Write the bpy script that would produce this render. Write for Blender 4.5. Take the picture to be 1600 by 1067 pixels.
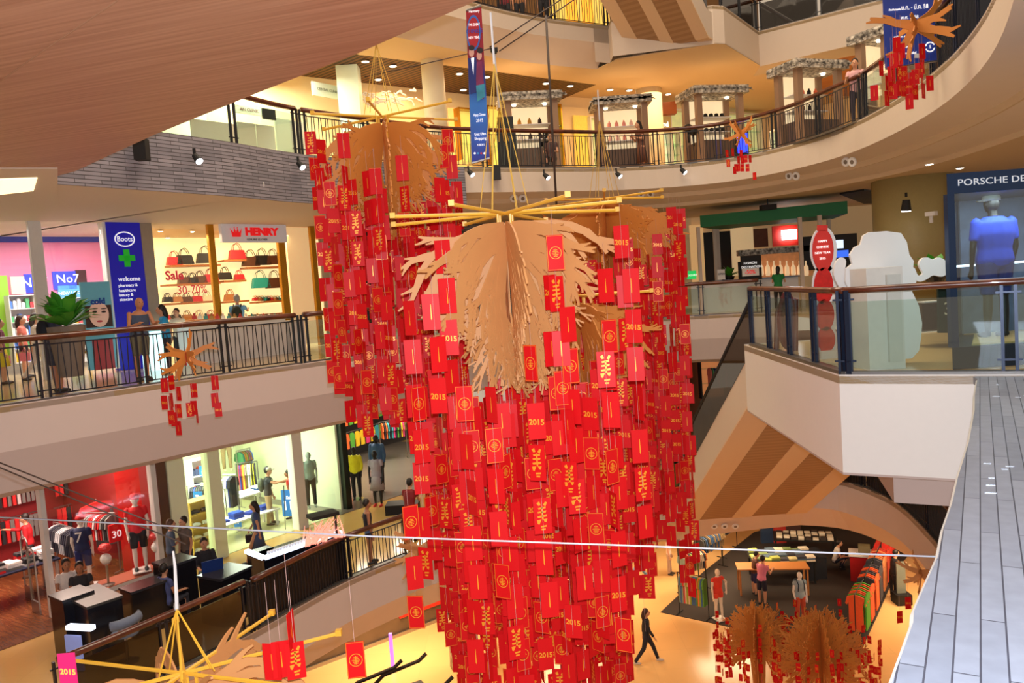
import bpy, bmesh, math, random
import numpy as np
from mathutils import Vector, Matrix, Euler
for _o in list(bpy.data.objects): bpy.data.objects.remove(_o)
SC = bpy.context.scene
COL = SC.collection
# ------------------------------------------------------------------ camera
FPX = 1226.0
RHO, TH = math.atan(.071), math.atan(85/FPX)
EYE = Vector((0, 0, 1.45))
cF = Vector((0, math.cos(TH), -math.sin(TH)))
cU = Vector((0, math.sin(TH), math.cos(TH)))
cX = Vector((1, 0, 0))
cR = math.cos(RHO)*cX - math.sin(RHO)*cU
cV = math.sin(RHO)*cX + math.cos(RHO)*cU
cam = bpy.data.cameras.new('camera')
cam.sensor_fit = 'HORIZONTAL'; cam.sensor_width = 36; cam.lens = 36*FPX/1600
cam.clip_end = 300
camo = bpy.data.objects.new('camera', cam); COL.objects.link(camo)
m_ = Matrix.Identity(4)
for i in range(3):
    m_[i][0] = cR[i]; m_[i][1] = cV[i]; m_[i][2] = -cF[i]; m_[i][3] = EYE[i]
camo.matrix_world = m_
SC.camera = camo
# ------------------------------------------------------------------ exposure, world, lights
SC.view_settings.view_transform = 'Standard'
SC.view_settings.look = 'None'
SC.view_settings.exposure = 0.0
SC.view_settings.gamma = 1.0
SC.view_settings.use_curve_mapping = False
W = bpy.data.worlds.new('world'); SC.world = W; W.use_nodes = True
W.node_tree.nodes['Background'].inputs[0].default_value = (1.0, .77, .56, 1)
W.node_tree.nodes['Background'].inputs[1].default_value = .56
def light(kind, name, loc, power, color=(1, .85, .65), size=1.0, size_y=None, aim=None, radius=.05, spot=1.2, blend=.5):
    l = bpy.data.lights.new(name, kind); l.energy = power; l.color = color
    o = bpy.data.objects.new(name, l); COL.objects.link(o); o.location = loc
    if kind == 'AREA':
        l.size = size
        if size_y: l.shape = 'RECTANGLE'; l.size_y = size_y
    else:
        l.shadow_soft_size = radius
    if kind == 'SPOT': l.spot_size = spot; l.spot_blend = blend
    if aim is not None:
        o.rotation_euler = (Vector(aim)-Vector(loc)).to_track_quat('-Z', 'Y').to_euler()
    return o
WARM = (1, .66, .34); NEUT = (1, .86, .68); COOL = (.82, .9, 1)
# the photographer's flash, daylight-white, just above the lens
light('SPOT', 'camera_flash', (.03, 0, 1.58), 2750, COOL, radius=.03, spot=2.0, blend=.6, aim=(.35, 8, 1.0))
# atrium roof lamps, far above the top of the picture
light('AREA', 'atrium_roof_lamp', (1, 16, 17), 3000, (1, .8, .58), 12, 12, aim=(1, 16, 0))
# lamps under the floors, over each walkway
light('AREA', 'walkway_lamp', (8, 30, 8.6), 420, WARM, 9, 3, aim=(8, 30, 0))
light('AREA', 'walkway_lamp', (-1, 27.5, 8.6), 260, WARM, 6, 2, aim=(-1, 27.5, 0))
for x_, y_, p_ in ((-4.5, 24.5, 420), (1.5, 28.5, 420), (7.5, 29.5, 330), (13.5, 25, 330), (13, 17, 300), (-9, 19, 200)):
    light('AREA', 'ground_hall_lamp', (x_, y_, -7.05), p_*.8, (1, .74, .46), 2.5, 2.5, aim=(x_, y_, -11))

# ------------------------------------------------------------------ pixel -> place helpers (each gives one fixed point in the hall)
def ray(px, py): return cF + cR*((px-800)/FPX) + cV*((533.5-py)/FPX)
def PZ(px, py, z):
    r = ray(px, py); return EYE + r*((z-EYE.z)/r.z)
def PY(px, py, y):
    r = ray(px, py); return EYE + r*(y/r.y)
def PD(px, py, pl):
    """point on the vertical plane pl = (x0, y0, dx, dy, offset_to_the_back)"""
    x0, y0, dx, dy, off = pl
    l = math.hypot(dx, dy); nx, ny = -dy/l, dx/l
    if nx*(x0)+ny*(y0) < 0: nx, ny = -nx, -ny
    r = ray(px, py)
    t = ((x0+nx*off)*nx+(y0+ny*off)*ny)/(r.x*nx+r.y*ny)
    return EYE + r*t
# ------------------------------------------------------------------ materials
MATS = {}
def mat(name, col, rough=.6, metal=0, emit=0, noise=.06, scale=12, ecol=None, alpha=None, coat=0, spec=None, trans=0):
    if name in MATS: return MATS[name]
    m = bpy.data.materials.new(name); m.use_nodes = True; MATS[name] = m
    nt = m.node_tree; b = nt.nodes['Principled BSDF']
    b.inputs['Roughness'].default_value = rough; b.inputs['Metallic'].default_value = metal
    if coat: b.inputs['Coat Weight'].default_value = coat; b.inputs['Coat Roughness'].default_value = .08
    if spec is not None: b.inputs['Specular IOR Level'].default_value = spec
    if trans: b.inputs['Transmission Weight'].default_value = trans
    if noise:
        tc = nt.nodes.new('ShaderNodeTexCoord'); nz = nt.nodes.new('ShaderNodeTexNoise')
        nz.inputs['Scale'].default_value = scale; nz.inputs['Detail'].default_value = 3
        mx = nt.nodes.new('ShaderNodeMix'); mx.data_type = 'RGBA'
        mx.inputs[6].default_value = tuple(max(0, c*(1-noise)) for c in col)+(1,)
        mx.inputs[7].default_value = tuple(min(1, c*(1+noise)) for c in col)+(1,)
        nt.links.new(tc.outputs['Object'], nz.inputs['Vector'])
        nt.links.new(nz.outputs['Fac'], mx.inputs[0]); nt.links.new(mx.outputs[2], b.inputs['Base Color'])
    else:
        b.inputs['Base Color'].default_value = tuple(col)+(1,)
    if emit:
        b.inputs['Emission Color'].default_value = tuple(ecol or col)+(1,)
        b.inputs['Emission Strength'].default_value = emit
    if alpha is not None: b.inputs['Alpha'].default_value = alpha
    return m
def lin(r, g, b):
    f = lambda c: (c/255/12.92) if c/255 <= .04045 else ((c/255+.055)/1.055)**2.4
    return (f(r), f(g), f(b))
def glass(name, tint=(.85, .95, .93), fac=.1):
    if name in MATS: return MATS[name]
    m = bpy.data.materials.new(name); m.use_nodes = True; MATS[name] = m
    nt = m.node_tree; nt.nodes.clear()
    o = nt.nodes.new('ShaderNodeOutputMaterial'); t = nt.nodes.new('ShaderNodeBsdfTransparent')
    g = nt.nodes.new('ShaderNodeBsdfGlossy'); mx = nt.nodes.new('ShaderNodeMixShader')
    fr = nt.nodes.new('ShaderNodeFresnel'); ad = nt.nodes.new('ShaderNodeMath'); ad.operation = 'ADD'; ad.inputs[1].default_value = fac
    t.inputs[0].default_value = tuple(tint)+(1,); g.inputs[0].default_value = (1, 1, 1, 1); g.inputs['Roughness'].default_value = .03
    fr.inputs[0].default_value = 1.3
    mn = nt.nodes.new('ShaderNodeMath'); mn.operation = 'MINIMUM'; mn.inputs[1].default_value = .16+fac
    nt.links.new(fr.outputs[0], ad.inputs[0]); nt.links.new(ad.outputs[0], mn.inputs[0]); nt.links.new(mn.outputs[0], mx.inputs[0])
    nt.links.new(t.outputs[0], mx.inputs[1]); nt.links.new(g.outputs[0], mx.inputs[2]); nt.links.new(mx.outputs[0], o.inputs[0])
    return m
def striped(name, c1, c2, freq, ang=0, rough=.5, axis='X', width=.5, noise=0, sz=(1, 1, 1), metal=0, bump=0):
    """planks/slats: two colours alternating along one object-space direction"""
    if name in MATS: return MATS[name]
    m = bpy.data.materials.new(name); m.use_nodes = True; MATS[name] = m
    nt = m.node_tree; b = nt.nodes['Principled BSDF']; b.inputs['Roughness'].default_value = rough; b.inputs['Metallic'].default_value = metal
    tc = nt.nodes.new('ShaderNodeTexCoord'); mp = nt.nodes.new('ShaderNodeMapping'); mp.inputs['Rotation'].default_value = (0, 0, ang)
    sp = nt.nodes.new('ShaderNodeSeparateXYZ'); mu = nt.nodes.new('ShaderNodeMath'); mu.operation = 'MULTIPLY'; mu.inputs[1].default_value = freq
    fr = nt.nodes.new('ShaderNodeMath'); fr.operation = 'FRACT'; gt = nt.nodes.new('ShaderNodeMath'); gt.operation = 'GREATER_THAN'; gt.inputs[1].default_value = width
    mx = nt.nodes.new('ShaderNodeMix'); mx.data_type = 'RGBA'
    mx.inputs[6].default_value = tuple(c1)+(1,); mx.inputs[7].default_value = tuple(c2)+(1,)
    nt.links.new(tc.outputs['Object'], mp.inputs[0]); nt.links.new(mp.outputs[0], sp.inputs[0]); nt.links.new(sp.outputs[axis], mu.inputs[0])
    nt.links.new(mu.outputs[0], fr.inputs[0]); nt.links.new(fr.outputs[0], gt.inputs[0]); nt.links.new(gt.outputs[0], mx.inputs[0])
    nt.links.new(mx.outputs[2], b.inputs['Base Color'])
    return m
def grain(name, c1, c2, sc=(1, 20, 1), ang=0, rough=.5, s=3, c3=None, coat=0):
    """long-grained wood or stone strips"""
    if name in MATS: return MATS[name]
    m = bpy.data.materials.new(name); m.use_nodes = True; MATS[name] = m
    nt = m.node_tree; b = nt.nodes['Principled BSDF']; b.inputs['Roughness'].default_value = rough
    if coat: b.inputs['Coat Weight'].default_value = coat
    tc = nt.nodes.new('ShaderNodeTexCoord'); mp = nt.nodes.new('ShaderNodeMapping'); mp.inputs['Rotation'].default_value = (0, 0, ang)
    m2 = nt.nodes.new('ShaderNodeMapping'); m2.inputs['Scale'].default_value = sc
    nz = nt.nodes.new('ShaderNodeTexNoise'); nz.inputs['Scale'].default_value = s; nz.inputs['Detail'].default_value = 4
    cr = nt.nodes.new('ShaderNodeValToRGB'); cr.color_ramp.elements[0].position = .35; cr.color_ramp.elements[1].position = .65
    cr.color_ramp.elements[0].color = tuple(c1)+(1,); cr.color_ramp.elements[1].color = tuple(c2)+(1,)
    nt.links.new(tc.outputs['Object'], mp.inputs[0]); nt.links.new(mp.outputs[0], m2.inputs[0]); nt.links.new(m2.outputs[0], nz.inputs['Vector'])
    nt.links.new(nz.outputs['Fac'], cr.inputs[0]); nt.links.new(cr.outputs[0], b.inputs['Base Color'])
    return m
# ------------------------------------------------------------------ mesh builder
class MB:
    def __init__(s): s.v = []; s.f = []; s.m = []; s.cur = 0
    def mi(s, i): s.cur = i; return s
    def add(s, vs, fs):
        n = len(s.v); s.v += [tuple(v) for v in vs]
        for f in fs: s.f.append(tuple(i+n for i in f)); s.m.append(s.cur)
        return s
    def box(s, c, size, rot=None):
        x, y, z = [d/2 for d in size]
        vs = [Vector(((i & 1 and x or -x), (i & 2 and y or -y), (i & 4 and z or -z))) for i in range(8)]
        vs = [Vector((x*(1 if i & 1 else -1), y*(1 if i & 2 else -1), z*(1 if i & 4 else -1))) for i in range(8)]
        if rot is not None:
            R = rot if isinstance(rot, Matrix) else Euler(rot).to_matrix()
            vs = [R @ v for v in vs]
        vs = [v+Vector(c) for v in vs]
        return s.add(vs, [(0, 2, 3, 1), (4, 5, 7, 6), (0, 1, 5, 4), (2, 6, 7, 3), (0, 4, 6, 2), (1, 3, 7, 5)])
    def span(s, a, b):
        a = Vector(a); b = Vector(b); return s.box((a+b)/2, [abs(q) for q in (b-a)])
    def tube(s, pts, r, n=8, caps=True, flat=1.0):
        pts = [Vector(p) for p in pts]
        rs = r if isinstance(r, (list, tuple)) else [r]*len(pts)
        base = len(s.v); up = None; k = len(pts)
        vs = []
        for i, p in enumerate(pts):
            t = (pts[min(i+1, k-1)]-pts[max(i-1, 0)]).normalized()
            if up is None:
                a = Vector((0, 0, 1)) if abs(t.z) < .9 else Vector((1, 0, 0))
                up = (a-t*a.dot(t)).normalized()
            else:
                up = (up-t*up.dot(t)).normalized()
            sd = t.cross(up)
            for j in range(n):
                w = 2*math.pi*j/n
                vs.append(p+up*math.cos(w)*rs[i]*flat+sd*math.sin(w)*rs[i])
        fs = []
        for i in range(k-1):
            for j in range(n):
                a = i*n+j; b = i*n+(j+1) % n
                fs.append((a, b, b+n, a+n))
        if caps:
            fs.append(tuple(range(n-1, -1, -1))); fs.append(tuple((k-1)*n+j for j in range(n)))
        return s.add(vs, fs)
    def cyl(s, c, r, h, n=16, r2=None):
        c = Vector(c); return s.tube([c, c+Vector((0, 0, h))], [r, r if r2 is None else r2], n)
    def lathe(s, prof, c=(0, 0, 0), n=16, sy=1.0):
        vs = []; c = Vector(c)
        for r, z in prof:
            for j in range(n):
                w = 2*math.pi*j/n; vs.append(c+Vector((r*math.cos(w), r*math.sin(w)*sy, z)))
        fs = []
        for i in range(len(prof)-1):
            for j in range(n):
                a = i*n+j; b = i*n+(j+1) % n; fs.append((a, b, b+n, a+n))
        fs.append(tuple(range(n-1, -1, -1))); fs.append(tuple((len(prof)-1)*n+j for j in range(n)))
        return s.add(vs, fs)
    def ball(s, c, r, n=12, sc=(1, 1, 1)):
        k = max(4, n//2+1); c = Vector(c); vs = []
        for i in range(k+1):
            ph = math.pi*i/k
            for j in range(n):
                w = 2*math.pi*j/n
                vs.append(c+Vector((r*sc[0]*math.sin(ph)*math.cos(w), r*sc[1]*math.sin(ph)*math.sin(w), r*sc[2]*math.cos(ph))))
        fs = []
        for i in range(k):
            for j in range(n):
                a = i*n+j; b = i*n+(j+1) % n; fs.append((a, a+n, b+n, b))
        return s.add(vs, fs)
    def prism(s, poly, z0, z1):
        """vertical extrusion of a plan polygon"""
        n = len(poly); ar = sum(poly[i][0]*poly[(i+1) % n][1]-poly[(i+1) % n][0]*poly[i][1] for i in range(n))
        if ar < 0: poly = poly[::-1]
        vs = [(p[0], p[1], z0) for p in poly]+[(p[0], p[1], z1) for p in poly]
        fs = [tuple(range(n-1, -1, -1)), tuple(range(n, 2*n))]
        for i in range(n): j = (i+1) % n; fs.append((i, j, j+n, i+n))
        return s.add(vs, fs)
    def sheet(s, pts3, off):
        """planar polygon of 3-D points thickened by the vector off"""
        n = len(pts3); off = Vector(off)
        vs = [Vector(p) for p in pts3]; vs += [p+off for p in vs]
        fs = [tuple(range(n-1, -1, -1)), tuple(range(n, 2*n))]
        for i in range(n): j = (i+1) % n; fs.append((i, j, j+n, i+n))
        return s.add(vs, fs)
    def quad(s, a, b, c, d): return s.add([a, b, c, d], [(0, 1, 2, 3)])
    def wall(s, a, b, z0, z1, t=.12):
        """upright slab between two plan points"""
        a = Vector((a[0], a[1], 0)); b = Vector((b[0], b[1], 0)); d = (b-a).normalized(); n = Vector((-d.y, d.x, 0))*t/2
        return s.prism([(a-n)[:2], (b-n)[:2], (b+n)[:2], (a+n)[:2]], z0, z1)
    def obj(s, name, mats, parent=None, smooth=False, loc=None):
        me = bpy.data.meshes.new(name); me.from_pydata(s.v, [], s.f)
        if not isinstance(mats, (list, tuple)): mats = [mats]
        for m in mats: me.materials.append(m)
        me.polygons.foreach_set('material_index', s.m)
        if smooth: me.polygons.foreach_set('use_smooth', [True]*len(s.f))
        me.update()
        bm = bmesh.new(); bm.from_mesh(me); bmesh.ops.recalc_face_normals(bm, faces=bm.faces); bm.to_mesh(me); bm.free()
        o = bpy.data.objects.new(name, me); COL.objects.link(o)
        if parent: o.parent = parent
        if loc is not None: o.location = loc
        return o
def tag(o, label=None, cat=None, group=None, kind=None):
    if label: o['label'] = label
    if cat: o['category'] = cat
    if group: o['group'] = group
    if kind: o['kind'] = kind
    return o
def thing(name, label, cat, loc=(0, 0, 0), rz=0, group=None):
    o = bpy.data.objects.new(name, None); COL.objects.link(o); o.location = loc; o.rotation_euler = (0, 0, rz)
    o.empty_display_size = .1
    return tag(o, label, cat, group)
def struct(name, mb, m, parent=None, smooth=False):
    o = mb.obj(name, m, parent, smooth); o['kind'] = 'structure'; return o
def dup(root, loc=None, rz=None, label=None, group=None, scale=None):
    def cp(o, par):
        c = o.copy(); COL.objects.link(c)
        if par is not None: c.parent = par
        for ch in o.children: cp(ch, c)
        return c
    r = cp(root, None)
    if loc is not None: r.location = loc
    if rz is not None: r.rotation_euler = (0, 0, rz)
    if label: r['label'] = label
    if group: r['group'] = group
    if scale: r.scale = (scale,)*3 if not isinstance(scale, tuple) else scale
    return r
def offset(pts, d):
    """plan polyline shifted to its left by d (to its right if negative)"""
    out = []; n = len(pts)
    for i in range(n):
        a = Vector(pts[max(i-1, 0)]); b = Vector(pts[min(i+1, n-1)]); t = (b-a).normalized()
        out.append((pts[i][0]-t.y*d, pts[i][1]+t.x*d))
    return out
def smooth(pts, k=6):
    """Catmull-Rom through plan points"""
    P = [Vector(p) for p in pts]; P = [P[0]*2-P[1]]+P+[P[-1]*2-P[-2]]; out = []
    for i in range(1, len(P)-2):
        for j in range(k):
            t = j/k
            q = .5*((2*P[i])+(P[i+1]-P[i-1])*t+(2*P[i-1]-5*P[i]+4*P[i+1]-P[i+2])*t*t+(3*P[i]-P[i-1]-3*P[i+1]+P[i+2])*t**3)
            out.append(tuple(q))
    out.append(tuple(P[-2])); return out
def loft(mb, curves):
    """curves: lists of 3-D points of one length"""
    n = len(curves[0]); vs = [p for c in curves for p in c]; fs = []
    for i in range(len(curves)-1):
        for j in range(n-1): a = i*n+j; fs.append((a, a+1, a+1+n, a+n))
    return mb.add(vs, fs)
def text(s, name, size, loc, right, up, m, parent=None, ext=.004, align='CENTER', sx=1.0, bold=0):
    """lettering standing in the plane spanned by right and up"""
    cu = bpy.data.curves.new(name, 'FONT'); cu.body = s; cu.size = size; cu.align_x = align; cu.align_y = 'CENTER'; cu.extrude = ext; cu.offset = bold
    cu.resolution_u = 3
    o = bpy.data.objects.new('tmp', cu); COL.objects.link(o)
    dg = bpy.context.evaluated_depsgraph_get(); me = bpy.data.meshes.new_from_object(o.evaluated_get(dg))
    bpy.data.objects.remove(o); me.name = name
    me.materials.clear(); me.materials.append(m)
    R = Vector(right).normalized(); U = Vector(up).normalized(); N = R.cross(U)
    M = Matrix((R*sx, U, N)).transposed().to_4x4(); M.translation = Vector(loc)
    me.transform(M)
    if parent is not None:
        me.transform(parent.matrix_basis.inverted())
    t = bpy.data.objects.new(name, me); COL.objects.link(t)
    if parent is not None: t.parent = parent
    return t
rnd = random.Random(7)
_CN = [('black', (24, 24, 28)), ('charcoal', (60, 60, 66)), ('grey', (120, 118, 116)), ('light grey', (170, 168, 168)), ('white', (232, 228, 222)), ('cream', (222, 206, 172)), ('tan', (184, 140, 84)), ('brown', (96, 56, 34)),
       ('dark red', (140, 20, 26)), ('red', (206, 30, 34)), ('coral', (228, 96, 84)), ('orange', (236, 112, 44)), ('yellow', (232, 204, 60)), ('lime green', (150, 172, 62)), ('green', (80, 160, 60)), ('dark green', (40, 80, 50)),
       ('teal', (50, 155, 150)), ('navy', (26, 38, 80)), ('dark blue', (36, 66, 130)), ('blue', (40, 84, 184)), ('light blue', (96, 150, 210)), ('slate blue', (84, 110, 150)), ('pink', (234, 120, 150)), ('bright pink', (234, 60, 130)), ('mauve', (150, 70, 90)), ('khaki', (150, 140, 96)), ('sage green', (122, 142, 110))]
def cname(c):
    f = lambda v: 255*((v*12.92) if v <= .0031308 else 1.055*v**(1/2.4)-.055)
    r = [f(v) for v in c]; return min(_CN, key=lambda q: sum((a-b)**2 for a, b in zip(q[1], r)))[0]
ORD = 'first second third fourth fifth sixth seventh eighth ninth tenth eleventh twelfth thirteenth fourteenth fifteenth sixteenth seventeenth eighteenth nineteenth twentieth twenty-first twenty-second twenty-third twenty-fourth'.split()
# ------------------------------------------------------------------ shared materials
M_CREAM = mat('painted_plaster', lin(214, 198, 182), .7, noise=.02)
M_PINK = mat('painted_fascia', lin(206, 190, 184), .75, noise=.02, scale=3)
M_WHITE = mat('white_paint', lin(228, 224, 220), .6, noise=.02)
M_SHADE = mat('warm_ceiling_paint', lin(222, 196, 160), .7, noise=.02)
M_HAND = grain('brown_handrail_wood', lin(70, 30, 18), lin(104, 48, 28), (1, 1, 1), 0, .3, 4, coat=.4)
M_BLACK = mat('black_painted_steel', lin(22, 24, 34), .4, noise=.1)
M_DARK = mat('near_black_panel', lin(14, 14, 18), .35, noise=.1)
M_GLASS = glass('clear_glass', (.86, .94, .92), .05)
M_SHOP = glass('shop_glass', (.95, .97, .96), .02)
M_DGLASS = glass('dark_glass', (.28, .27, .26), .04)
M_EDGE = mat('steel_edge_strip', lin(110, 106, 104), .35, .6, noise=.1)
M_GOLD = mat('gold_frame', lin(196, 142, 40), .25, .8, noise=.1)
M_CHROME = mat('brushed_steel', lin(170, 168, 166), .3, .9, noise=.08)
M_LAMP = mat('downlight_lens', (1, .93, .8), .5, emit=14, ecol=(1, .86, .62), noise=0)
M_LAMPW = mat('white_lamp_lens', (1, 1, 1), .5, emit=10, ecol=(.95, .97, 1), noise=0)
M_BLK = mat('matte_black', lin(16, 16, 18), .6)
# ------------------------------------------------------------------ floors
Z1, Z2, Z3, Z4, Z5 = -10.3, -5.2, 0.0, 5.0, 10.0
def stone_floor(name, c, rough=.12, tile=.8, seam=.9):
    if name in MATS: return MATS[name]
    m = bpy.data.materials.new(name); m.use_nodes = True; MATS[name] = m; nt = m.node_tree; b = nt.nodes['Principled BSDF']
    tc = nt.nodes.new('ShaderNodeTexCoord'); br = nt.nodes.new('ShaderNodeTexBrick'); br.offset = 0; br.inputs['Scale'].default_value = 1/tile
    br.inputs['Brick Width'].default_value = 1; br.inputs['Row Height'].default_value = 1; br.inputs['Mortar Size'].default_value = .006
    br.inputs['Color1'].default_value = tuple(c)+(1,); br.inputs['Color2'].default_value = tuple(q*.95 for q in c)+(1,)
    br.inputs['Mortar'].default_value = tuple(q*seam for q in c)+(1,)
    nt.links.new(tc.outputs['Object'], br.inputs['Vector']); nt.links.new(br.outputs['Color'], b.inputs['Base Color'])
    b.inputs['Roughness'].default_value = rough
    return m
M_F1 = stone_floor('ground_polished_stone', lin(236, 190, 126), .2, 1.2)
M_F2 = stone_floor('cream_polished_stone', lin(222, 180, 110), .12, .8)
M_F3 = stone_floor('beige_floor_stone', lin(208, 178, 128), .15, .8)
M_FGREY = stone_floor('grey_shop_tile', lin(120, 112, 104), .25, .6)
M_FWOOD = grain('brown_shop_floor', lin(92, 52, 28), lin(122, 74, 42), (1, 6, 1), .6, .25, 3)
struct('floor', MB().span((-22, 3, Z1-.3), (26, 46, Z1)), M_F1)

E2 = smooth([(-8.3, 11.6), (-7.6, 12.6), (-6.9, 13.6), (-5.7, 15.5), (-4.2, 18.2), (-2.1, 20.4), (.8, 22.2), (3.9, 23.6), (5.2, 23.9)], 4)
E2R = smooth([(8.9, 24.4), (9.7, 23.8), (10.1, 22.4), (10.15, 21), (9.9, 19.5), (9.4, 17.4), (8.6, 14.5), (7.6, 11.6), (6.6, 9)], 4)
E3 = smooth([(-9.9, 12.4), (-8.9, 13.55), (-7.3, 15.55), (-5.7, 17.4), (-3.8, 19.5), (-1.7, 22.6), (1.8, 25.6), (4.2, 26.9), (5.9, 27.0), (7.5, 26.4), (8.9, 25.4)], 4)
E4 = smooth([(-13.5, 5.5), (-9.6, 11.6), (-7.7, 14.6), (-6.0, 17.2), (-4.7, 19.6), (-1.9, 22.6), (-.5, 23.5), (1.8, 24.6), (4.5, 25.6), (7.1, 25.3), (8.6, 23.2), (9.15, 20.4), (8.7, 16.2), (7.6, 12.5), (6.0, 9.2), (4.6, 7.2)], 5)
def slab(name, edge, outer, z1, z0, m): return struct(name, MB().prism(list(edge)+list(outer), z0, z1), m)
# level two
slab('floor', E2+[(8.9, 24.4)]+E2R[1:], [(24, 9), (24, 45), (-22, 45), (-22, 11.6)], Z2, Z2-.12, M_F2)
def fascia(name, edge, prof, m, left=True):
    """prof: (distance behind the edge, height); the open strip follows the edge curve"""
    cs = []
    for d, z in prof:
        o = offset(edge, d if left else -d); cs.append([(p[0], p[1], z) for p in o])
    mb = MB(); loft(mb, cs); return struct(name, mb, m, smooth=False)
Efull2 = E2+[(6.2, 24.1), (7.6, 24.3)]+E2R
fascia('trim_1', Efull2, [(0, Z2+.02), (0, -6.15)], M_PINK)
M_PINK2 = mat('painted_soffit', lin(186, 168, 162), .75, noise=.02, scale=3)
fascia('ceiling', Efull2, [(0, -6.15), (.55, -6.9), (.9, -6.95)], mat('warm_lower_ring', lin(222, 198, 178), .7, noise=.02, scale=3))
fascia('ceiling', Efull2, [(.9, -6.95), (14, -6.95)], M_SHADE)
# level three
L3poly = E3+[(8.95, 15.2), (4.5, 15.2), (4.2, 10.1), (5.5, 9.3), (7.2, 8.3), (24, 7), (24, 45), (-22, 45), (-22, 12.4)]
slab('floor', [], L3poly, Z3, Z3-.1, M_F3)
fascia('trim_2', E3, [(0, .02), (0, -.78)], M_PINK)
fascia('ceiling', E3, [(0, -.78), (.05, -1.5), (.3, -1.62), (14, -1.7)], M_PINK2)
# platform at the head of the escalator
PLT = [(8.95, 15.2), (4.5, 15.2), (4.2, 10.1), (5.5, 9.3), (7.2, 8.3), (12, 6)]
mb = MB()
for a, b in zip(PLT[:-1], PLT[1:]): mb.quad((a[0], a[1], .02), (b[0], b[1], .02), (b[0], b[1], -1.27), (a[0], a[1], -1.27))
struct('trim_3', mb, M_WHITE)
mb = MB().prism([(8.95, 15.2), (4.5, 15.2), (4.2, 10.1), (5.5, 9.3), (7.2, 8.3), (12, 6), (12, 15.2)], -1.3, -1.27)
mb.prism([(4.9, 10.2), (5.7, 9.75), (7.6, 8.8), (12, 7), (12, 12.5), (5.6, 12.5)], -1.75, -1.3)
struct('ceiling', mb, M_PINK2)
# level four
slab('floor', E4, [(24, 7), (24, 45), (-22, 45), (-22, 11.6)], Z4, Z4-.1, M_F3)
i0 = 29   # where the grey stone ends on the far side
M_STONE = None
def stone_strips():
    m = bpy.data.materials.new('grey_split_stone'); m.use_nodes = True; nt = m.node_tree; b = nt.nodes['Principled BSDF']; b.inputs['Roughness'].default_value = .8
    tc = nt.nodes.new('ShaderNodeTexCoord'); sp = nt.nodes.new('ShaderNodeSeparateXYZ'); cb = nt.nodes.new('ShaderNodeCombineXYZ')
    ad = nt.nodes.new('ShaderNodeMath'); ad.operation = 'ADD'
    br = nt.nodes.new('ShaderNodeTexBrick'); br.offset = .37; br.inputs['Scale'].default_value = 1; br.inputs['Brick Width'].default_value = .7; br.inputs['Row Height'].default_value = .075
    br.inputs['Mortar Size'].default_value = .008; br.inputs['Bias'].default_value = -.1
    br.inputs['Color1'].default_value = lin(122, 118, 126)+(1,); br.inputs['Color2'].default_value = lin(152, 146, 154)+(1,); br.inputs['Mortar'].default_value = lin(70, 66, 68)+(1,)
    nt.links.new(tc.outputs['Object'], sp.inputs[0]); nt.links.new(sp.outputs['X'], ad.inputs[0]); nt.links.new(sp.outputs['Y'], ad.inputs[1])
    nt.links.new(ad.outputs[0], cb.inputs['X']); nt.links.new(sp.outputs['Z'], cb.inputs['Y']); nt.links.new(cb.outputs[0], br.inputs['Vector'])
    nt.links.new(br.outputs['Color'], b.inputs['Base Color'])
    bp = nt.nodes.new('ShaderNodeBump'); bp.inputs['Strength'].default_value = .6; bp.inputs['Distance'].default_value = .03
    nt.links.new(br.outputs['Fac'], bp.inputs['Height']); bp.invert = True; nt.links.new(bp.outputs[0], b.inputs['Normal'])
    return m
M_STONE = stone_strips()
fascia('wall_left', E4[:i0], [(-.06, Z4+.02), (-.06, 3.85), (0, 3.85)], M_STONE)
fascia('trim_4', E4[i0-1:], [(0, Z4+.02), (0, 4.3)], M_CREAM)
fascia('ceiling', E4[:i0], [(0, 3.85), (14, 3.85)], M_CREAM)
E4r = E4[i0-1:]
M_RING = mat('bounce_lit_plaster', lin(238, 220, 204), .7, noise=.02, scale=3)  # soffit colour lifted to stand in for bounce light from below
fascia('ceiling', E4r, [(0, 4.3), (1.0, 4.22)], M_RING)
fascia('trim_5', E4r, [(1.0, 4.22), (1.03, 4.08), (1.08, 4.08)], M_SHADE)
fascia('ceiling', E4r, [(1.08, 4.08), (2.2, 3.98)], M_RING)
fascia('trim_6', E4r, [(2.2, 3.98), (2.22, 3.86), (2.28, 3.86)], M_SHADE)
fascia('ceiling', E4r, [(2.28, 3.86), (6, 3.86), (9, 3.86)], M_SHADE)
struct('ceiling', MB().span((-20, 30, 3.87), (24, 45, 3.9)), M_SHADE)
struct('ceiling', MB().span((15, 9, 3.87), (24, 30.1, 3.9)), M_SHADE)
# wooden soffit over the near side of the hall
M_WOODC = grain('wood_plank_soffit', lin(166, 118, 92), lin(188, 140, 112), (.3, 14, 1), .28, .5, 1.6)
we = [PZ(-60, 318, 3.85), PZ(0, 300, 3.85), PZ(118, 267, 3.85), PZ(240, 211, 3.85), PZ(400, 146, 3.85), PZ(560, 83, 3.85), PZ(740, 3, 3.85), PZ(900, -70, 3.85)]
wp = [(p.x, p.y) for p in we]+[(1.5, -2), (-16, -2), (-16, 14.8)]
struct('ceiling', MB().prism(wp, 3.85, 4.95), M_WOODC)
mb = MB()
for k in range(5):
    o_ = offset([(p.x, p.y) for p in we], -2.3*(k+1))
    mb2 = [(a[0], a[1]) for a in o_]
    for a, b in zip(mb2[:-1], mb2[1:]): mb.wall(a, b, 3.843, 3.852, .012)
struct('trim_7', mb, mat('plank_seam', lin(170, 128, 100), .6))
cv = [PZ(-30, 279, 3.84), PZ(58, 276, 3.84), PZ(52, 296, 3.84), PZ(-30, 305, 3.84)]
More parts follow.
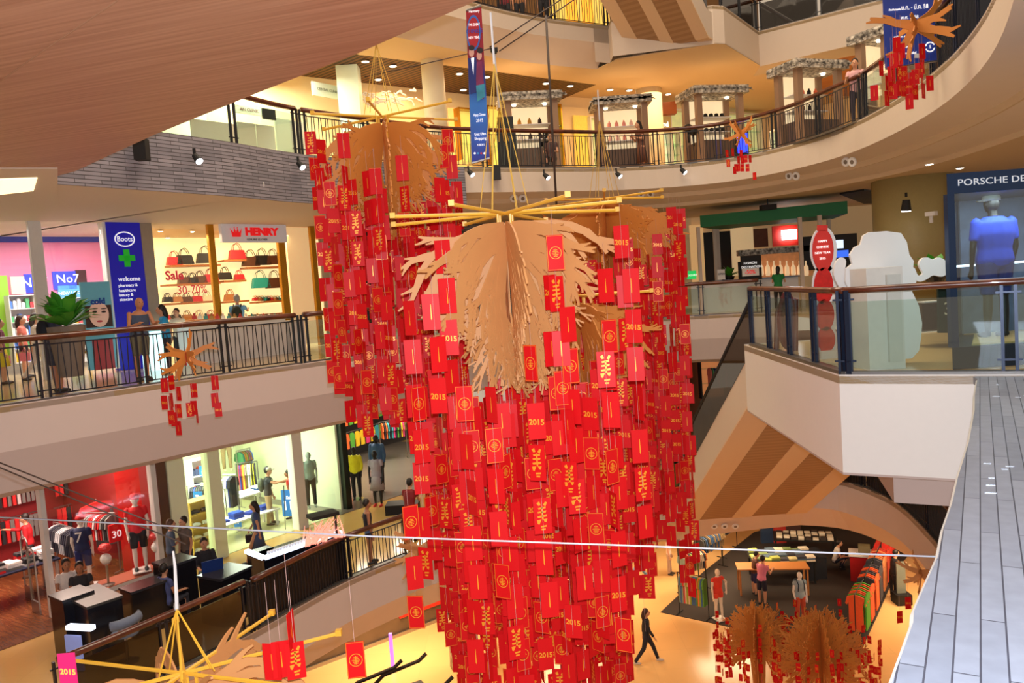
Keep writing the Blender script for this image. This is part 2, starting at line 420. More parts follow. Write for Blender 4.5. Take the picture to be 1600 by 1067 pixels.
struct('ceiling', MB().prism([(p.x, p.y) for p in (PZ(-60, 262, 3.845), PZ(90, 262, 3.845), PZ(90, 310, 3.845), PZ(-60, 330, 3.845))], 3.83, 3.849), M_CREAM)
tag(MB().prism([(p.x, p.y) for p in cv], 3.81, 3.835).obj('cove_light', mat('warm_cove_glow', (1, .9, .6), .5, emit=1.6, ecol=(1, .82, .45), noise=0)), 'warm glowing cove panel under the wooden soffit at the far left', 'ceiling light')
# level five
E5 = smooth([(-6, 17), (-3.2, 21.3), (-.1, 24.5), (1.9, 26.1), (4.0, 27.3)], 4)
A5 = PZ(1130, 10, 10); B5 = PZ(1185, 50, 10); C5 = PZ(1380, 0, 10); D5 = PZ(1113, 9, 10); N5 = PZ(1000, 40, 10)
E5b = E5+[(D5.x-3.2, D5.y+.6), (D5.x, D5.y), (A5.x, A5.y), (B5.x, B5.y), (C5.x, C5.y), (16, 23.5)]
slab('floor', E5b, [(26, 23), (26, 48), (-20, 48), (-20, 17)], Z5, Z5-.1, M_F3)
fascia('trim_8', E5, [(0, Z5+.02), (0, 9.45)], M_CREAM)
fascia('ceiling', E5, [(0, 9.45), (.6, 8.95), (.75, 8.8)], M_RING)
mb = MB()
q = E5b[-8:]
for a, b in zip(q[:-1], q[1:]): mb.quad((a[0], a[1], 10.02), (b[0], b[1], 10.02), (b[0], b[1], 8.8), (a[0], a[1], 8.8))
struct('trim_9', mb, M_CREAM)
# ceiling over level four: slatted brown field, plain field, ring
BC = [PZ(470, 119, 8.85), PZ(560, 83, 8.85), PZ(730, 104, 8.85), PZ(850, 120, 8.85), PZ(936, 131, 8.85), PZ(872, 158, 8.85), PZ(740, 152, 8.85), PZ(500, 123, 8.85)]
bp_ = [(p.x, p.y) for p in BC]
M_SLAT = striped('brown_ceiling_slats', lin(40, 24, 14), lin(112, 76, 44), 5.2, .72, .6, 'Y', .45)
mb = MB(); c0 = PZ(600, 60, 8.8)
ri = [(p[0], p[1]) for p in (BC[4], PZ(1000, 138, 8.85), PZ(1080, 150, 8.85), PZ(1150, 168, 8.85), PZ(1200, 187, 8.85))]
struct('ceiling', MB().prism([bp_[0], bp_[1], bp_[2], bp_[3], bp_[4], bp_[5], bp_[6], bp_[7]], 8.86, 8.9), M_SLAT)
outer_ring = offset(E5, .75)
ringp = outer_ring+[(D5.x-3, D5.y+1), (D5.x, D5.y), (A5.x, A5.y), (B5.x, B5.y), (13.4, 33), (13.4, 37)]+ri[::-1]+[bp_[3], bp_[2], bp_[1], (-6.5, 19.5)]
struct('ceiling', MB().prism(ringp, 8.8, 8.83), M_SHADE)
struct('ceiling', MB().prism(offset(E5, .85)+[(D5.x-3, D5.y+1.2), (D5.x, D5.y+.3), (A5.x, A5.y+.3), (B5.x, B5.y+.4), (C5.x, C5.y+.6), (16, 24), (26, 24), (26, 48), (-20, 48), (-20, 19)], 9.02, 9.05), M_SHADE)
wr = [PZ(1193, 104, 8.8), PZ(1340, 70, 8.8), PZ(1420, 52, 8.8), PZ(1420, 150, 8.8), PZ(1260, 150, 8.8)]
struct('ceiling', MB().prism([(p.x, p.y) for p in wr], 8.8, 8.84), grain('orange_wood_ceiling', lin(190, 118, 66), lin(206, 136, 80), (.5, 8, 1), .6, .5, 1.5))
wq = [(B5.x, B5.y), (C5.x, C5.y), (18, 24), (18, 26), (C5.x+.9, C5.y+1.2), (B5.x+.2, B5.y+1.4)]
struct('ceiling', MB().prism(wq, 8.78, 8.8), M_CREAM)

# ------------------------------------------------------------------ escalators (undersides with striped soffit)
def slope_pt(A, px, py, s):
    r = ray(px, py); lo, hi = 3.0, 80.0; best = None
    for k in range(4000):
        t = 2+k*.012; p = EYE+r*t; e = abs((p.z-A.z)-s*math.hypot(p.x-A.x, p.y-A.y))
        if p.y < A.y and (best is None or e < best[0]): best = (e, p)
    return best[1]
M_STRIPE = mat('beige_soffit_band', lin(222, 192, 158), .7, noise=.02)
M_STRIPD = striped('ribbed_tan_soffit', lin(158, 122, 88), lin(170, 134, 98), 9, 0, .6, 'Z', .5)
def escalator(name, label, x0, x1, yb, zb, run, s, thick, rail_m, landing, group='escalators'):
    """rises towards -y from (yb, zb); zb is the walking level at the foot"""
    t = thing(name, label, 'escalator', ((x0+x1)/2, yb, zb), 0, group)
    w = x1-x0; hw = w/2
    def pr(mb, xa, xb, dz0, dz1, y0=0., y1=-run):
        a = [(xa, y0, dz0), (xb, y0, dz0), (xb, y1, dz0-y1*s+y0*s), (xa, y1, dz0-y1*s+y0*s)]
        mb.sheet(a, (0, 0, dz1-dz0))
    mb = MB(); pr(mb, -hw, hw, -thick+.02, -.05); mb.span((-hw, -.0, -thick+.02), (hw, landing, -.05)); mb.obj('truss_casing', M_CREAM, t)
    # striped soffit: light and dark bands across
    fr = [0, .17, .42, .57, .84, 1]
    for k in range(5):
        b = MB(); xa, xb = -hw+w*fr[k], -hw+w*fr[k+1]
        d = .0 if k % 2 == 0 else .02
        pr(b, xa, xb, -thick-.03+d, -thick+.02)
        b.span((xa, 0, -thick-.03+d), (xb, landing, -thick+.02))
        b.obj('soffit_band', M_STRIPE if k % 2 == 0 else M_STRIPD, t)
    for side in (-1, 1):
        g = MB(); pr(g, side*hw-.01, side*hw+.01, -.05, .85); g.obj('balustrade_glass', rail_m, t)
        h = MB(); h.tube([(side*hw, .5, .9), (side*hw, 0, .9), (side*hw, -run, .9+run*s)], .045, 8); h.obj('handrail', M_BLK, t, True)
    st = MB()
    n = int(run/.4)
    for k in range(n):
        y = -k*.4; st.span((-hw+.15, y-.4, -.04), (hw-.15, y, (k)*.4*s)) if False else st.box((0, y-.2, k*.4*s-.03+.1), (w-.3, .4, .2))
    st.obj('steps', mat('escalator_step', lin(70, 70, 74), .5, .5), t)
    return t
escalator('escalator', 'long escalator with striped tan underside rising to the glass-railed platform', 4.72, 8.75, 23.9, Z2, 8.6, 5.2/8.6, .95, M_DGLASS, .9)
bA = PZ(985, 86, 8.9); bB = PZ(1110, 62, 8.9); tA = slope_pt(bA, 935, 0, .6)
d_ = Vector((tA.x-bA.x, tA.y-bA.y, 0)); dl = d_.length
t5 = escalator('escalator', 'upper escalator with two ribbed tan bands, cut off by the top of the view', -1.9, 1.9, 0, 0, 8, .6, .9, M_DGLASS, .6)
mid = (bA+bB)/2
t5.location = (mid.x, mid.y, 9.85); t5.rotation_euler = (0, 0, math.atan2(d_.y, d_.x)+math.pi/2)
t5.scale = ((bB-bA).length/3.8, 1, 1)
# ------------------------------------------------------------------ railings
M_BARS = M_BLACK
def resample(pts, step):
    out = []; P = [Vector((p[0], p[1])) for p in pts]
    acc = [0]
    for a, b in zip(P[:-1], P[1:]): acc.append(acc[-1]+(b-a).length)
    n = max(1, round(acc[-1]/step)); j = 0
    for k in range(n+1):
        d = acc[-1]*k/n
        while j < len(acc)-2 and acc[j+1] < d: j += 1
        t = (d-acc[j])/max(1e-6, acc[j+1]-acc[j]); out.append(P[j].lerp(P[j+1], min(1, t)))
    return out
def railing(label, pts, z, style='bars', h=1.15, bay=2.0, inset=.08, side=1, hr=.075, group='balustrades', post=M_BLACK, gmat=None, fan=True):
    pts = offset(pts, inset*side)
    st = resample(pts, bay); c = st[len(st)//2]
    t = thing('railing', label, 'railing', (c.x, c.y, z), 0, group)
    L = lambda p, zz: (p.x-c.x, p.y-c.y, zz)
    h_ = MB(); h_.tube([L(p, h) for p in resample(pts, .4)], hr, 10, flat=.8); h_.obj('handrail', M_HAND, t, True)
    for i, p in enumerate(st):
        d = (st[min(i+1, len(st)-1)]-st[max(i-1, 0)]).normalized(); a = math.atan2(d.y, d.x)
        m = MB()
        for s in (-.07, .07): m.box((p.x-c.x+d.x*s, p.y-c.y+d.y*s, h/2), (.035, .06, h), (0, 0, a))
        for zz in (.18, h-.12): m.box(L(p, zz), (.26, .03, .025), (0, 0, a))
        m.obj('post', post, t)
    for a, b in zip(st[:-1], st[1:]):
        d = (b-a); l = d.length; d.normalize(); ang = math.atan2(d.y, d.x); mid = (a+b)/2
        if style == 'bars':
            m = MB(); n = int((l-.2)/.1)
            for k in range(n):
                s = .1+(l-.2)*(k+.5)/n; sk = .02*(1 if k % 2 else -1) if fan else 0
                q = a+d*s
                m.tube([(q.x-c.x-d.x*sk, q.y-c.y-d.y*sk, .1), (q.x-c.x+d.x*sk, q.y-c.y+d.y*sk, h-.14)], .011, 4)
            for zz in (.1, h-.14): m.box((mid.x-c.x, mid.y-c.y, zz), (l-.1, .02, .025), (0, 0, ang))
            m.obj('baluster_panel', M_BARS, t)
        elif style == 'solid':
            m = MB(); n = int((l-.2)/.09)
            for k in range(n):
                q = a+d*(.1+(l-.2)*(k+.5)/n); m.tube([(q.x-c.x, q.y-c.y, .08), (q.x-c.x, q.y-c.y, h-.1)], .012, 4)
            m.obj('baluster_panel', M_BARS, t)
            nx = Vector((-d.y, d.x))*.12*side
            m = MB().box((mid.x-c.x+nx.x, mid.y-c.y+nx.y, h/2), (l, .03, h-.1), (0, 0, ang)); m.obj('backing_panel', M_DARK, t)
        else:
            m = MB().box((mid.x-c.x, mid.y-c.y, .06+(h-.2)/2), (l-.16, .02, h-.22), (0, 0, ang)); m.obj('glass_panel', gmat or M_GLASS, t)
    m = MB()
    for a, b in zip(resample(pts, .8)[:-1], resample(pts, .8)[1:]): m.wall((a.x-c.x, a.y-c.y), (b.x-c.x, b.y-c.y), .0, .05, .14)
    m.obj('base_channel', M_EDGE, t)
    return t
def cut(edge, px0, px1, z):
    """the stretch of an edge whose floor line is seen between two picture columns"""
    out = []
    for p in edge:
        v = Vector((p[0], p[1], z))-EYE; k = v.dot(cF)
        if k <= .1: continue
        x = 800+FPX*v.dot(cR)/k
        if px0 <= x <= px1: out.append(p)
    return out
E3f = smooth(E3, 3); E4f = smooth(E4, 3); E2f = smooth(E2, 3)
half = [p for p in E4f]
imax = max(range(len(E4f)), key=lambda i: E4f[i][0])
railing('black baluster railing with brown handrail in front of the pharmacy and bag shop', cut(E3f, -120, 482, 0), 0, 'bars')
railing('glass railing behind the thick of the red envelopes on the pharmacy floor', cut(E3f, 478, 1010, 0), 0, 'glass')
railing('far glass railing with brown handrail before the green canopy kiosk', cut(E3f, 1006, 1190, 0), 0, 'glass', h=1.1)
railing('glass railing in front of the white dental clinic, above grey stone', cut(E4f[:imax], 60, 478, 5), 5, 'glass')
railing('long black baluster railing curving past the upper kiosks', cut(E4f[:imax], 474, 1240, 5)+[p for p in cut(E4f[imax:], 1240, 1345, 5)], 5, 'bars')
railing('curving glass railing left of the blue hanging banner', cut(E4f[imax:], 1345, 1452, 5), 5, 'glass')
railing('dark slatted railing behind and right of the blue hanging banner', cut(E4f[imax:], 1448, 1900, 5), 5, 'solid', bay=1.6)
railing('dark glass railing below the black cafe bar', cut(E2f, 100, 405, Z2), Z2, 'glass', h=1.1, gmat=M_DGLASS)
railing('dark slatted railing at the end of the black cafe bar', cut(E2f, 395, 552, Z2), Z2, 'solid', h=1.05)
railing('black baluster railing the woman in shorts leans on', cut(E2f, 545, 1100, Z2), Z2, 'bars', h=1.05)
railing('dark slatted railing on the curved slab behind the escalator', E2R, Z2, 'solid', h=1.1, side=1)
railing('black baluster railing on the topmost gallery', E5[3:], Z5, 'bars')
railing('dark glass railing on the topmost floor, upper right', [(A5.x, A5.y), (B5.x, B5.y)], Z5, 'glass', gmat=M_DGLASS, side=1)
railing('dark glass railing on the topmost floor, running to the right edge', [(B5.x, B5.y), (C5.x, C5.y), (16, 23.5)], Z5, 'glass', gmat=M_DGLASS, side=1)
M_BLUEP = mat('blue_black_post', lin(22, 34, 58), .35, .4)
railing('near glass railing with brown handrail, left side of the platform', [(4.55, 15.1), (4.24, 10.15)], 0, 'glass', h=1.1, bay=1.3, side=1, hr=.055, post=M_BLUEP)
railing('near glass railing with brown handrail in front of the dressed shop booth', [(4.28, 10.1), (5.55, 9.32), (7.2, 8.3), (9, 7.4)], 0, 'glass', h=1.1, bay=1.9, side=1, hr=.055, post=M_BLUEP)

# ------------------------------------------------------------------ metal clad ledge at the lower right
def ledge_mat():
    m = bpy.data.materials.new('weathered_metal_planks'); m.use_nodes = True; nt = m.node_tree; b = nt.nodes['Principled BSDF']
    b.inputs['Roughness'].default_value = .42; b.inputs['Metallic'].default_value = .2
    tc = nt.nodes.new('ShaderNodeTexCoord'); mp = nt.nodes.new('ShaderNodeMapping'); mp.inputs['Rotation'].default_value = (0, 0, math.radians(-59))
    br = nt.nodes.new('ShaderNodeTexBrick'); br.offset = .43; br.inputs['Scale'].default_value = 1; br.inputs['Brick Width'].default_value = 1.15; br.inputs['Row Height'].default_value = .085
    br.inputs['Mortar Size'].default_value = .0035
    br.inputs['Color1'].default_value = lin(136, 144, 162)+(1,); br.inputs['Color2'].default_value = lin(156, 164, 182)+(1,); br.inputs['Mortar'].default_value = lin(72, 76, 92)+(1,)
    nz = nt.nodes.new('ShaderNodeTexNoise'); nz.inputs['Scale'].default_value = 9; nz.inputs['Detail'].default_value = 6
    mx = nt.nodes.new('ShaderNodeMix'); mx.data_type = 'RGBA'; mx.blend_type = 'MULTIPLY'; mx.inputs[0].default_value = .35
    nt.links.new(tc.outputs['Object'], mp.inputs[0]); nt.links.new(mp.outputs[0], br.inputs['Vector'])
    nt.links.new(tc.outputs['Object'], nz.inputs['Vector']); nt.links.new(br.outputs['Color'], mx.inputs[6]); nt.links.new(nz.outputs['Fac'], mx.inputs[7])
    nt.links.new(mx.outputs[2], b.inputs['Base Color'])
    bp = nt.nodes.new('ShaderNodeBump'); bp.inputs['Strength'].default_value = .5; bp.inputs['Distance'].default_value = .01; bp.invert = True
    nt.links.new(br.outputs['Fac'], bp.inputs['Height']); nt.links.new(bp.outputs[0], b.inputs['Normal'])
    return m
le = [PZ(x, y, .0) for x, y in [(1527, 592), (1523, 618), (1523, 640), (1514, 690), (1497, 745), (1488, 785), (1474, 826), (1466, 868), (1442, 922), (1428, 955), (1427, 972), (1393, 1067), (1350, 1200)]]
poly = [(p.x, p.y) for p in le]+[(2.9, 1.5), (8.5, 5.6), (6.8, 8.42), (5.45, 9.27)]
lt = thing('metal_ledge', 'broad grey metal-clad ledge with wavy edge at lower right', 'ledge', (poly[6][0], poly[6][1], 0))
c = lt.location
MB().prism([(x-c.x, y-c.y) for x, y in poly], -.09, 0).obj('plank_top', ledge_mat(), lt)
mb = MB(); mb.tube([(p.x-c.x, p.y-c.y, -.03) for p in le], .018, 6); mb.obj('edge_trim', mat('pale_metal_trim', lin(206, 208, 206), .4, .2), lt)
mb = MB()
for k in range(26):
    t_ = rnd.random(); i = int(t_*9); p = le[i].lerp(le[i+1], rnd.random()); d = rnd.uniform(.15, 1.4)
    mb.box((p.x-c.x+d*.86, p.y-c.y-d*.2, .001), (.05*rnd.uniform(.5, 1.5), .012, .004), (0, 0, -.45))
mb.obj('bare_metal_chips', mat('bright_scratched_metal', lin(226, 230, 236), .25, .8), lt)

# ------------------------------------------------------------------ cables
def cable(name, label, pts, r, m, cat='cable', group=None):
    c = Vector(pts[0]); mb = MB(); mb.tube([Vector(p)-c for p in pts], r, 6)
    o = mb.obj(name, m, None, True, c); return tag(o, label, cat, group)
M_WIRE = mat('steel_wire', lin(196, 200, 214), .35, .5)
M_DWIRE = mat('dark_cord', lin(70, 54, 46), .6)
cable('steel_cable', 'thin bright steel cable stretched across the whole hall', [PY(-40, 806, 5.2), PY(580, 838, 5.0), PY(1000, 853, 4.7), PY(1640, 876, 4.1)], .0055, M_WIRE)
cable('hanging_rope', 'dark vertical cord hanging between the red banner and the striped escalator', [PY(853, 24, 15), PY(870, 330, 15.4)], .022, M_DWIRE)
cable('stay_wire', 'upper of two stay wires running up right from the little pulley', [PY(765, 74, 15.5), PY(905, -20, 15.5)], .012, M_DWIRE, group='stay wires')
cable('stay_wire', 'lower of two stay wires running up right from the little pulley', [PY(780, 80, 15.5), PY(925, -20, 15.5)], .012, M_DWIRE, group='stay wires')
cable('stay_wire', 'faint wire running left from the little pulley to the wooden soffit', [PY(766, 76, 15.5), PY(640, 105, 16), PY(570, 120, 16.4)], .01, M_DWIRE)
cable('stay_wire', 'upper dark wire slanting over the white band at far left', [PY(-20, 715, 7), PY(150, 782, 7), PY(300, 840, 7)], .007, M_DWIRE, group='left slanting wires')
cable('stay_wire', 'lower dark wire slanting over the white band at far left', [PY(-20, 722, 7), PY(140, 790, 7), PY(290, 850, 7)], .007, M_DWIRE, group='left slanting wires')
pk = thing('pulley', 'small black pulley with a white rope between red banner and slatted ceiling', 'pulley', PY(772, 78, 15.5))
MB().box((0, 0, 0), (.14, .06, .08)).lathe([(.05, -.03), (.05, .03)], (.0, -.04, -.05), 12).obj('housing', M_BLK, pk)
MB().tube([(0, 0, -.05), (.02, 0, -1.1)], .022, 6).obj('rope', mat('white_rope', lin(214, 208, 204), .8), pk)
mb = MB()
for a in (-.14, -.05, .05, .14): mb.tube([(.02, 0, -1.1), (.02+a, 0, -1.75)], .008, 4)
mb.obj('yellow_cords', mat('yellow_cord', lin(206, 158, 52), .6), pk)
# ------------------------------------------------------------------ people and mannequins
def remesh(o, vs, sm=3):
    m = o.modifiers.new('remesh', 'REMESH'); m.mode = 'VOXEL'; m.voxel_size = vs; m.use_smooth_shade = True
    s = o.modifiers.new('smooth', 'SMOOTH'); s.factor = .5; s.iterations = sm
SKIN = lin(206, 150, 116); SKIN2 = lin(170, 112, 80)
def cm(col, rough=.75):
    return mat('cloth_%d_%d_%d' % tuple(int(c*999) for c in col), col, rough, noise=.12, scale=25)
def skin_m(col): return mat('skin_%d_%d_%d' % tuple(int(c*999) for c in col), col, .5, noise=.04)
POSES = {
 'stand': dict(lean=0, L=((-.05, .0, -.29), (-.03, .06, -.55)), R=((.05, .0, -.29), (.03, .06, -.55)), kL=(0, .02), kR=(0, -.02)),
 'rail':  dict(lean=.16, L=((-.07, .08, -.26), (-.0, .34, -.2)), R=((.07, .08, -.26), (.0, .34, -.2)), kL=(-.03, -.03), kR=(.02, .0)),
 'read':  dict(lean=.08, L=((-.07, .02, -.28), (.08, .24, -.2)), R=((.07, .02, -.28), (-.08, .24, -.18)), kL=(0, .02), kR=(0, -.02)),
 'reach': dict(lean=.05, L=((-.04, .0, -.29), (-.02, .08, -.55)), R=((.06, .22, -.12), (.03, .5, -.06)), kL=(0, .05), kR=(0, -.05)),
 'walk':  dict(lean=.04, L=((-.05, -.08, -.28), (-.03, -.1, -.54)), R=((.05, .08, -.27), (.03, .22, -.5)), kL=(.18, .33), kR=(-.02, -.38)),
 'sit':   dict(lean=.03, L=((-.05, .06, -.27), (-.0, .3, -.3)), R=((.05, .06, -.27), (.0, .3, -.3)), sit=1),
 'crouch': dict(lean=.25, L=((-.05, .1, -.26), (.0, .36, -.24)), R=((.05, .1, -.26), (.0, .36, -.24)), sit=2),
 'akimbo': dict(lean=0, L=((-.2, -.06, -.2), (-.1, .08, -.42)), R=((.05, .0, -.29), (.06, .05, -.56)), kL=(0, .04), kR=(0, -.04)),
}
def figure(name, label, cat, loc, face, pose='stand', h=1.68, skin=SKIN, top=None, bottom=None, shoes=lin(40, 36, 36), hair=lin(26, 18, 14), hairlen=0,
           sleeve=.5, legs='long', skirt=0, hat=None, pack=None, bag=None, mannequin=False, headless=False, base=None, build=1.0, group=None, printed=None, tank=False, vs=None):
    """face: plan direction the figure looks to, in degrees (0 = +x, 90 = away from the camera)"""
    t = thing(name, label, cat, loc, math.radians(face-90), group)
    s = h/1.7; P = POSES[pose]; ln = P['lean']; bw = build
    V = lambda x, y, z: Vector((x, y, z))*s
    sit = P.get('sit', 0); hz = {0: .9, 1: .5, 2: .32}[sit]; dz = hz-.9
    def T(x, y, z):  # torso point with lean about the hips
        zz = z-.9; return Vector((x*s, (y+math.sin(ln)*zz)*s, (hz+zz*math.cos(ln))*s))
    bm_ = MB(); n = 10
    # torso
    spine = [T(0, 0, .84), T(0, 0, .92), T(0, -.005, 1.05), T(0, 0, 1.22), T(0, 0, 1.36), T(0, 0, 1.43)]
    def torso(mb, k=1.0, lo=0, hi=6):
        rs = [.088, .102, .088, .107, .095, .05]
        P_ = spine[lo:hi]; R_ = [r*k*bw for r in rs[lo:hi]]
        mb.tube(P_, [r*s for r in R_], 12, flat=1.55 if abs((P_[1]-P_[0]).normalized().z) >= .9 else 1)
    torso(bm_)
    sh = {-1: T(-.17*bw, 0, 1.37), 1: T(.17*bw, 0, 1.37)}
    for q in (-1, 1): bm_.ball(sh[q], .052*s, 8)
    arms = {}
    for q, kk in ((-1, 'L'), (1, 'R')):
        e = sh[q]+Vector(P[kk][0])*s; w = sh[q]+Vector(P[kk][1])*s
        arms[q] = (sh[q], e, w)
        bm_.tube([sh[q], e], [.046*s, .036*s], 8); bm_.tube([e, w], [.037*s, .025*s], 8); bm_.ball(e, .037*s, 8)
        d = (w-e).normalized(); sd = d.cross(Vector((0, 0, 1))).normalized() if abs(d.z) < .95 else Vector((0, 1, 0)); sd = sd if abs(d.z) >= .95 else sd
        pm = w+d*.05*s
        bm_.tube([w, pm, w+d*.09*s], [.024*s, .031*s, .026*s], 8)
        for f in range(4):
            o_ = sd*(f-1.5)*.017*s; L_ = (.062, .078, .072, .055)[f]*s
            nn = d.cross(sd)*.018*s
            bm_.tube([w+d*.08*s+o_, w+d*(.08*s+L_*.6)+o_, w+d*(.08*s+L_)+o_+nn], .0095*s, 6)
        bm_.tube([w+d*.03*s+sd*.02*s, w+d*.06*s+sd*.048*s, w+d*.095*s+sd*.052*s], .0105*s, 6)
    legsP = {}
    for q in (-1, 1):
        hp = Vector((q*.088*s, 0, (.88+dz)*s))
        if sit:
            kn = Vector((q*.11*s, .42*s, (.5 if sit == 1 else .48)*s)); an = Vector((q*.11*s, (.44 if sit == 1 else .2)*s, .08*s))
        else:
            f = P['kL'] if q < 0 else P['kR']
            kn = Vector((q*.1*s, f[0]*s, (.49)*s)); an = Vector((q*.1*s, f[1]*s, .08*s))
            if abs(f[1]) > .3: kn.y = (f[1]*.42+.06)*s
        legsP[q] = (hp, kn, an)
        bm_.tube([hp, kn], [.085*s*bw, .056*s], 10); bm_.ball(kn, .055*s, 8); bm_.tube([kn, kn.lerp(an, .35), an], [.052*s, .054*s, .034*s], 10)
        bm_.tube([an+Vector((0, -.03*s, -.035*s)), an+Vector((0, .06*s, -.05*s)), an+Vector((0, .16*s, -.058*s))], [.035*s, .036*s, .024*s], 8)
    nk = T(0, .0, 1.42); hc = T(0, .03, 1.585)
    if not headless:
        bm_.tube([nk-Vector((0, 0, .03*s)), hc-Vector((0, .01*s, .05*s))], [.055*s, .05*s], 8)
        bm_.ball(hc, .1*s, 14, (.78, .95, 1.15)); bm_.ball(hc+V(0, .035, -.06), .058*s, 10, (.85, .9, .8))
        bm_.tube([hc+V(0, .088, .02), hc+V(0, .112, -.02)], [.008*s, .014*s], 6)
        for q in (-1, 1): bm_.ball(hc+V(q*.08, 0, -.01), .022*s, 6, (.5, .8, 1.3))
    else:
        bm_.tube([nk-Vector((0, 0, .03*s)), nk+Vector((0, 0, .05*s))], [.05*s, .045*s], 8)
    body = bm_.obj('body', skin_m(skin), t); remesh(body, vs or .0125*s, 2)
    if not mannequin:
        e = MB()
        for q in (-1, 1): e.ball(hc+V(q*.03, .088, .015), .009*s, 6)
        e.obj('eyes', M_BLK, t)
        mo = MB(); mo.box(hc+V(0, .09, -.06), (.04*s, .012*s, .009*s)); mo.obj('mouth', mat('lips', lin(150, 70, 64), .5), t)
    if hair and not mannequin:
        hb = MB(); hb.ball(hc+V(0, -.012, .028), .108*s, 12, (.84, .95, 1.08) if hair else 1)
        if hairlen:
            hb.tube([hc+V(0, -.05, .02), hc+V(0, -.085, -.12), hc+V(0, -.09, -.12-hairlen)], [.075*s, .075*s, .04*s], 10)
        ho = hb.obj('hair', cm(hair, .5), t)
        ho2 = MB()
        # cut the face clear: keep hair only behind/above by lifting it back
        ho.location = V(0, -.02, .012) if not hairlen else V(0, -.022, .01)
        remesh(ho, .014*s, 2)
    if top is not None:
        c = MB(); torso(c, 1.13, 0 if not tank else 1, 6 if not tank else 5)
        if not tank:
            for q in (-1, 1):
                a, e, w = arms[q]; c.ball(a, .056*s, 8)
                if sleeve <= 1: c.tube([a, a.lerp(e, max(sleeve, .25))], [.062*s, .054*s], 10)
                else: c.tube([a, e, e.lerp(w, sleeve-1)], [.062*s, .05*s, .042*s], 10)
        else:
            for q in (-1, 1): c.tube([T(q*.07, .07, 1.3), T(q*.08, 0, 1.41), T(q*.07, -.07, 1.3)], .022*s, 6)
        o = c.obj('shirt' if not skirt else 'dress', cm(top), t); remesh(o, .016*s, 2)
        if printed:
            pr_ = text(printed, 'print', .34*s, (0, 0, 0), (1, 0, 0), (0, 0, 1), M_WHITE, None); pr_.parent = t
            pr_.location = T(0, -.17, 1.22)
    if skirt:
        c = MB(); c.lathe([(.13*s*bw, 1.0*s+dz*s), (.16*s*bw, .88*s+dz*s), ((.2+.1*skirt)*s, (.88-skirt)*s+dz*s), ((.19+.1*skirt)*s, (.885-skirt)*s+dz*s)], (0, 0, 0), 18, .75)
        c.obj('skirt', cm(bottom or top), t, True)
    elif bottom is not None:
        c = MB(); c.tube([spine[0]-Vector((0, 0, .03*s)), spine[1], spine[2].lerp(spine[1], .4)], [.092*s*bw, .112*s*bw, .1*s*bw], 12, flat=1.5)
        for q in (-1, 1):
            hp, kn, an = legsP[q]
            if legs == 'long': c.tube([hp, kn, an+Vector((0, 0, .0))], [.098*s*bw, .068*s, .052*s], 10); c.ball(kn, .067*s, 8)
            elif legs == 'knee': c.tube([hp, kn.lerp(hp, .05)], [.1*s*bw, .078*s], 10)
            else: c.tube([hp, hp.lerp(kn, .4)], [.1*s*bw, .09*s], 10)
        o = c.obj('trousers' if legs == 'long' else 'shorts', cm(bottom), t); remesh(o, .016*s, 2)
    if shoes is not None:
        for q in (-1, 1):
            an = legsP[q][2]; c = MB()
            c.tube([an+Vector((0, -.05*s, -.045*s)), an+Vector((0, .03*s, -.04*s)), an+Vector((0, .12*s, -.052*s)), an+Vector((0, .18*s, -.06*s))], [.034*s, .044*s, .04*s, .024*s], 8)
            c.obj('shoe', cm(shoes, .5), t, True)
    if hat is not None:
        c = MB(); c.lathe([(.1*s, .03*s), (.1*s, .07*s), (.075*s, .12*s), (.02*s, .135*s)], hc, 14); c.box(hc+V(0, .12, .045), (.13*s, .11*s, .012*s)); c.obj('cap', cm(hat), t, True)
    if pack is not None:
        c = MB(); c.ball(T(0, -.19, 1.2), .17*s, 12, (.85, .6, 1.25)); c.obj('backpack', cm(pack), t, True)
        c = MB()
        for q in (-1, 1): c.tube([T(q*.1, -.12, 1.36), T(q*.1, .0, 1.45), T(q*.1, .12, 1.32), T(q*.11, .1, 1.1)], .016*s, 5)
        c.obj('backpack_strap', cm(pack), t, True)
    if bag is not None:
        w = arms[1][2]; c = MB(); c.box(w+V(.03, 0, -.24), (.1*s, .26*s, .22*s)); c.tube([w+V(.03, -.08, -.14), w+V(.03, 0, .0), w+V(.03, .08, -.14)], .01*s, 5); c.obj('handbag', cm(bag), t)
    if base is not None:
        c = MB(); c.box((0, .03*s, .012), (.36*s, .42*s, .024)); c.obj('base_plate', base, t)
    return t
def person(label, loc, face, **k): return figure('person', label, 'person', loc, face, **k)
def mannequin(label, loc, face, **k):
    k.setdefault('hair', None); k.setdefault('shoes', None); k.setdefault('vs', .017)
    return figure('mannequin', label, 'mannequin', loc, face, mannequin=True, **k)
def garment(mb, c, d, col_i, w=.42, l=.62, t=.05, sleeves=True):
    """a top hanging at c, its thin side along d"""
    mb.mi(col_i); d = Vector((d[0], d[1], 0)).normalized(); n = Vector((-d.y, d.x, 0)); c = Vector(c)
    pr = [(-.06, 0), (-w*.5, -.07), (-w*.62, -.3), (-w*.5, -.33), (-w*.42, -.2), (-w*.42, -l), (w*.42, -l), (w*.42, -.2), (w*.5, -.33), (w*.62, -.3), (w*.5, -.07), (.06, 0)]
    if not sleeves: pr = [(-.06, 0), (-w*.4, -.05), (-w*.42, -l), (w*.42, -l), (w*.4, -.05), (.06, 0)]
    mb.sheet([c+n*x+Vector((0, 0, z))-d*t/2 for x, z in pr], d*t); return mb
GARM = {}
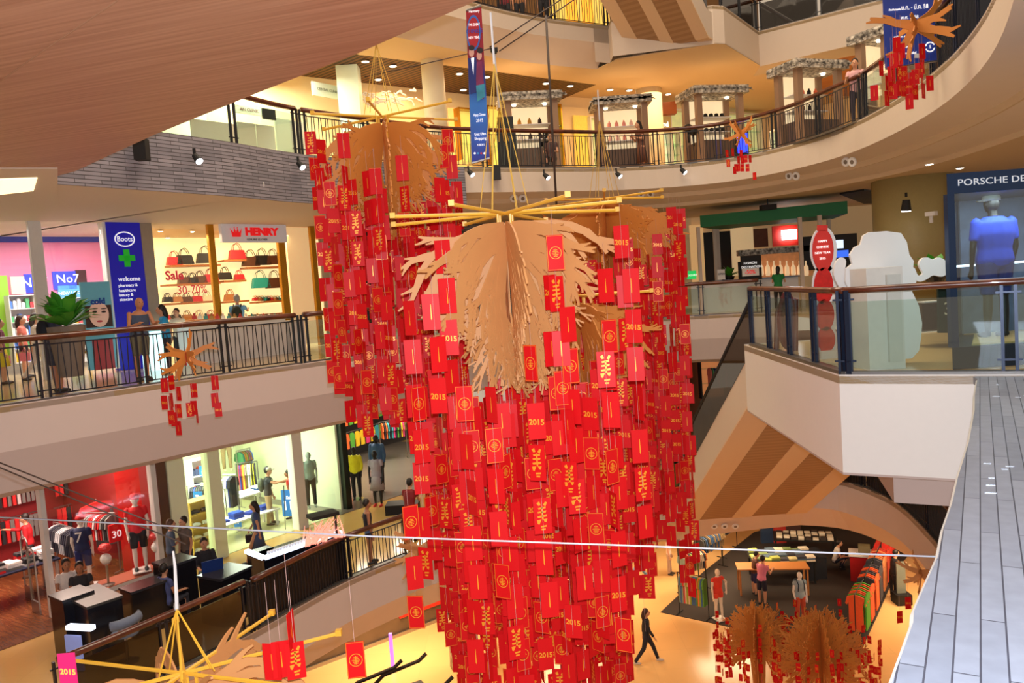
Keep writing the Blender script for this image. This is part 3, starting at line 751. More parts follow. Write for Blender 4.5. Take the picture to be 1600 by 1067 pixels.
def hang(c, d, col, w=.42, l=.62, t=.05, label='', group='', name='hanging_shirt', cat='shirt', sleeves=True):
    key = (tuple(round(x, 3) for x in col), w, l, t, sleeves)
    if key not in GARM:
        mb = MB(); garment(mb, (0, 0, 0), (1, 0), 0, w, l, t, sleeves); mb.mi(1)
        mb.tube([(0, 0, -.01), (0, 0, .05), (0, .02, .07)], .005, 4)
        o = mb.obj(name, [cm(col), M_CHROME]); GARM[key] = o
    else:
        o = GARM[key].copy(); COL.objects.link(o); o.name = name
    o.location = c; o.rotation_euler = (0, 0, math.atan2(d[1], d[0])); tag(o, label, cat, group); return o
def upright(pl, x0, x1, y0, y1, t=.04):
    """an upright board on plane pl between picture columns x0..x1 and rows y0..y1: (corner, along, width, z0, z1)"""
    ym = (y0+y1)/2; xm = (x0+x1)/2
    a = PD(x0, ym, pl); b = PD(x1, ym, pl); zt = PD(xm, y0, pl).z; zb = PD(xm, y1, pl).z
    return a, b, zb, zt
def board(mb, pl, x0, x1, y0, y1, t=.04, fwd=0):
    a, b, zb, zt = upright(pl, x0, x1, y0, y1); d = Vector((b.x-a.x, b.y-a.y, 0)).normalized(); n = Vector((-d.y, d.x, 0))
    if n.y < 0: n = -n
    a = a-n*fwd; b = b-n*fwd
    mb.sheet([(a.x, a.y, zb), (b.x, b.y, zb), (b.x, b.y, zt), (a.x, a.y, zt)], n*t); return mb
def wtext(s, name, pl, x, y, hpx, m, parent=None, sx=1, fwd=.02, bold=0, align='CENTER'):
    """lettering on plane pl centred at picture point x, y and hpx tall capital letters"""
    p = PD(x, y, pl); q = PD(x, y-hpx, pl); l = math.hypot(pl[2], pl[3]); R = Vector((pl[2]/l, pl[3]/l, 0))
    n = R.cross(Vector((0, 0, 1)));
    if n.y > 0: n = -n
    return text(s, name, (q.z-p.z)*1.42, p+n*fwd, R, (0, 0, 1), m, parent, sx=sx, bold=bold, align=align)
# ------------------------------------------------------------------ pharmacy and bag shop across the hall, left
S3 = (-10.2, 20.5, .635, .772)
def pl(b, off): return (b[0], b[1], b[2], b[3], off)
F3 = pl(S3, 0)
def SX(base, x, y, off=0): return PD(x, y, pl(base, off))
struct('wall_left', board(MB(), F3, -60, 700, 345, 330, .1), M_CREAM) if False else None
bx = lambda name, m, parent, P, x0, x1, y0, y1, t=.04, fwd=0: board(MB(), P, x0, x1, y0, y1, t, fwd).obj(name, m, parent)
def at0(o, z=0): return o
# frames, pillars
ft = thing('shopfront', 'full-height pharmacy glass front with white posts', 'shopfront', (0, 0, 0))
bx('frame_post', mat('white_metal_post', lin(214, 210, 206), .4), ft, F3, 57, 77, 342, 598, .12)
bx('frame_post', MATS['white_metal_post'], ft, F3, -62, -45, 338, 640, .12)
bx('glass_pane', M_SHOP, ft, F3, -45, 58, 344, 610, .015); bx('glass_pane', M_SHOP, ft, F3, 77, 168, 344, 590, .015)
M_BOOTS = mat('deep_blue_sign_board', lin(22, 22, 168), .35, emit=.25, noise=.02)
bt = thing('sign_pillar', 'tall deep blue pharmacy pillar sign with green cross and welcome lettering', 'sign', (0, 0, 0))
bx('panel', M_BOOTS, bt, F3, 175, 228, 341, 577, .3, .05)
bx('white_edge', M_WHITE, bt, F3, 170, 176, 341, 577, .25, .03)
Wt = mat('white_lettering', (1, 1, 1), .5, emit=.6, noise=0); Gc = mat('green_cross', lin(24, 160, 40), .5, emit=.4, noise=0)
def ring(P, x, y, rx, ry, w, m, parent, name='logo_ring', fwd=.06, n=28):
    c = PD(x, y, P); r = abs(PD(x, y-ry, P).z-c.z); l = math.hypot(P[2], P[3]); R = Vector((P[2]/l, P[3]/l, 0)); nn = R.cross(Vector((0, 0, 1)))
    if nn.y > 0: nn = -nn
    q = rx/ry; mb = MB(); mb.tube([c+nn*fwd+R*math.cos(2*math.pi*k/n)*r*q+Vector((0, 0, math.sin(2*math.pi*k/n)*r)) for k in range(n+1)], w, 6, caps=False); return mb.obj(name, m, parent)
ring(F3, 193, 374, 15, 11, .015, Wt, bt, fwd=.07)
wtext('Boots', 'logo_lettering', F3, 193, 374, 8, Wt, bt, sx=.9, fwd=.07)
mb = MB(); board(mb, F3, 184, 209, 399, 408, .03, .08); board(mb, F3, 192, 201, 390, 417, .03, .08); mb.obj('green_cross', Gc, bt)
for i, (s_, h_) in enumerate([('welcome', 7), ('pharmacy &', 4.6), ('healthcare', 4.6), ('beauty &', 4.6), ('skincare', 4.6)]):
    wtext(s_, 'lettering', F3, (200, 198, 197, 195, 195)[i], (436, 446, 454, 461, 468)[i], h_, Wt, bt, fwd=.08, sx=.95)
pt = thing('steel_pillar', 'brushed steel pillar between blue sign and gold bag shop window', 'pillar', SX(S3, 232, 578))
mb = MB(); board(mb, F3, 229, 247, 341, 575, .3, .02); o = mb.obj('shaft', M_CHROME); o.parent = pt; o.location = -pt.location
# pharmacy interior
P4 = pl(S3, 4.0); P2 = pl(S3, 2.2); P1 = pl(S3, 1.0)
M_PINKW = mat('pink_shop_wall', lin(232, 132, 172), .6, noise=.03); M_GREENW = mat('lime_shop_wall', lin(150, 205, 60), .6, noise=.03)
struct('wall_left', board(MB(), P4, -80, 250, 372, 560, .1), M_PINKW)
struct('trim_10', board(MB(), pl(S3, 3.9), -80, 232, 352, 378, .12), mat('blue_bulkhead', lin(42, 62, 168), .6))
struct('trim_11', board(MB(), P4, -80, 15, 432, 560, .1, .15), M_GREENW)
struct('ceiling', MB().sheet([SX(S3, -90, 338, .05), SX(S3, 215, 342, .05), SX(S3, 215, 352, 4.6), SX(S3, -90, 352, 4.6)], (0, 0, .04)), M_WHITE)
c1 = SX(S3, 20, 352, 1.6); light('AREA', 'pharmacy_ceiling_light', (c1.x, c1.y, 3.75), 150, (1, .93, .88), 2.5, 1.5, aim=(c1.x, c1.y, 0))
c1 = SX(S3, 150, 352, 1.6); light('AREA', 'pharmacy_ceiling_light', (c1.x, c1.y, 3.75), 130, (1, .93, .88), 2.2, 1.2, aim=(c1.x, c1.y, 0))
def sgn(label, P, x0, x1, y0, y1, m, texts=(), t=.06, name='sign', cat='sign', group=None):
    a = PD((x0+x1)/2, (y0+y1)/2, P); r = thing(name, label, cat, a, 0, group)
    o = board(MB(), P, x0, x1, y0, y1, t, t).obj('panel', m); o.parent = r; o.location = -Vector(a)
    for s_, x, y, h_, mm, sx in texts: wtext(s_, 'lettering', P, x, y, h_, mm, r, sx=sx, fwd=t+.02, bold=.02 if s_ == 'HENRY' else 0)
    return r
M_NO7 = mat('lit_blue_sign', lin(40, 60, 200), .4, emit=.9, noise=.05)
sgn('lit blue brand sign farthest left on the pharmacy back wall, left of the white post', P4, 38, 70, 428, 458, M_NO7, [('No7', 52, 442, 15, Wt, 1)])
sgn('lit blue brand sign right of the white post in the pharmacy', P4, 82, 118, 424, 452, M_NO7, [('No7', 104, 436, 13, Wt, 1)])
sgn('dark maroon panel right of the lit blue pharmacy sign', P4, 118, 134, 422, 446, mat('maroon_panel', lin(66, 26, 40), .5))
sgn('light blue banner above the pharmacy shelves', P4, 90, 130, 446, 466, mat('lightblue_banner', lin(96, 170, 220), .5, emit=.4), [('NEW LOOK', 110, 458, 5, Wt, 1)])
sgn('cream framed round-face poster on the pharmacy wall', P4, 16, 38, 432, 460, mat('cream_print', lin(238, 214, 196), .5, emit=.2))
# portrait poster stand
po = thing('poster_stand', 'teal poster stand with a close-up face and the word cold', 'poster', SX(S3, 155, 575, -.6))
PP = pl(S3, -.6)
def on(parent, ob): ob.parent = parent; ob.location = ob.location-parent.location; return ob
on(po, board(MB(), PP, 132, 178, 440, 577, .06).obj('panel', mat('teal_poster', lin(96, 160, 178), .4, emit=.15)))
on(po, board(MB(), PP, 133, 175, 477, 511, .02, .01).obj('portrait_hair', mat('print_dark_hair', lin(66, 40, 34), .5)))
def disc(P, x, y, rx, ry, t, m, parent, name, fwd):
    c = PD(x, y, P); l = math.hypot(P[2], P[3]); R = Vector((P[2]/l, P[3]/l, 0)); nn = R.cross(Vector((0, 0, 1)))
    if nn.y > 0: nn = -nn
    r = abs(PD(x, y-ry, P).z-c.z); q = rx/ry
    mb = MB(); mb.sheet([c+nn*fwd+R*math.cos(2*math.pi*k/24)*r*q+Vector((0, 0, math.sin(2*math.pi*k/24)*r)) for k in range(24)], nn*t); o = mb.obj(name, m)
    if parent: on(parent, o)
    return o
M_PSK = mat('print_skin', lin(224, 180, 160), .5, emit=.15); M_PDK = mat('print_dark', lin(40, 26, 26), .5)
disc(PP, 154, 491, 15, 20, .01, M_PSK, po, 'portrait_face', .02)
for x in (147, 161): disc(PP, x, 487, 3.6, 1.5, .01, M_PDK, po, 'portrait_eye', .035); disc(PP, x, 482, 4.5, .9, .01, M_PDK, po, 'portrait_brow', .035)
disc(PP, 155, 502, 4.5, 1.6, .01, mat('print_lips', lin(196, 70, 80), .5), po, 'portrait_lips', .035)
wtext('cold', 'lettering', PP, 152, 471, 9, mat('blue_lettering', lin(20, 70, 160), .5), po, fwd=.03, bold=.01)
on(po, board(MB(), PP, 146, 178, 530, 577, .02, .02).obj('lower_panel', mat('red_print', lin(176, 60, 66), .5)))
# shelves with packets in the pharmacy
def shelf_unit(label, P, x0, x1, y0, y1, rows, m, items=None, group='shop shelves', depth=.35, ig=None, icat='box', iname='packet', ilabel='', cols=None, n=8, ih=.75, seed=1):
    a, b, zb, zt = upright(P, x0, x1, y0, y1); d = Vector((b.x-a.x, b.y-a.y, 0)); w = d.length; d.normalize(); nb = Vector((-d.y, d.x, 0));
    if nb.y < 0: nb = -nb
    r = thing('shelf_unit', label, 'shelf', (a.x, a.y, zb), math.atan2(d.y, d.x), group)
    sg = 1 if Vector((-math.sin(r.rotation_euler.z), math.cos(r.rotation_euler.z), 0)).dot(nb) > 0 else -1
    MB().span((0, 0, 0), (w, sg*.03, zt-zb)).obj('back_panel', m, r)
    for k in range(rows+1):
        z = (zt-zb)*k/rows; MB().span((0, -sg*depth, z-.012), (w, 0, z+.012)).obj('shelf', m, r)
    for x in (0, w): MB().span((x-.012, -sg*depth, 0), (x+.012, 0, zt-zb)).obj('side_panel', m, r)
    if ilabel:
        rr = random.Random(seed); protos = {}
        for k in range(rows):
            z = zb+(zt-zb)*k/rows+.014; hh = (zt-zb)/rows*ih
            for j in range(n):
                c = rr.choice(cols); wd = w/n*.8; s = (wd, depth*.5, hh*rr.choice((.6, .8, 1)))
                p = a+d*((j+.5)*w/n)-nb*depth*.5; key = (c, round(s[2], 3))
                if key in protos: o = protos[key].copy(); COL.objects.link(o)
                else:
                    mb = MB(); mb.span((-s[0]/2, -s[1]/2, 0), (s[0]/2, s[1]/2, s[2]*.92)).span((-s[0]*.3, -s[1]*.4, s[2]*.92), (s[0]*.3, s[1]*.4, s[2])); o = mb.obj(iname, cm(c, .5)); protos[key] = o
                o.name = iname; o.location = (p.x, p.y, z); o.rotation_euler = (0, 0, math.atan2(d.y, d.x)); tag(o, '%s %s, %s on %s shelf, %s' % (cname(c), icat, ORD[j], ORD[k], ig), icat, ig)
    return r
pc = [lin(236, 236, 232), lin(240, 200, 60), lin(220, 80, 90), lin(80, 130, 210), lin(240, 240, 240), lin(90, 180, 120)]
shelf_unit('white cosmetics shelf at the far left of the pharmacy', pl(S3, 3.6), 12, 52, 462, 566, 5, M_WHITE, ig='cosmetics on the far left pharmacy shelf', ilabel='small cosmetics box on the far left pharmacy shelf', cols=pc, n=6)
shelf_unit('white cosmetics shelf behind the man with a dark backpack', pl(S3, 3.6), 92, 132, 466, 566, 5, M_WHITE, ig='cosmetics on the shelf behind the backpack man', ilabel='small cosmetics box on the shelf behind the backpack man', cols=pc, n=6, seed=5)
# the bag shop
gf = thing('shopfront', 'gold-framed bag shop front with lit sign band', 'shopfront', SX(S3, 330, 560))
for x0, x1, y0, y1 in ((228, 234, 344, 575), (228, 341, 342, 347), (334, 343, 344, 560), (441, 451, 344, 548), (451, 500, 343, 348), (492, 499, 344, 540)):
    on(gf, board(MB(), F3, x0, x1, y0, y1, .12).obj('frame_bar', M_GOLD))
on(gf, board(MB(), F3, 235, 335, 348, 565, .015, -.05).obj('glass_pane', M_SHOP))
sb = sgn('white sign band with a red crown over the bag shop entrance', F3, 342, 443, 345, 379, mat('pale_grey_sign', lin(206, 202, 206), .5, emit=.15), [('HENRY', 404, 363.5, 11, mat('red_lettering', lin(232, 24, 34), .4, emit=.4, noise=0), 1.15), ('BAGS ACCESSORIES', 414, 350, 3, M_BLK, 1), ('GENUINE LEATHER', 397, 375, 3, M_BLK, 1)], .15)
def crown(P, x, y, w, hh, m, parent, fwd=.2):
    c = PD(x, y, P); l = math.hypot(P[2], P[3]); R = Vector((P[2]/l, P[3]/l, 0)); s = abs(PD(x, y-hh/2, P).z-c.z)*2; nn = R.cross(Vector((0, 0, 1)))
    if nn.y > 0: nn = -nn
    pts = [(-.45, -.5), (.45, -.5), (.6, .3), (.3, -.05), (.17, .42), (0, 0), (-.17, .42), (-.3, -.05), (-.6, .3)]
    mb = MB(); mb.sheet([c+nn*fwd+R*px*s*1.1+Vector((0, 0, pz*s)) for px, pz in pts], nn*.02)
    for px, pz in ((-.62, .38), (-.17, .5), (.17, .5), (.62, .38)): mb.ball(c+nn*fwd+R*px*s*1.1+Vector((0, 0, pz*s)), s*.07, 6)
    o = mb.obj('crown_emblem', m); on(parent, o); return o
crown(F3, 363, 364, 22, 14, MATS['red_lettering'], sb)
B3 = pl(S3, 2.6)
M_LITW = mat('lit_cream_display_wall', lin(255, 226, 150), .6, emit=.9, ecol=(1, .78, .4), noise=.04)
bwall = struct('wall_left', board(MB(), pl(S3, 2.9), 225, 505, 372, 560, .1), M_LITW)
struct('ceiling', MB().sheet([SX(S3, 226, 345, .1), SX(S3, 500, 345, .1), SX(S3, 500, 374, 3.2), SX(S3, 226, 374, 3.2)], (0, 0, .04)), M_SHADE)
struct('wall_left', MB().wall(SX(S3, 226, 450, .1)[:2], SX(S3, 226, 450, 3.0)[:2], 0, 3.9, .1), M_CREAM)
c1 = SX(S3, 290, 352, 1.2); light('AREA', 'bag_shop_ceiling_light', (c1.x, c1.y, 3.6), 110, (1, .8, .5), 2, 1, aim=(c1.x, c1.y, 0))
c1 = SX(S3, 400, 352, 1.2); light('AREA', 'bag_shop_ceiling_light', (c1.x, c1.y, 3.6), 90, (1, .8, .5), 2, 1, aim=(c1.x, c1.y, 0))
lamps = {}
def downlight(p, label, group, r=.07, m=None, name='ceiling_light'):
    mb = MB(); mb.mi(0).lathe([(r*1.25, 0), (r*1.25, -.02), (r, -.02), (r, 0)], (0, 0, 0), 14); mb.mi(1).lathe([(r, -.012), (r*.5, -.03)], (0, 0, 0), 12)
    o = mb.obj(name, [M_WHITE, m or M_LAMP]); o.location = p; return tag(o, label, 'ceiling light', group)
for x, y, of in ((250, 356, 1.5), (300, 357, 1.5), (262, 371, 2.6)):
    p = SX(S3, x, y, of); p.z = min(p.z, 3.8); downlight(p, 'round warm downlight in the bag shop ceiling, %s' % {250: 'front left', 300: 'front right', 262: 'rear'}[x], 'bag shop downlights')
def handbag(P, x, ybot, hpx, col, label, w=1.15, tall=.55, group='handbags on the lit shelves'):
    p = PD(x, ybot, P); s = abs(PD(x, ybot-hpx, P).z-p.z)
    r = thing('handbag', label, 'handbag', p, math.atan2(P[3], P[2]), group)
    b = s*tall; W2 = s*w/2
    mb = MB(); mb.sheet([(-W2, -.07, 0), (W2, -.07, 0), (W2*.78, -.07, b), (-W2*.78, -.07, b)], (0, .14, 0)); mb.span((-W2*.75, -.03, b), (W2*.75, .03, b*1.05)); mb.obj('body', cm(col, .45), r)
    mb = MB(); mb.tube([(W2*.5*math.cos(math.pi*k/8), -.05, b+(s-b)*math.sin(math.pi*k/8)) for k in range(9)], .012, 5); mb.tube([(W2*.5*math.cos(math.pi*k/8), .05, b+(s-b)*.92*math.sin(math.pi*k/8)) for k in range(9)], .012, 5); mb.obj('handle', cm(tuple(q*.7 for q in col), .4), r)
    return r
RED, BLKC, BRN, TAN, TEAL, CRM = lin(190, 30, 40), lin(28, 22, 22), lin(84, 46, 26), lin(170, 110, 60), lin(40, 150, 140), lin(226, 206, 170)
M_SHELF = mat('warm_wood_shelf', lin(150, 84, 36), .4)
def plank(label, P, x0, x1, y, t=3, group='bag shop shelves', depth=.4):
    a = PD((x0+x1)/2, y, P); r = board(MB(), P, x0, x1, y, y+t, depth, depth/2).obj('wall_shelf', M_SHELF); return tag(r, label, 'shelf', group)
rows = [(414, 262, 340, 'top'), (443, 255, 340, 'second'), (472, 250, 340, 'third'), (500, 250, 345, 'lowest')]
for y, x0, x1, nm in rows: plank('wooden shelf behind the sale window, %s of four' % nm, B3, x0, x1, y)
for y, x0, x1, nm in ((406, 345, 380, 'top'), (438, 345, 380, 'middle'), (470, 345, 385, 'lowest')): plank('short wooden shelf right of the gold post, %s of three' % nm, B3, x0, x1, y)
plank('wooden shelf under three brown bags at the entrance', B3, 380, 438, 417)
hb = [(273, 414, 22, RED, 'red handbag at the left end of the top shelf'), (289, 413, 25, BLKC, 'black handbag beside the red one on the top shelf'), (322, 411, 27, BLKC, 'black tote handbag at the right end of the top shelf'),
 (288, 443, 18, BRN, 'dark brown bag left on the second shelf'), (301, 443, 17, BLKC, 'small black bag second on the second shelf'), (313, 442, 19, BRN, 'brown bag in the middle of the second shelf'), (330, 441, 22, RED, 'dark red handbag on the second shelf behind the sale lettering'),
 (262, 472, 14, BLKC, 'black purse at the left of the third shelf'), (277, 472, 15, TAN, 'tan purse on the third shelf'), (292, 472, 15, BRN, 'brown purse on the third shelf'), (308, 471, 15, RED, 'red purse on the third shelf'), (324, 471, 16, CRM, 'cream purse on the third shelf'),
 (258, 500, 14, RED, 'red purse on the lowest shelf at left'), (275, 500, 15, BLKC, 'black purse on the lowest shelf'), (293, 500, 15, TAN, 'tan purse on the lowest shelf'), (312, 500, 16, CRM, 'cream purse on the lowest shelf'), (330, 500, 16, RED, 'red purse on the lowest shelf at right'),
 (371, 405, 25, RED, 'red handbag on the short top shelf right of the gold post'), (352, 437, 20, BLKC, 'black handbag on the short middle shelf'), (374, 437, 15, RED, 'red square bag on the short middle shelf'), (360, 470, 18, TAN, 'tan bag on the short lowest shelf'),
 (392, 416, 26, BRN, 'round dark brown bag left over the entrance'), (410, 414, 26, BLKC, 'dark brown tote in the middle over the entrance'), (427, 413, 24, BRN, 'brown bag right over the entrance'),
 (408, 450, 28, TEAL, 'teal handbag hanging under the entrance shelf'), (430, 450, 28, BRN, 'brown handbag hanging right of the teal one')]
for x, y, hp, c_, lb in hb: handbag(B3, x, y, hp, c_, lb)
plank('wooden display shelf crowded with small bags and scarves', B3, 395, 441, 470); plank('low wooden display shelf above the scarf rail', B3, 392, 441, 490)
for k in range(9): handbag(B3, 399+k*4.8, 470, 8, [RED, TAN, BRN, TEAL, BLKC][k % 5], 'tiny %s purse, %s from the left on the crowded display shelf' % (cname([RED, TAN, BRN, TEAL, BLKC][k % 5]), ORD[k]), group='tiny purses on the display shelf')
for k in range(12):
    p = PD(397+k*3.7, 491, pl(S3, 2.2)); hang((p.x, p.y, p.z), (S3[2], S3[3]), [BLKC, BRN, lin(60, 40, 30)][k % 3], .2, .35, .06, 'dark scarf hanging %s from the left under the low bag shop shelf' % ORD[k], 'scarves on the low rail', 'hanging_scarf', 'scarf', False)
RL = mat('red_window_lettering', lin(214, 50, 70), .4, emit=.3, noise=0)
st_ = thing('window_lettering', 'red sale lettering stuck on the bag shop window', 'lettering', SX(S3, 300, 440, .02))
wtext('Sale', 'lettering', F3, 272, 431, 14, RL, st_, bold=.01, sx=.95); wtext('30-70%', 'lettering', F3, 300, 453, 13, RL, st_, sx=.9)
sgn('tall cream lit niche at the right of the bag shop', pl(S3, .5), 452, 493, 350, 538, mat('cream_niche', lin(246, 214, 160), .6, emit=.35, ecol=(1, .7, .35)), name='display_niche', cat='niche')
# counters in front of the bag shop
def counter(label, P, x0, x1, y0, y1, depth, mbody, mtop, group=None, glow=None):
    a, b, zb, zt = upright(P, x0, x1, y0, y1); d = Vector((b.x-a.x, b.y-a.y, 0)); w = d.length; zb = max(zb, round(zb/5.1)*5.1) if False else zb
    r = thing('counter', label, 'counter', (a.x, a.y, zb), math.atan2(d.y, d.x), group); hgt = zt-zb
    MB().span((0, 0, 0), (w, depth, hgt-.05)).obj('body', mbody, r)
    MB().span((-.04, -.04, hgt-.05), (w+.04, depth+.04, hgt)).obj('top', mtop, r)
    if glow: MB().span((.05, -.02, hgt*.1), (w*glow[1], -.005, hgt*.95)).obj('glowing_front', glow[0], r)
    return r
M_GLOW = mat('glowing_cyan_glass', lin(190, 240, 240), .3, emit=1.6, noise=.05)
C3 = pl(S3, -1.6)
def fl(P, x, ytop): return PD(x, ytop, P)
counter('white jewellery counter with glowing glass top before the bag shop', C3, 298, 450, 500, 588, .6, M_WHITE, mat('lit_glass_top', lin(230, 250, 246), .2, emit=.8))
counter('small glowing cyan glass case beside the woman in blue', C3, 237, 262, 514, 592, .5, M_GLOW, M_GLASS)
counter('rounded white end cabinet behind the railing', C3, 455, 478, 500, 570, .8, M_WHITE, M_WHITE)
shn = [lin(200, 60, 50), lin(236, 220, 190), lin(70, 130, 120), lin(180, 130, 60)]
for k in range(16):
    p = PD(304+k*9, 499, pl(S3, -1.3)); mb = MB(); mb.box((0, 0, .05), (.09, .09, .1)).lathe([(.02, .1), (.035, .14), (.01, .17)], (0, 0, 0), 8)
    tag(mb.obj('trinket_stand', cm(shn[k % 4]), None, False, p), 'small %s trinket stand, %s from the left on the white jewellery counter' % (cname(shn[k % 4]), ORD[k]), 'trinket', 'trinkets on the white counter')
# planter on the handrail
def leafy(label, loc, r, h, n, col, pot=None, group=None, cat='plant'):
    t = thing('potted_plant', label, cat, loc, 0, group); mb = MB(); rr = random.Random(n)
    for k in range(n):
        a = rr.uniform(0, 6.28); e = rr.uniform(.35, 1.3); L = r*rr.uniform(.7, 1.1); d = Vector((math.cos(a)*math.cos(e), math.sin(a)*math.cos(e), math.sin(e)))
        sd = Vector((-math.sin(a), math.cos(a), 0))*L*.13; b = Vector((0, 0, h)); pts = [b, b+d*L*.35, b+d*L*.7+Vector((0, 0, -.02)), b+d*L+Vector((0, 0, -L*.2))]
        mb.add([pts[0], pts[1]+sd, pts[1]-sd, pts[2]+sd*.9, pts[2]-sd*.9, pts[3], pts[1]+Vector((0, 0, -.02)), pts[2]+Vector((0, 0, -.02))], [(0, 1, 6), (0, 6, 2), (1, 3, 7, 6), (6, 7, 4, 2), (3, 5, 7), (7, 5, 4)])
    mb.obj('leaves', mat('green_leaf', lin(70, 150, 40), .45, noise=.25, scale=8), t)
    MB().lathe([(r*.25, 0), (r*.4, h), (r*.36, h), (r*.3, h-.05)], (0, 0, 0), 14).obj('pot', pot or M_DARK, t); return t
gp = PD(112, 588, (-8.35, 15.3, .65, .76, .0)); leafy('bushy green plant behind the left railing', PD(112, 588, pl((-8.1, 14.6, .65, .76), .75)), .85, .98, 60, 0, cm(lin(120, 104, 90)))
# people on this floor
def foot(x, y, z): p = PZ(x, y, z); return (p.x, p.y, z)
person('bald man in a grey-blue tank top leaning on the left railing', foot(225, 594, 0), -40, pose='rail', h=1.8, top=lin(70, 84, 108), tank=True, bottom=lin(110, 104, 84), legs='knee', hair=None, skin=lin(200, 134, 96), shoes=lin(60, 50, 44), build=1.15)
person('woman with long black hair in a bright blue top beside the bald man', foot(266, 583, 0), -150, pose='read', h=1.6, top=lin(40, 160, 220), bottom=lin(40, 40, 50), hairlen=.28, sleeve=.8)
person('grey-haired man with a dark backpack in a light blue shirt by the counter', foot(378, 556, 0), 100, pose='reach', h=1.78, top=lin(110, 170, 214), bottom=lin(90, 90, 100), hair=lin(150, 146, 140), pack=lin(28, 40, 30))
person('shop assistant in a cream top behind the small glass case', foot(284, 570, 0), -90, pose='stand', h=1.5, top=lin(220, 206, 180), bottom=lin(40, 40, 46))
person('man with a big dark backpack and cap behind the green plant', foot(93, 612, 0), 60, pose='stand', h=1.76, top=lin(60, 60, 76), bottom=lin(52, 50, 60), pack=lin(18, 18, 30), hat=lin(30, 28, 34), legs='knee', skin=SKIN2)
person('woman in a coral top walking past the pharmacy', foot(42, 590, 0), 20, pose='stand', h=1.6, top=lin(226, 120, 104), bottom=lin(40, 36, 44), legs='short', hairlen=.1, bag=lin(210, 110, 120))
person('woman in white between the coral top and the backpack man', foot(63, 592, 0), 40, pose='walk', h=1.62, top=lin(236, 226, 212), bottom=lin(196, 180, 170), hairlen=.12)
person('woman in a striped top at the far left edge by the pharmacy', foot(8, 600, 0), 30, pose='stand', h=1.55, top=lin(120, 50, 70), bottom=lin(230, 210, 50), skirt=.42, hairlen=.15)
# ------------------------------------------------------------------ shops on the floor below, left
S2 = (-10.6, 17.3, .59, .81)
F2 = pl(S2, 0); Z2f = Z2
def G(x, y): return PZ(x, y, Z2)
def prismf(pts, z0, z1): return MB().prism([(p.x, p.y) for p in pts], z0, z1)
def SA(s, off=0): # plan point s metres along the L2 shop line
    l = math.hypot(.59, .81); return Vector((S2[0]+S2[2]*s/l-off*.81/l, S2[1]+S2[3]*s/l+off*.59/l, 0))
def sofx(x, y=850, off=0):
    p = PD(x, y, pl(S2, off)); return (p.x-S2[0])*.59+(p.y-S2[1])*.81
s270 = sofx(272); s352 = sofx(352); s545 = sofx(545, 800)
pts = [G(0, 1017), G(99, 980), SA(0), SA(s270), SA(s270, 8), SA(-6, 8), G(-150, 1060)]
struct('floor', prismf(pts, Z2, Z2+.012), M_FWOOD)
struct('floor', prismf([SA(s270), SA(s545), SA(s545, 8), SA(s270, 8)], Z2, Z2+.012), stone_floor('pale_green_shop_floor', lin(206, 204, 160), .2, .6))
struct('floor', prismf([SA(s545-.5, -.1), SA(s545+9, -.8), SA(s545+9, 9), SA(s545-.5, 9)], Z2, Z2+.014), M_FGREY)
M_REDW = mat('glossy_red_wall', lin(200, 16, 16), .25, noise=.1, coat=.5)
def wl(name, s0, s1, off0, off1, z0, z1, m, t=.1): return struct(name, MB().wall(SA(s0, off0)[:2], SA(s1, off1)[:2], z0, z1, t), m)
M_PGRN = mat('pale_green_shop_wall', lin(232, 238, 205), .6, noise=.02)
M_DKR = mat('dark_red_shop_wall', lin(130, 22, 24), .6)
wl('wall_left', -7, s270, 5.5, 5.5, Z2, -1.7, M_DKR)
wl('wall_left', s270-.12, s270-.12, 0.15, 5.5, Z2, -1.75, M_DKR); wl('wall_left', s270, s270, .15, 5.5, Z2, -1.75, M_PGRN)
wl('wall_left', s270+.1, s545, 5.2, 5.2, Z2, -1.7, M_PGRN)
wl('wall_left', s545, s545, .3, 5.2, Z2, -1.7, M_PGRN)
wl('wall_left', s545, s545+10, 6.5, 6.5, Z2, -1.7, mat('dark_sports_wall', lin(70, 66, 66), .6))
wl('wall_left', sofx(190, 850, 1.5), sofx(247, 850, .9), 1.5, .9, Z2, -1.7, M_REDW)
for s_, of, pw, col in ((sofx(60), 2.2, 200, (1, .72, .6)), (sofx(200), 2.2, 170, (1, .72, .6)), (sofx(330), 2.4, 230, (.9, 1, .78)), (sofx(430), 2.4, 260, (.9, 1, .8)), (s545+2.4, 2.6, 230, (1, .84, .64)), (s545+6, 2.6, 200, (1, .84, .64))):
    p = SA(s_, of); light('AREA', 'shop_ceiling_light', (p.x, p.y, -1.85), pw, col, 2.4, 1.6, aim=(p.x, p.y, -6))
for s_ in (sofx(330)-.6, sofx(330)+.6, sofx(430)-.6, sofx(430)+.6, s545+1.5, s545+3.5, s545+5.5): 
    p = SA(s_, 2.0); downlight((p.x, p.y, -1.72), 'round downlight in a lower shop ceiling', 'lower shop downlights', m=M_LAMPW)
def uppost(label, P, x0, x1, y0, ybase, m, t=.2, grp='shopfront posts'):
    a = PD(x0, ybase, P); b = PD(x1, ybase, P); mb = MB(); mb.wall(a[:2], b[:2], Z2, -1.72, t); o = mb.obj('shopfront_post', m); return tag(o, label, 'post', grp)
MW_ = MATS['white_metal_post']
uppost('slim white post at the left of the red football shop window', F2, 73, 81, 0, 900, MW_)
uppost('slim white post between the red wall and the steel column', F2, 247, 255, 0, 880, MW_)
uppost('steel column right of the red wall', pl(S2, .1), 256, 271, 0, 880, mat('warm_steel', lin(120, 100, 88), .25, .8))
uppost('wide pale post at the left of the lit clothes shop', pl(S2, .05), 272, 298, 0, 870, M_PGRN)
uppost('pale green square post between two clothes shop windows', F2, 333, 352, 0, 860, M_PGRN, .3)
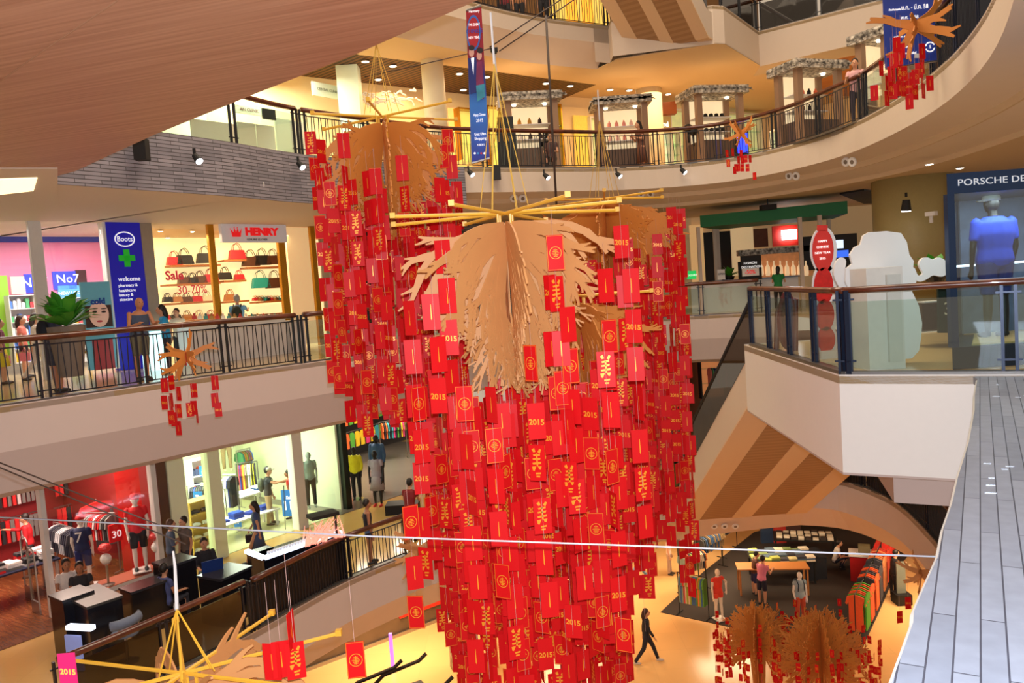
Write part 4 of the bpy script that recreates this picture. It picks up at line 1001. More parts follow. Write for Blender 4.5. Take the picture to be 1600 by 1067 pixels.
uppost('white post right of the sale sign', F2, 462, 477, 0, 815, M_WHITE, .3)
uppost('thin dark post beside the yellow hooded mannequin', pl(S2, .2), 541, 549, 0, 810, mat('dark_green_metal', lin(34, 44, 38), .3, .5))
for x0, x1, lb in ((81, 247, 'large window pane of the red football shop'), (298, 333, 'narrow window pane left of the pale green post'), (352, 462, 'wide window pane with the sale sign behind'), (477, 541, 'window pane right of the white post')):
    a = PD(x0, 870, F2); b = PD(x1, 870, F2); o = MB().wall(a[:2], b[:2], Z2+.02, -1.65, .015).obj('window_pane', M_SHOP); tag(o, lb, 'window pane', 'lower shop window panes')
# clothes rails
def rail(label, p0, p1, h, cols, n, grp, z=Z2, w=.42, l=.62, facing=False, catn='shirt', nm='hanging_shirt', lab='', frame=True, two=False, dark=M_CHROME, sl=True):
    a = Vector((p0[0], p0[1], 0)); b = Vector((p1[0], p1[1], 0)); d = (b-a); L = d.length; d.normalize(); c = (a+b)/2
    t = thing('clothes_rail', label, 'clothes rail', (c.x, c.y, z), math.atan2(d.y, d.x), 'clothes rails')
    m = MB(); m.tube([(-L/2, 0, h), (L/2, 0, h)], .016, 6); m.obj('crossbar', dark, t)
    if frame:
        for s in (-1, 1):
            m = MB(); m.tube([(s*L/2, 0, 0), (s*L/2, 0, h)], .018, 6); m.tube([(s*L/2, -.22, .02), (s*L/2, .22, .02)], .018, 6); m.obj('upright', dark, t)
    rr = random.Random(n*7+int(abs(p0[0])*10))
    if frame: facing = False
    if facing: w = min(w, (L-.16)/n/1.27)
    for k in range(n):
        p = a+d*(.08+(L-.16)*(k+.5)/n); dd = (-d.y, d.x) if facing else (d.x, d.y)
        cc = rr.choice(cols); hang((p.x, p.y, z+h-.06), dd, cc, w, l*1.0, .045, '%s %s, %s from left, %s' % (cname(cc), catn, ORD[k], grp), grp, nm, catn, sl)
    return t
REDS = [lin(206, 24, 28), lin(222, 40, 40), lin(150, 16, 22), lin(34, 32, 36), lin(210, 206, 204), lin(120, 116, 112)]
def rl2(label, x0, y0, x1, y1, off0, off1, h, cols, n, grp, lab, **k):
    a = PD(x0, y0, pl(S2, off0)); b = PD(x1, y1, pl(S2, off1)); return rail(label, a, b, h, cols, n, grp, lab=lab, **k)
W3 = 5.2
for k, (hh, nm) in enumerate(((3.3, 'top'), (2.3, 'middle'), (1.3, 'lowest'))):
    rl2('wall rail of red and white jerseys, %s row at far left of the football shop' % nm, -40, 800, 70, 800, W3, W3, hh, REDS, 13, 'jerseys on the %s wall rail at left' % nm, 'jersey on the %s wall rail at the left of the football shop' % nm, frame=False, facing=True, nm='hanging_jersey', catn='jersey')
    rl2('wall rail of red and grey jerseys, %s row behind the numbered jersey mannequin' % nm, 84, 800, 186, 800, W3-.2, W3-.2, hh, REDS, 13, 'jerseys on the %s wall rail at right' % nm, 'jersey on the %s wall rail behind the dummies' % nm, frame=False, facing=True, nm='hanging_jersey', catn='jersey')
rl2('rail of striped tops beside the white post in the football shop', 84, 820, 120, 820, 2.6, 1.2, 1.5, [lin(60, 60, 70), lin(200, 200, 205), lin(30, 30, 50)], 12, 'tops on the rail by the white post', 'striped or plain top on the rail by the white post', nm='hanging_jersey', catn='jersey', facing=True)
rl2('rail of red and grey jerseys in the middle of the football shop', 128, 810, 180, 810, 2.6, 1.6, 1.55, REDS, 12, 'jerseys on the middle floor rail', 'jersey on the middle floor rail of the football shop', nm='hanging_jersey', catn='jersey', facing=True)
# big shirt displayed flat
for x, y, c_, lb in ((150, 790, lin(206, 24, 28), 'large red jersey shown flat above the football shop rail'), (166, 800, lin(104, 100, 96), 'large grey jersey shown flat above the football shop rail')):
    p = PD(x, y, pl(S2, 2.6)); hang((p.x, p.y, min(p.z+.1, -1.95)), (.81, -.59), c_, .8, 1.0, .05, lb, None, 'display_jersey', 'jersey')
sgn('small red discount sign reading 30 by the red wall', pl(S2, 1.3), 169, 189, 818, 846, mat('red_sign', lin(190, 20, 24), .4, emit=.2), [('30', 180, 834, 11, Wt, 1)])
mannequin('mannequin in a navy jersey numbered seven with a red cap, seen from behind', (*SA(sofx(128, 850, .9), .9)[:2], Z2+.14), 100, h=1.75, skin=lin(226, 210, 196), top=lin(16, 26, 70), bottom=lin(16, 30, 90), legs='knee', hat=lin(210, 30, 40), printed='7', base=M_WHITE)
mannequin('white mannequin in a red shirt, black shorts and red cap against the red wall', (*SA(sofx(218, 860, .55), .55)[:2], Z2+.2), -62, h=1.95, skin=lin(232, 226, 216), top=lin(214, 24, 34), bottom=lin(24, 22, 26), legs='knee', hat=lin(216, 40, 50), base=M_WHITE, shoes=lin(40, 60, 60), group=None)
dp = thing('display_plinth', 'red-topped window plinth under the two football mannequins', 'plinth', SA(sofx(175, 880, .7), .7)+Vector((0, 0, Z2)), math.atan2(.81, .59))
MB().span((-1.2, -.4, 0), (1.1, .3, .12)).obj('body', M_WHITE, dp); MB().span((-1.2, -.4, .12), (1.1, .3, .14)).obj('top', mat('red_plinth_top', lin(200, 120, 100), .3), dp)
def ballstand(label, x, y, off, cols):
    p = SA(sofx(x, y, off), off); t = thing('ball_stand', label, 'display stand', (p.x, p.y, Z2+.14))
    MB().lathe([(.14, 0), (.14, .03), (.03, .05), (.03, .5), (.1, .55)], (0, 0, 0), 12).obj('stand', M_CHROME, t)
    MB().ball((0, 0, .66), .13, 14).obj('ball', cm(cols[0], .4), t); MB().ball((0, 0, .93), .15, 14, (1, 1, .75)).obj('cap_display', cm(cols[1], .4), t)
ballstand('ball on a stand topped with a red and white cap in the football shop window', 167, 890, .45, (lin(230, 226, 220), lin(214, 50, 50)))
ballstand('small red and white ball stand beside the child near the red mannequin', 247, 880, .1, (lin(230, 226, 220), lin(206, 40, 40)))
# table of merchandise at the far left
def table(label, p, rz, w, d, h, m, mleg, cat='table', group=None, name='table'):
    t = thing(name, label, cat, p, rz, group); MB().span((-w/2, -d/2, h-.04), (w/2, d/2, h)).obj('table_top', m, t)
    for sx_ in (-1, 1):
        for sy_ in (-1, 1): MB().span((sx_*(w/2-.08)-.03, sy_*(d/2-.08)-.03, 0), (sx_*(w/2-.08)+.03, sy_*(d/2-.08)+.03, h-.04)).obj('leg', mleg, t)
    return t
def fold(p, rz, col, w=.3, d=.24, h=.06, label='', group='', n=1, name='folded_shirt', cat='shirt'):
    mb = MB(); mb.box((0, 0, h*.25), (w, d, h*.5)).box((0, .005, h*.7), (w*.96, d*.96, h*.4)).box((0, -.02, h*.93), (w*.4, d*.5, h*.14)); o = mb.obj(name, cm(col)); o.location = p; o.rotation_euler = (0, 0, rz); return tag(o, label, cat, group)
def stack_fold(p0, rz, w, d, z, nx, ny, cols, label, group, hs=(1, 3), seed=3, size=(.3, .24)):
    rr = random.Random(seed)
    for i in range(nx):
        for j in range(ny):
            x = (-w/2+w*(i+.5)/nx); y = (-d/2+d*(j+.5)/ny); c, s = math.cos(rz), math.sin(rz)
            for k in range(rr.randint(*hs)):
                cc = rr.choice(cols); fold((p0[0]+x*c-y*s, p0[1]+x*s+y*c, z+k*.062), rz+rr.uniform(-.1, .1), cc, size[0], size[1], .06, '%s item %s up, pile %s, row %s, %s' % (cname(cc), ORD[k], ORD[i], ORD[j], group), group)
tp = PZ(22, 940, Z2)
tt = (tp.x, tp.y, Z2+.012)
table('dark table of red and white merchandise at the far left of the football shop', tt, .95, 1.9, .9, .82, mat('blue_black_table', lin(30, 34, 60), .4), M_CHROME)
stack_fold(tt, .95, 1.8, .8, Z2+.832, 5, 2, REDS+[lin(230, 226, 220)], 'folded red, white or dark shirt on the far left table', 'folded shirts on the far left table', (2, 4))
person('person in a red top reaching over the merchandise table', foot(52, 900, Z2), 200, pose='reach', h=1.66, top=lin(200, 30, 40), bottom=lin(40, 34, 40), sleeve=1.7)
for x, y in ((47, 935), (58, 958)):
    p = foot(x, y, Z2); t = thing('security_gate', 'clear anti-theft gate, %s of the two by the football shop entrance' % ('farther' if x < 50 else 'nearer'), 'security gate', (p[0], p[1], Z2+.012), .9)
    MB().span((-.02, -.22, 0), (.02, .22, .28)).obj('base', M_CHROME, t); m = MB(); m.tube([(0, -.2, .28), (0, -.2, 1.4), (0, -.1, 1.5), (0, .1, 1.5), (0, .2, 1.4), (0, .2, .28)], .018, 6); m.obj('frame', M_CHROME, t); MB().span((-.005, -.18, .3), (.005, .18, 1.46)).obj('clear_panel', M_GLASS, t)
# ---- clothes shop contents
GRN = [lin(236, 236, 220), lin(60, 110, 190), lin(40, 50, 70), lin(210, 60, 60), lin(220, 200, 60), lin(90, 130, 100), lin(160, 60, 70), lin(26, 26, 34)]
P5 = pl(S2, 4.9)
shelf_unit('high white shelf of folded clothes left of the pale green post', pl(S2, 3.6), 292, 330, 715, 790, 3, M_WHITE, ig='folded clothes on the high left shelf', ilabel='folded garment on the high shelf left of the pale green post', cols=[lin(226, 190, 90), lin(214, 96, 60), lin(240, 240, 230), lin(70, 80, 110)], n=6, iname='folded_garment', icat='garment', ih=.5, seed=2)
shelf_unit('bright blue wall unit with a bag hanging in it', pl(S2, 4.6), 402, 428, 690, 790, 3, mat('bright_blue_unit', lin(30, 110, 200), .4, emit=.15), ig='items in the blue wall unit', ilabel='folded item in the bright blue wall unit', cols=[lin(70, 150, 220), lin(240, 240, 240)], n=3, iname='folded_garment', icat='garment', ih=.4, seed=8)
shelf_unit('white wall unit right of the blue one', pl(S2, 4.6), 430, 462, 682, 800, 3, M_WHITE, ig='items in the white wall unit', ilabel='folded item in the white wall unit beside the blue one', cols=[lin(60, 110, 190), lin(240, 240, 240)], n=3, iname='folded_garment', icat='garment', ih=.35, seed=9)
rl2('wall rail of patterned tops left of the blue unit', 384, 740, 402, 740, 4.7, 4.7, 3.1, [lin(120, 50, 50), lin(60, 100, 60), lin(40, 40, 44)], 4, 'patterned tops left of the blue unit', 'patterned top hanging left of the blue unit', frame=False, facing=True, l=1.0)
rl2('rail of red and white striped clothes behind the child in red', 432, 760, 462, 760, 4.2, 4.2, 2.5, [lin(150, 40, 50), lin(226, 220, 214), lin(200, 70, 70)], 9, 'clothes on the striped rail', 'red or white garment on the rail behind the child', l=1.1, facing=True)
rl2('rail of blue, yellow and black clothes behind the middle window', 374, 790, 408, 790, 3.0, 2.6, 1.7, [lin(230, 220, 50), lin(40, 80, 180), lin(30, 36, 60), lin(226, 226, 226), lin(230, 220, 50), lin(210, 60, 60)], 20, 'clothes on the middle rail', 'garment on the rail behind the middle window', l=.95, facing=True)
rl2('short rail of dark clothes just right of the pale green post', 354, 800, 374, 800, 2.0, 1.6, 1.7, [lin(30, 50, 140), lin(24, 26, 30), lin(230, 230, 225)], 9, 'clothes on the short rail by the green post', 'garment on the short rail by the pale green post', l=.9, facing=True)
rl2('rail of mixed colourful clothes behind the folded-clothes tables', 378, 800, 400, 800, 3.9, 3.9, 1.9, [lin(226, 190, 60), lin(60, 130, 80), lin(210, 60, 60), lin(60, 110, 190)], 20, 'clothes on the colourful rear rail', '', l=.9)
rl2('low rail of dark blue clothes left of the pale green post', 298, 820, 330, 820, 2.6, 2.2, 1.5, [lin(30, 60, 130), lin(60, 60, 50), lin(40, 44, 60)], 7, 'clothes on the low left rail', 'garment on the low rail left of the pale green post', l=.8, facing=True)
mannequin('hanging display of blue and khaki casual clothes high behind the left window', (*SA(sofx(358, 760, 4.0), 4.0)[:2], Z2+1.3), -60, h=1.7, skin=lin(200, 190, 160), top=lin(50, 90, 140), bottom=lin(140, 120, 80), headless=True)
BLS = mat('blue_sale_card', lin(30, 120, 200), .4, emit=.35)
def salecard(label, off, x0, x1, y0, y1, big=False, grp=None):
    q_ = PD((x0+x1)/2, (y0+y1)/2, pl(S2, off)); FP = (q_.x, q_.y, .97, -.12, 0)
    t = sgn(label, FP, x0, x1, y0, y1, BLS, [], .03, 'sale_sign', 'sale sign', grp); xc, yc = (x0+x1)/2, (y0+y1)/2; h = y1-y0
    wtext('Sale', 'lettering', FP, xc-(2 if big else 0), y0+h*.28, h*.12, Wt, t, fwd=.06, bold=.004)
    wtext('11', 'lettering', FP, xc-(4 if big else 0), y0+h*.6, h*.32, Wt, t, fwd=.06, bold=.012 if big else 0)
    if big: wtext('% off', 'lettering', FP, xc+9, y0+h*.6, h*.1, Wt, t, fwd=.06)
    return t
big = salecard('large blue sale sign with 11 % off on a thin stand by the white post', .3, 441, 470, 765, 806, True)
m = MB()
for dx in (-.25, .25): m.tube([SA(sofx(455, 800, .3)+dx, .33)+Vector((0, 0, Z2+.012)), SA(sofx(455, 800, .3)+dx*.6, .35)+Vector((0, 0, Z2+1.3))], .012, 5)
o = m.obj('sign_stand', M_BLK); on(big, o)
salecard('small blue sale sign on the shoe cabinet', 1.5, 303, 317, 768, 788, grp=None); salecard('small blue sale sign on the high left shelf', 3.2, 312, 326, 728, 745, grp=None); salecard('small blue sale sign on the folded-clothes table', 1.6, 366, 377, 803, 823, grp=None)
# shoe cabinet
cp_ = SA(sofx(317, 850, .9), .9)
t = thing('shoe_cabinet', 'yellow wooden cabinet with four shelves of sneakers', 'cabinet', (cp_.x, cp_.y, Z2+.012), math.atan2(.81, .59))
M_YW = mat('yellow_plywood', lin(190, 150, 60), .5)
MB().span((-.36, .12, 0), (.36, .3, 1.45)).obj('back', M_YW, t)
for k in range(5): MB().span((-.36, -.15, k*.355), (.36, .12, k*.355+.03)).obj('shelf', M_YW, t)
for s in (-1, 1): MB().span((s*.36-.015, -.15, 0), (s*.36+.015, .12, 1.45)).obj('side_panel', M_YW, t)
for k in range(4):
    for j in (-1, 1):
        q = SA(sofx(317, 850, .9)+j*.17, .9); m = MB(); m.tube([(-.12, 0, .05), (0, 0, .06), (.12, 0, .04), (.16, 0, .03)], [.05, .055, .04, .02], 8); m.tube([(-.13, 0, .015), (.15, 0, .015)], .02, 6); o = m.obj('sneaker', cm((lin(230, 226, 216), lin(214, 200, 170), lin(230, 230, 226), lin(60, 40, 44))[k]), None, True, (q.x, q.y, Z2+.042+k*.355)); o.rotation_euler = (0, 0, .94)
        tag(o, '%s sneaker on the %s shelf of the yellow cabinet' % ('left' if j < 0 else 'right', ('lowest', 'second', 'third', 'top')[k]), 'shoe', 'sneakers on the yellow cabinet %d' % k)
for i, (x, y, lb, cc, w) in enumerate(((385, 860, 'low white table with folded blue tops behind the sale window', [lin(20, 60, 160), lin(30, 80, 190)], 2.0), (372, 825, 'white table of pale folded clothes behind the first', [lin(236, 236, 228), lin(220, 226, 220), lin(40, 80, 140)], 2.2))):
    of = (1.3, 2.4)[i]; q = SA(sofx(x, y, of), of); table(lb, (q.x, q.y, Z2+.012), .94, w, .8, (.5, .85)[i], M_WHITE, M_WHITE)
    stack_fold((q.x, q.y), .94, w*.95, .7, Z2+.012+(.5, .85)[i], (4, 5)[i], 1, cc, ('folded blue top on the low white table', 'pale folded garment on the farther white table')[i], ('folded blue tops', 'pale folded clothes')[i], (1, 3), size=(.34, .3))
person('man in dark grey shirt, khaki trousers and cap reaching out in the clothes shop', (*SA(sofx(421, 800, 1.2), 1.2)[:2], Z2+.012), 10, pose='reach', h=1.75, top=lin(60, 62, 66), bottom=lin(190, 160, 120), hat=lin(196, 190, 170), pack=lin(90, 96, 80))
person('child in a red shirt facing the man with the cap', (*SA(sofx(457, 805, 1.1), 1.1)[:2], Z2+.012), 190, pose='reach', h=1.5, top=lin(206, 40, 40), bottom=lin(150, 110, 90), legs='knee', skin=SKIN2)
mannequin('grey mannequin torso with black trousers in the right shop window', (*SA(sofx(488, 800, .6), .6)[:2], Z2+.3), -60, h=1.75, skin=lin(150, 160, 150), top=lin(130, 150, 140), bottom=lin(34, 38, 40))
mannequin('dark clothed dummy hanging high behind the right window pane', (*SA(sofx(492, 720, 2.2), 2.2)[:2], Z2+1.2), -60, h=1.7, skin=lin(60, 66, 60), top=lin(44, 52, 50), bottom=lin(70, 80, 70), headless=True)
person('woman with long dark hair in a slate blue dress passing the sale sign', foot(407, 878, Z2), -170, pose='walk', h=1.6, top=lin(66, 84, 128), skirt=.5, hairlen=.3, bag=lin(50, 30, 40))
# ---- sports shop at the right
SP = [lin(240, 110, 50), lin(30, 90, 180), lin(236, 60, 130), lin(90, 170, 60), lin(40, 40, 50), lin(60, 160, 170), lin(220, 220, 220), lin(240, 200, 40)]
for k, (hh, nm) in enumerate(((3.2, 'top'), (2.2, 'middle'), (1.25, 'lowest'))):
    rl2('wall rail of bright sports tops, %s of three' % nm, 512, 720, 640, 700, 5.2, 6.0, hh, SP, 16, 'sports tops on the %s wall rail' % nm, 'bright sports top on the %s wall rail' % nm, frame=False, facing=True)
    rl2('wall rail of dark sports clothes behind the envelopes, %s of three' % nm, 645, 720, 740, 700, 6.0, 6.0, hh, [lin(40, 44, 60), lin(30, 60, 140), lin(70, 70, 74)], 14, 'dark sports tops on the %s wall rail' % nm, 'dark sports top on the %s right wall rail' % nm, frame=False, facing=True)
rl2('floor rail of blue and orange sportswear in the sports shop', 600, 760, 640, 745, 4.2, 3.6, 1.6, SP, 12, 'sportswear on the floor rail', 'sportswear on the floor rail right of the blue jacket dummy', facing=True)
rl2('floor rail of coral and green sportswear behind the glass', 512, 760, 540, 760, 2.8, 2.4, 1.6, [lin(230, 80, 80), lin(60, 170, 160), lin(230, 90, 70)], 9, 'coral and green sportswear', 'coral or green sportswear behind the dark post', facing=True)
mannequin('mannequin in a bright yellow hooded jacket and black leggings', foot(559, 780, Z2), -95, h=1.78, skin=lin(30, 28, 30), top=lin(226, 226, 30), bottom=lin(26, 26, 32), sleeve=1.6, hat=None, base=M_GLASS)
mannequin('black mannequin in a patterned grey and pink dress', foot(592, 790, Z2), -100, h=1.8, skin=lin(26, 24, 26), top=lin(160, 150, 160), skirt=.38, bottom=lin(170, 160, 168), shoes=lin(220, 60, 50))
mannequin('tall black mannequin in a blue jacket behind the patterned dress', foot(594, 768, Z2), -100, h=2.0, skin=lin(22, 22, 28), top=lin(60, 96, 140), bottom=lin(30, 34, 44), sleeve=1.8)
mannequin('beige-trousered mannequin at the right of the sports shop', foot(697, 772, Z2), -90, h=1.85, skin=lin(190, 150, 110), top=lin(60, 60, 70), bottom=lin(196, 160, 110))
tag(MB().span((-.5, -.3, 0), (.5, .3, .3)).obj('floor_mat_box', M_BLK, None, False, PZ(630, 800, Z2)), 'low black box on the grey shop floor', 'box')
person('woman in a black top and denim shorts leaning back on the railing', foot(580, 880, Z2), 20, pose='akimbo', h=1.62, top=lin(34, 34, 46), tank=True, bottom=lin(80, 100, 140), legs='short', skin=SKIN2, hairlen=.0)
person('person in a dark red shirt seen from behind at the railing', foot(644, 845, Z2), 70, pose='rail', h=1.68, top=lin(130, 24, 30), bottom=lin(50, 44, 50), legs='knee')
# ---- cafe bar behind the dark railing
M_COUNT = mat('black_gloss_counter', lin(20, 20, 26), .2, coat=.4); M_TOPB = mat('black_bar_top', lin(44, 44, 50), .25)
M_GLW = mat('white_glow_strip', (1, 1, 1), .4, emit=3.2, ecol=(.72, .82, 1), noise=0)
def barbox(label, pxa, pxb, h, depth, glow=None, mtop=M_TOPB, name='bar_counter', shrink=0):
    """counter whose front foot runs between two floor points"""
    a = PZ(pxa[0], pxa[1], Z2+h); b = PZ(pxb[0], pxb[1], Z2+h); d = Vector((b.x-a.x, b.y-a.y, 0)); w = d.length
    t = thing(name, label, 'counter', (a.x, a.y, Z2), math.atan2(d.y, d.x), 'cafe counters')
    MB().span((0, 0, 0), (w, depth, h-.05)).obj('body', M_COUNT, t); MB().span((-.02, -.02, h-.05), (w+.02, depth+.02, h)).obj('top', mtop, t)
    if glow: MB().span((0, -.05, h-.02), (w, .06, h+.05)).obj('light_strip', M_GLW, t)
    return t
barbox('long black cafe counter with a glowing white upper edge', (413, 873), (533, 832), 1.12, .55, True)
barbox('short glowing return of the cafe counter beside the woman in the slate dress', (385, 862), (412, 873), 1.12, .5, True)
barbox('tall black box counter behind the blue laptop', (262, 885), (305, 870), 1.25, .6)
barbox('dark wood-topped counter at the left end of the cafe', (98, 938), (145, 922), 1.2, .6)
barbox('black cabinet with steel edges and a slot on top', (136, 948), (190, 930), 1.15, 1.2, mtop=mat('cabinet_top', lin(60, 58, 56), .3))
barbox('low black counter in the middle of the cafe', (205, 925), (262, 905), 1.0, .5)
barbox('black counter with drinks gear right of the laptop', (345, 905), (392, 884), 1.05, .7)
g = PZ(106, 975, Z2+.95); h_ = PZ(146, 985, Z2+.85)
tag(MB().wall((g.x, g.y), (h_.x, h_.y), Z2+.86, Z2+.94, .12).obj('light_strip', M_GLW), 'bright white light strip on the end of the cafe counter at far left', 'light strip')
t = sgn('lit bluish poster under the far left end of the cafe', (g.x, g.y, h_.x-g.x, h_.y-g.y, .1), 106, 130, 992, 1046, mat('bluish_lit_poster', lin(120, 132, 186), .4, emit=.5, noise=.3, scale=3), [], .04, 'poster', 'poster')
f_ = PZ(506, 842, Z2+1.15)
t = thing('glass_fire_feature', 'pink glittering glass display with a black lid at the end of the cafe counter', 'display', (f_.x, f_.y, Z2+1.12), .6)
rr = random.Random(4); m = MB()
for k in range(46): m.tube([(rr.uniform(-.5, .5), rr.uniform(-.15, .15), 0), (rr.uniform(-.5, .5), rr.uniform(-.15, .15), rr.uniform(.2, .5))], [.03, .004], 5)
m.obj('glass_shards', mat('pink_lit_glass', lin(255, 150, 130), .2, emit=1.1, noise=.5, scale=20), t); MB().span((-.3, -.2, .56), (.35, .2, .64)).obj('lid', M_BLK, t); MB().span((.3, -.03, 0), (.34, .03, .56)).obj('post', M_BLK, t)
for k in range(24):
    q = PZ(420+k*4.6, 868-k*1.58, Z2+1.16); m = MB(); m.lathe([(.03, 0), (.035, .09), (.03, .1)], (0, 0, 0), 8); tag(m.obj('glass_cup', mat('frosted_cup', lin(220, 226, 240), .2, emit=.3), None, True, q), 'small glass, %s from the left along the glowing cafe counter' % ORD[k], 'glass', 'glasses along the glowing counter')
lp = thing('laptop', 'open dark blue laptop on the cafe counter', 'laptop', PZ(330, 893, Z2+1.0), .6); MB().span((-.22, -.15, 0), (.22, .15, .02)).obj('keyboard', M_BLK, lp); MB().box((0, -.17, .16), (.44, .02, .3), (.15, 0, 0)).obj('screen_lid', cm(lin(24, 50, 110), .3), lp)
person('person with tied-up hair in a blue patterned top beside the red wall', foot(272, 915, Z2), 30, pose='read', h=1.62, top=lin(80, 96, 120), bottom=lin(60, 50, 60), hair=lin(90, 60, 40), sleeve=1.2)
person('young man with short dark hair in a brown-grey shirt in the cafe', foot(297, 912, Z2), -120, pose='stand', h=1.66, top=lin(96, 84, 78), bottom=lin(50, 50, 60))
person('seated person in a black and white striped top behind the laptop', foot(326, 925, Z2), -60, pose='sit', h=1.7, top=lin(34, 34, 40), bottom=lin(30, 30, 40), sleeve=1.5)
person('woman in white resting her chin at the far left cafe counter', foot(112, 965, Z2), -50, pose='sit', h=1.75, top=lin(226, 214, 206), bottom=lin(60, 50, 60), hairlen=.1, skin=SKIN2)
person('woman in black beside the woman in white at the far left cafe counter', foot(133, 968, Z2), -60, pose='sit', h=1.7, top=lin(40, 36, 40), bottom=lin(40, 40, 50), hairlen=.15, skin=SKIN2)
person('dark-haired person sitting low behind the cafe railing', foot(263, 975, Z2), 60, pose='sit', h=1.7, top=lin(70, 80, 130), bottom=lin(40, 40, 50))
cs_ = thing('bar_chair', 'bar chair with a pale grey-blue curved back behind the dark railing', 'chair', PZ(205, 1035, Z2), 1.1)
m = MB(); m.tube([(-.3, .05, .82), (-.22, -.08, .84), (0, -.14, .85), (.22, -.08, .84), (.3, .05, .82)], .06, 8, flat=1.6); m.obj('backrest', cm(lin(120, 130, 150)), cs_, True); MB().lathe([(.24, .55), (.25, .6), (.2, .62)], (0, .08, 0), 16).obj('seat', cm(lin(110, 120, 140)), cs_); MB().lathe([(.2, 0), (.2, .02), (.03, .04), (.03, .55)], (0, .08, 0), 12).obj('pedestal', M_CHROME, cs_)
m = MB()
for s in (-.2, .2): m.tube([(s, .0, .58), (s*1.1, -.08, .82)], .015, 5)
m.obj('back_support', M_CHROME, cs_)
# ------------------------------------------------------------------ upper floor shops, left to right
WA = (-5.8, 26.9, 5.0, 3.8); WB = (-.8, 30.7, 9.8, 5.3)
LA = pl(WA, 0); LB = pl(WB, 0); CL = (-8.2, 20.6, .62, .78, 0)   # clinic front just behind the glass railing
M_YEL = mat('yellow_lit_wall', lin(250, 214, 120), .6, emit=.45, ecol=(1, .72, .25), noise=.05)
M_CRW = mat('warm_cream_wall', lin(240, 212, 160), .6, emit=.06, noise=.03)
a, b = Vector(WA[:2]), Vector((-.8, 30.7)); d = (b-a).normalized()
struct('wall_back', MB().wall(a-d*9, b+d*.1, 5, 9.0, .1), M_CRW)
a2 = b; b2 = Vector((15, 39.2)); struct('wall_back', MB().wall(a2, b2, 5, 9.02, .1), M_CRW)
struct('wall_right', MB().wall((15, 39), (22, 26), 5, 9, .1), M_CRW)
struct('wall_back', MB().wall((-20, 40), (24, 40), 0, 3.9, .1), M_CRW)
M_CLN = mat('pale_green_clinic_wall', lin(226, 236, 206), .5, emit=.12, noise=.03)
c0 = PD(300, 250, CL); c1 = PD(540, 250, CL); dd = Vector((c1.x-c0.x, c1.y-c0.y)).normalized(); nn = Vector((-dd.y, dd.x))
struct('wall_back', MB().wall(Vector(c0[:2])+nn*3-dd*4, Vector(c1[:2])+nn*3, 5, 8.8, .1), M_CLN)
CP = (c0.x, c0.y, dd.x, dd.y)
t = thing('clinic_front', 'white glass-fronted clinic counter wall above the grey stone', 'shopfront', (c1.x, c1.y, 5))
for x0, x1, y0, y1, mm in ((300, 372, 190, 232, 'w'), (373, 400, 192, 234, 'w'), (402, 430, 196, 240, 'w'), (432, 455, 186, 242, 'g'), (455, 478, 190, 244, 'w')):
    on(t, board(MB(), pl(CP, .6), x0, x1, y0, y1, .05).obj('panel', M_CLN if mm == 'g' else mat('white_clinic_panel', lin(214, 216, 198), .4, emit=.08)))
c_ = PD(400, 150, pl(CP, 1.5)); light('AREA', 'clinic_ceiling_light', (c_.x, c_.y, 8.5), 420, (.95, 1, .8), 4, 1.5, aim=(c_.x, c_.y, 5))
for k, (x, y, x2, y2) in enumerate(((392, 152, 440, 164), (412, 143, 470, 158), (432, 136, 486, 150))):
    a_ = PZ(x, y, 8.75); b_ = PZ(x2, y2, 8.75); tag(MB().wall((a_.x, a_.y), (b_.x, b_.y), 8.72, 8.76, .1).obj('linear_light', M_LAMPW), 'long white line light on the clinic ceiling, %s of three' % ('lowest', 'middle', 'topmost')[k], 'ceiling light', 'clinic line lights')
sgn('dark clinic name board with pale letters behind the railing', pl(CP, 1.6), 366, 410, 167, 179, mat('clinic_board', lin(214, 214, 190), .4), [('AN CLINIC', 388, 173, 5, mat('maroon_letters', lin(120, 30, 26), .5), 1)])
sgn('black television over the clinic railing', pl(CP, .5), 409, 429, 171, 187, M_BLK, name='television', cat='television')
sgn('translucent grey hanging sign at the right of the clinic', pl(CP, 1.0), 487, 533, 132, 153, mat('grey_translucent', lin(190, 190, 170), .4), [('DENTAL CLINIC', 510, 142, 4, mat('grey_letters', lin(110, 108, 96), .5), 1)])
for x0, x1, lb in ((486, 493, 'bright vertical light panel right of the clinic'), (466, 471, 'narrow bright vertical light panel in the clinic')):
    a_ = PD(x0, 200, pl(CP, 2.6)); b_ = PD(x1, 200, pl(CP, 2.6)); tag(MB().wall(a_[:2], b_[:2], 5.2, 8.2, .05).obj('glowing_wall_strip', M_LAMPW), lb, 'light', 'clinic light panels')
bt_ = PD(443, 225, pl(CP, .3)); t = thing('chair', 'white rounded wall chair silhouette in the clinic window', 'chair', (bt_.x, bt_.y, 5))
m = MB(); m.lathe([(.16, 0), (.14, .05), (.03, .08), (.03, .5)], (0, 0, 0), 14); m.obj('pedestal', M_WHITE, t); MB().lathe([(.1, .5), (.24, .56), (.26, .75), (.2, .6)], (0, 0, 0), 16, .9).obj('seat', M_WHITE, t, True)
def column(label, x, y0, r, z0, z1, m, dist=None, grp='round columns'):
    p = PY(x, y0, dist); o = MB().lathe([(r, 0), (r, z1-z0)], (0, 0, 0), 32).obj('column', m, None, True, (p.x, p.y, z0)); return tag(o, label, 'column', grp)
M_COLM = mat('white_column_plaster', lin(232, 220, 190), .6, noise=.02)
column('tall round white column rising beside the red banner', 681, 180, .36, 5, 10, M_COLM, 25.6)
column('round orange-lit column with a shadow gap, behind the kiosks', 1016, 190, .5, 5, 9, M_COLM, 31.5)
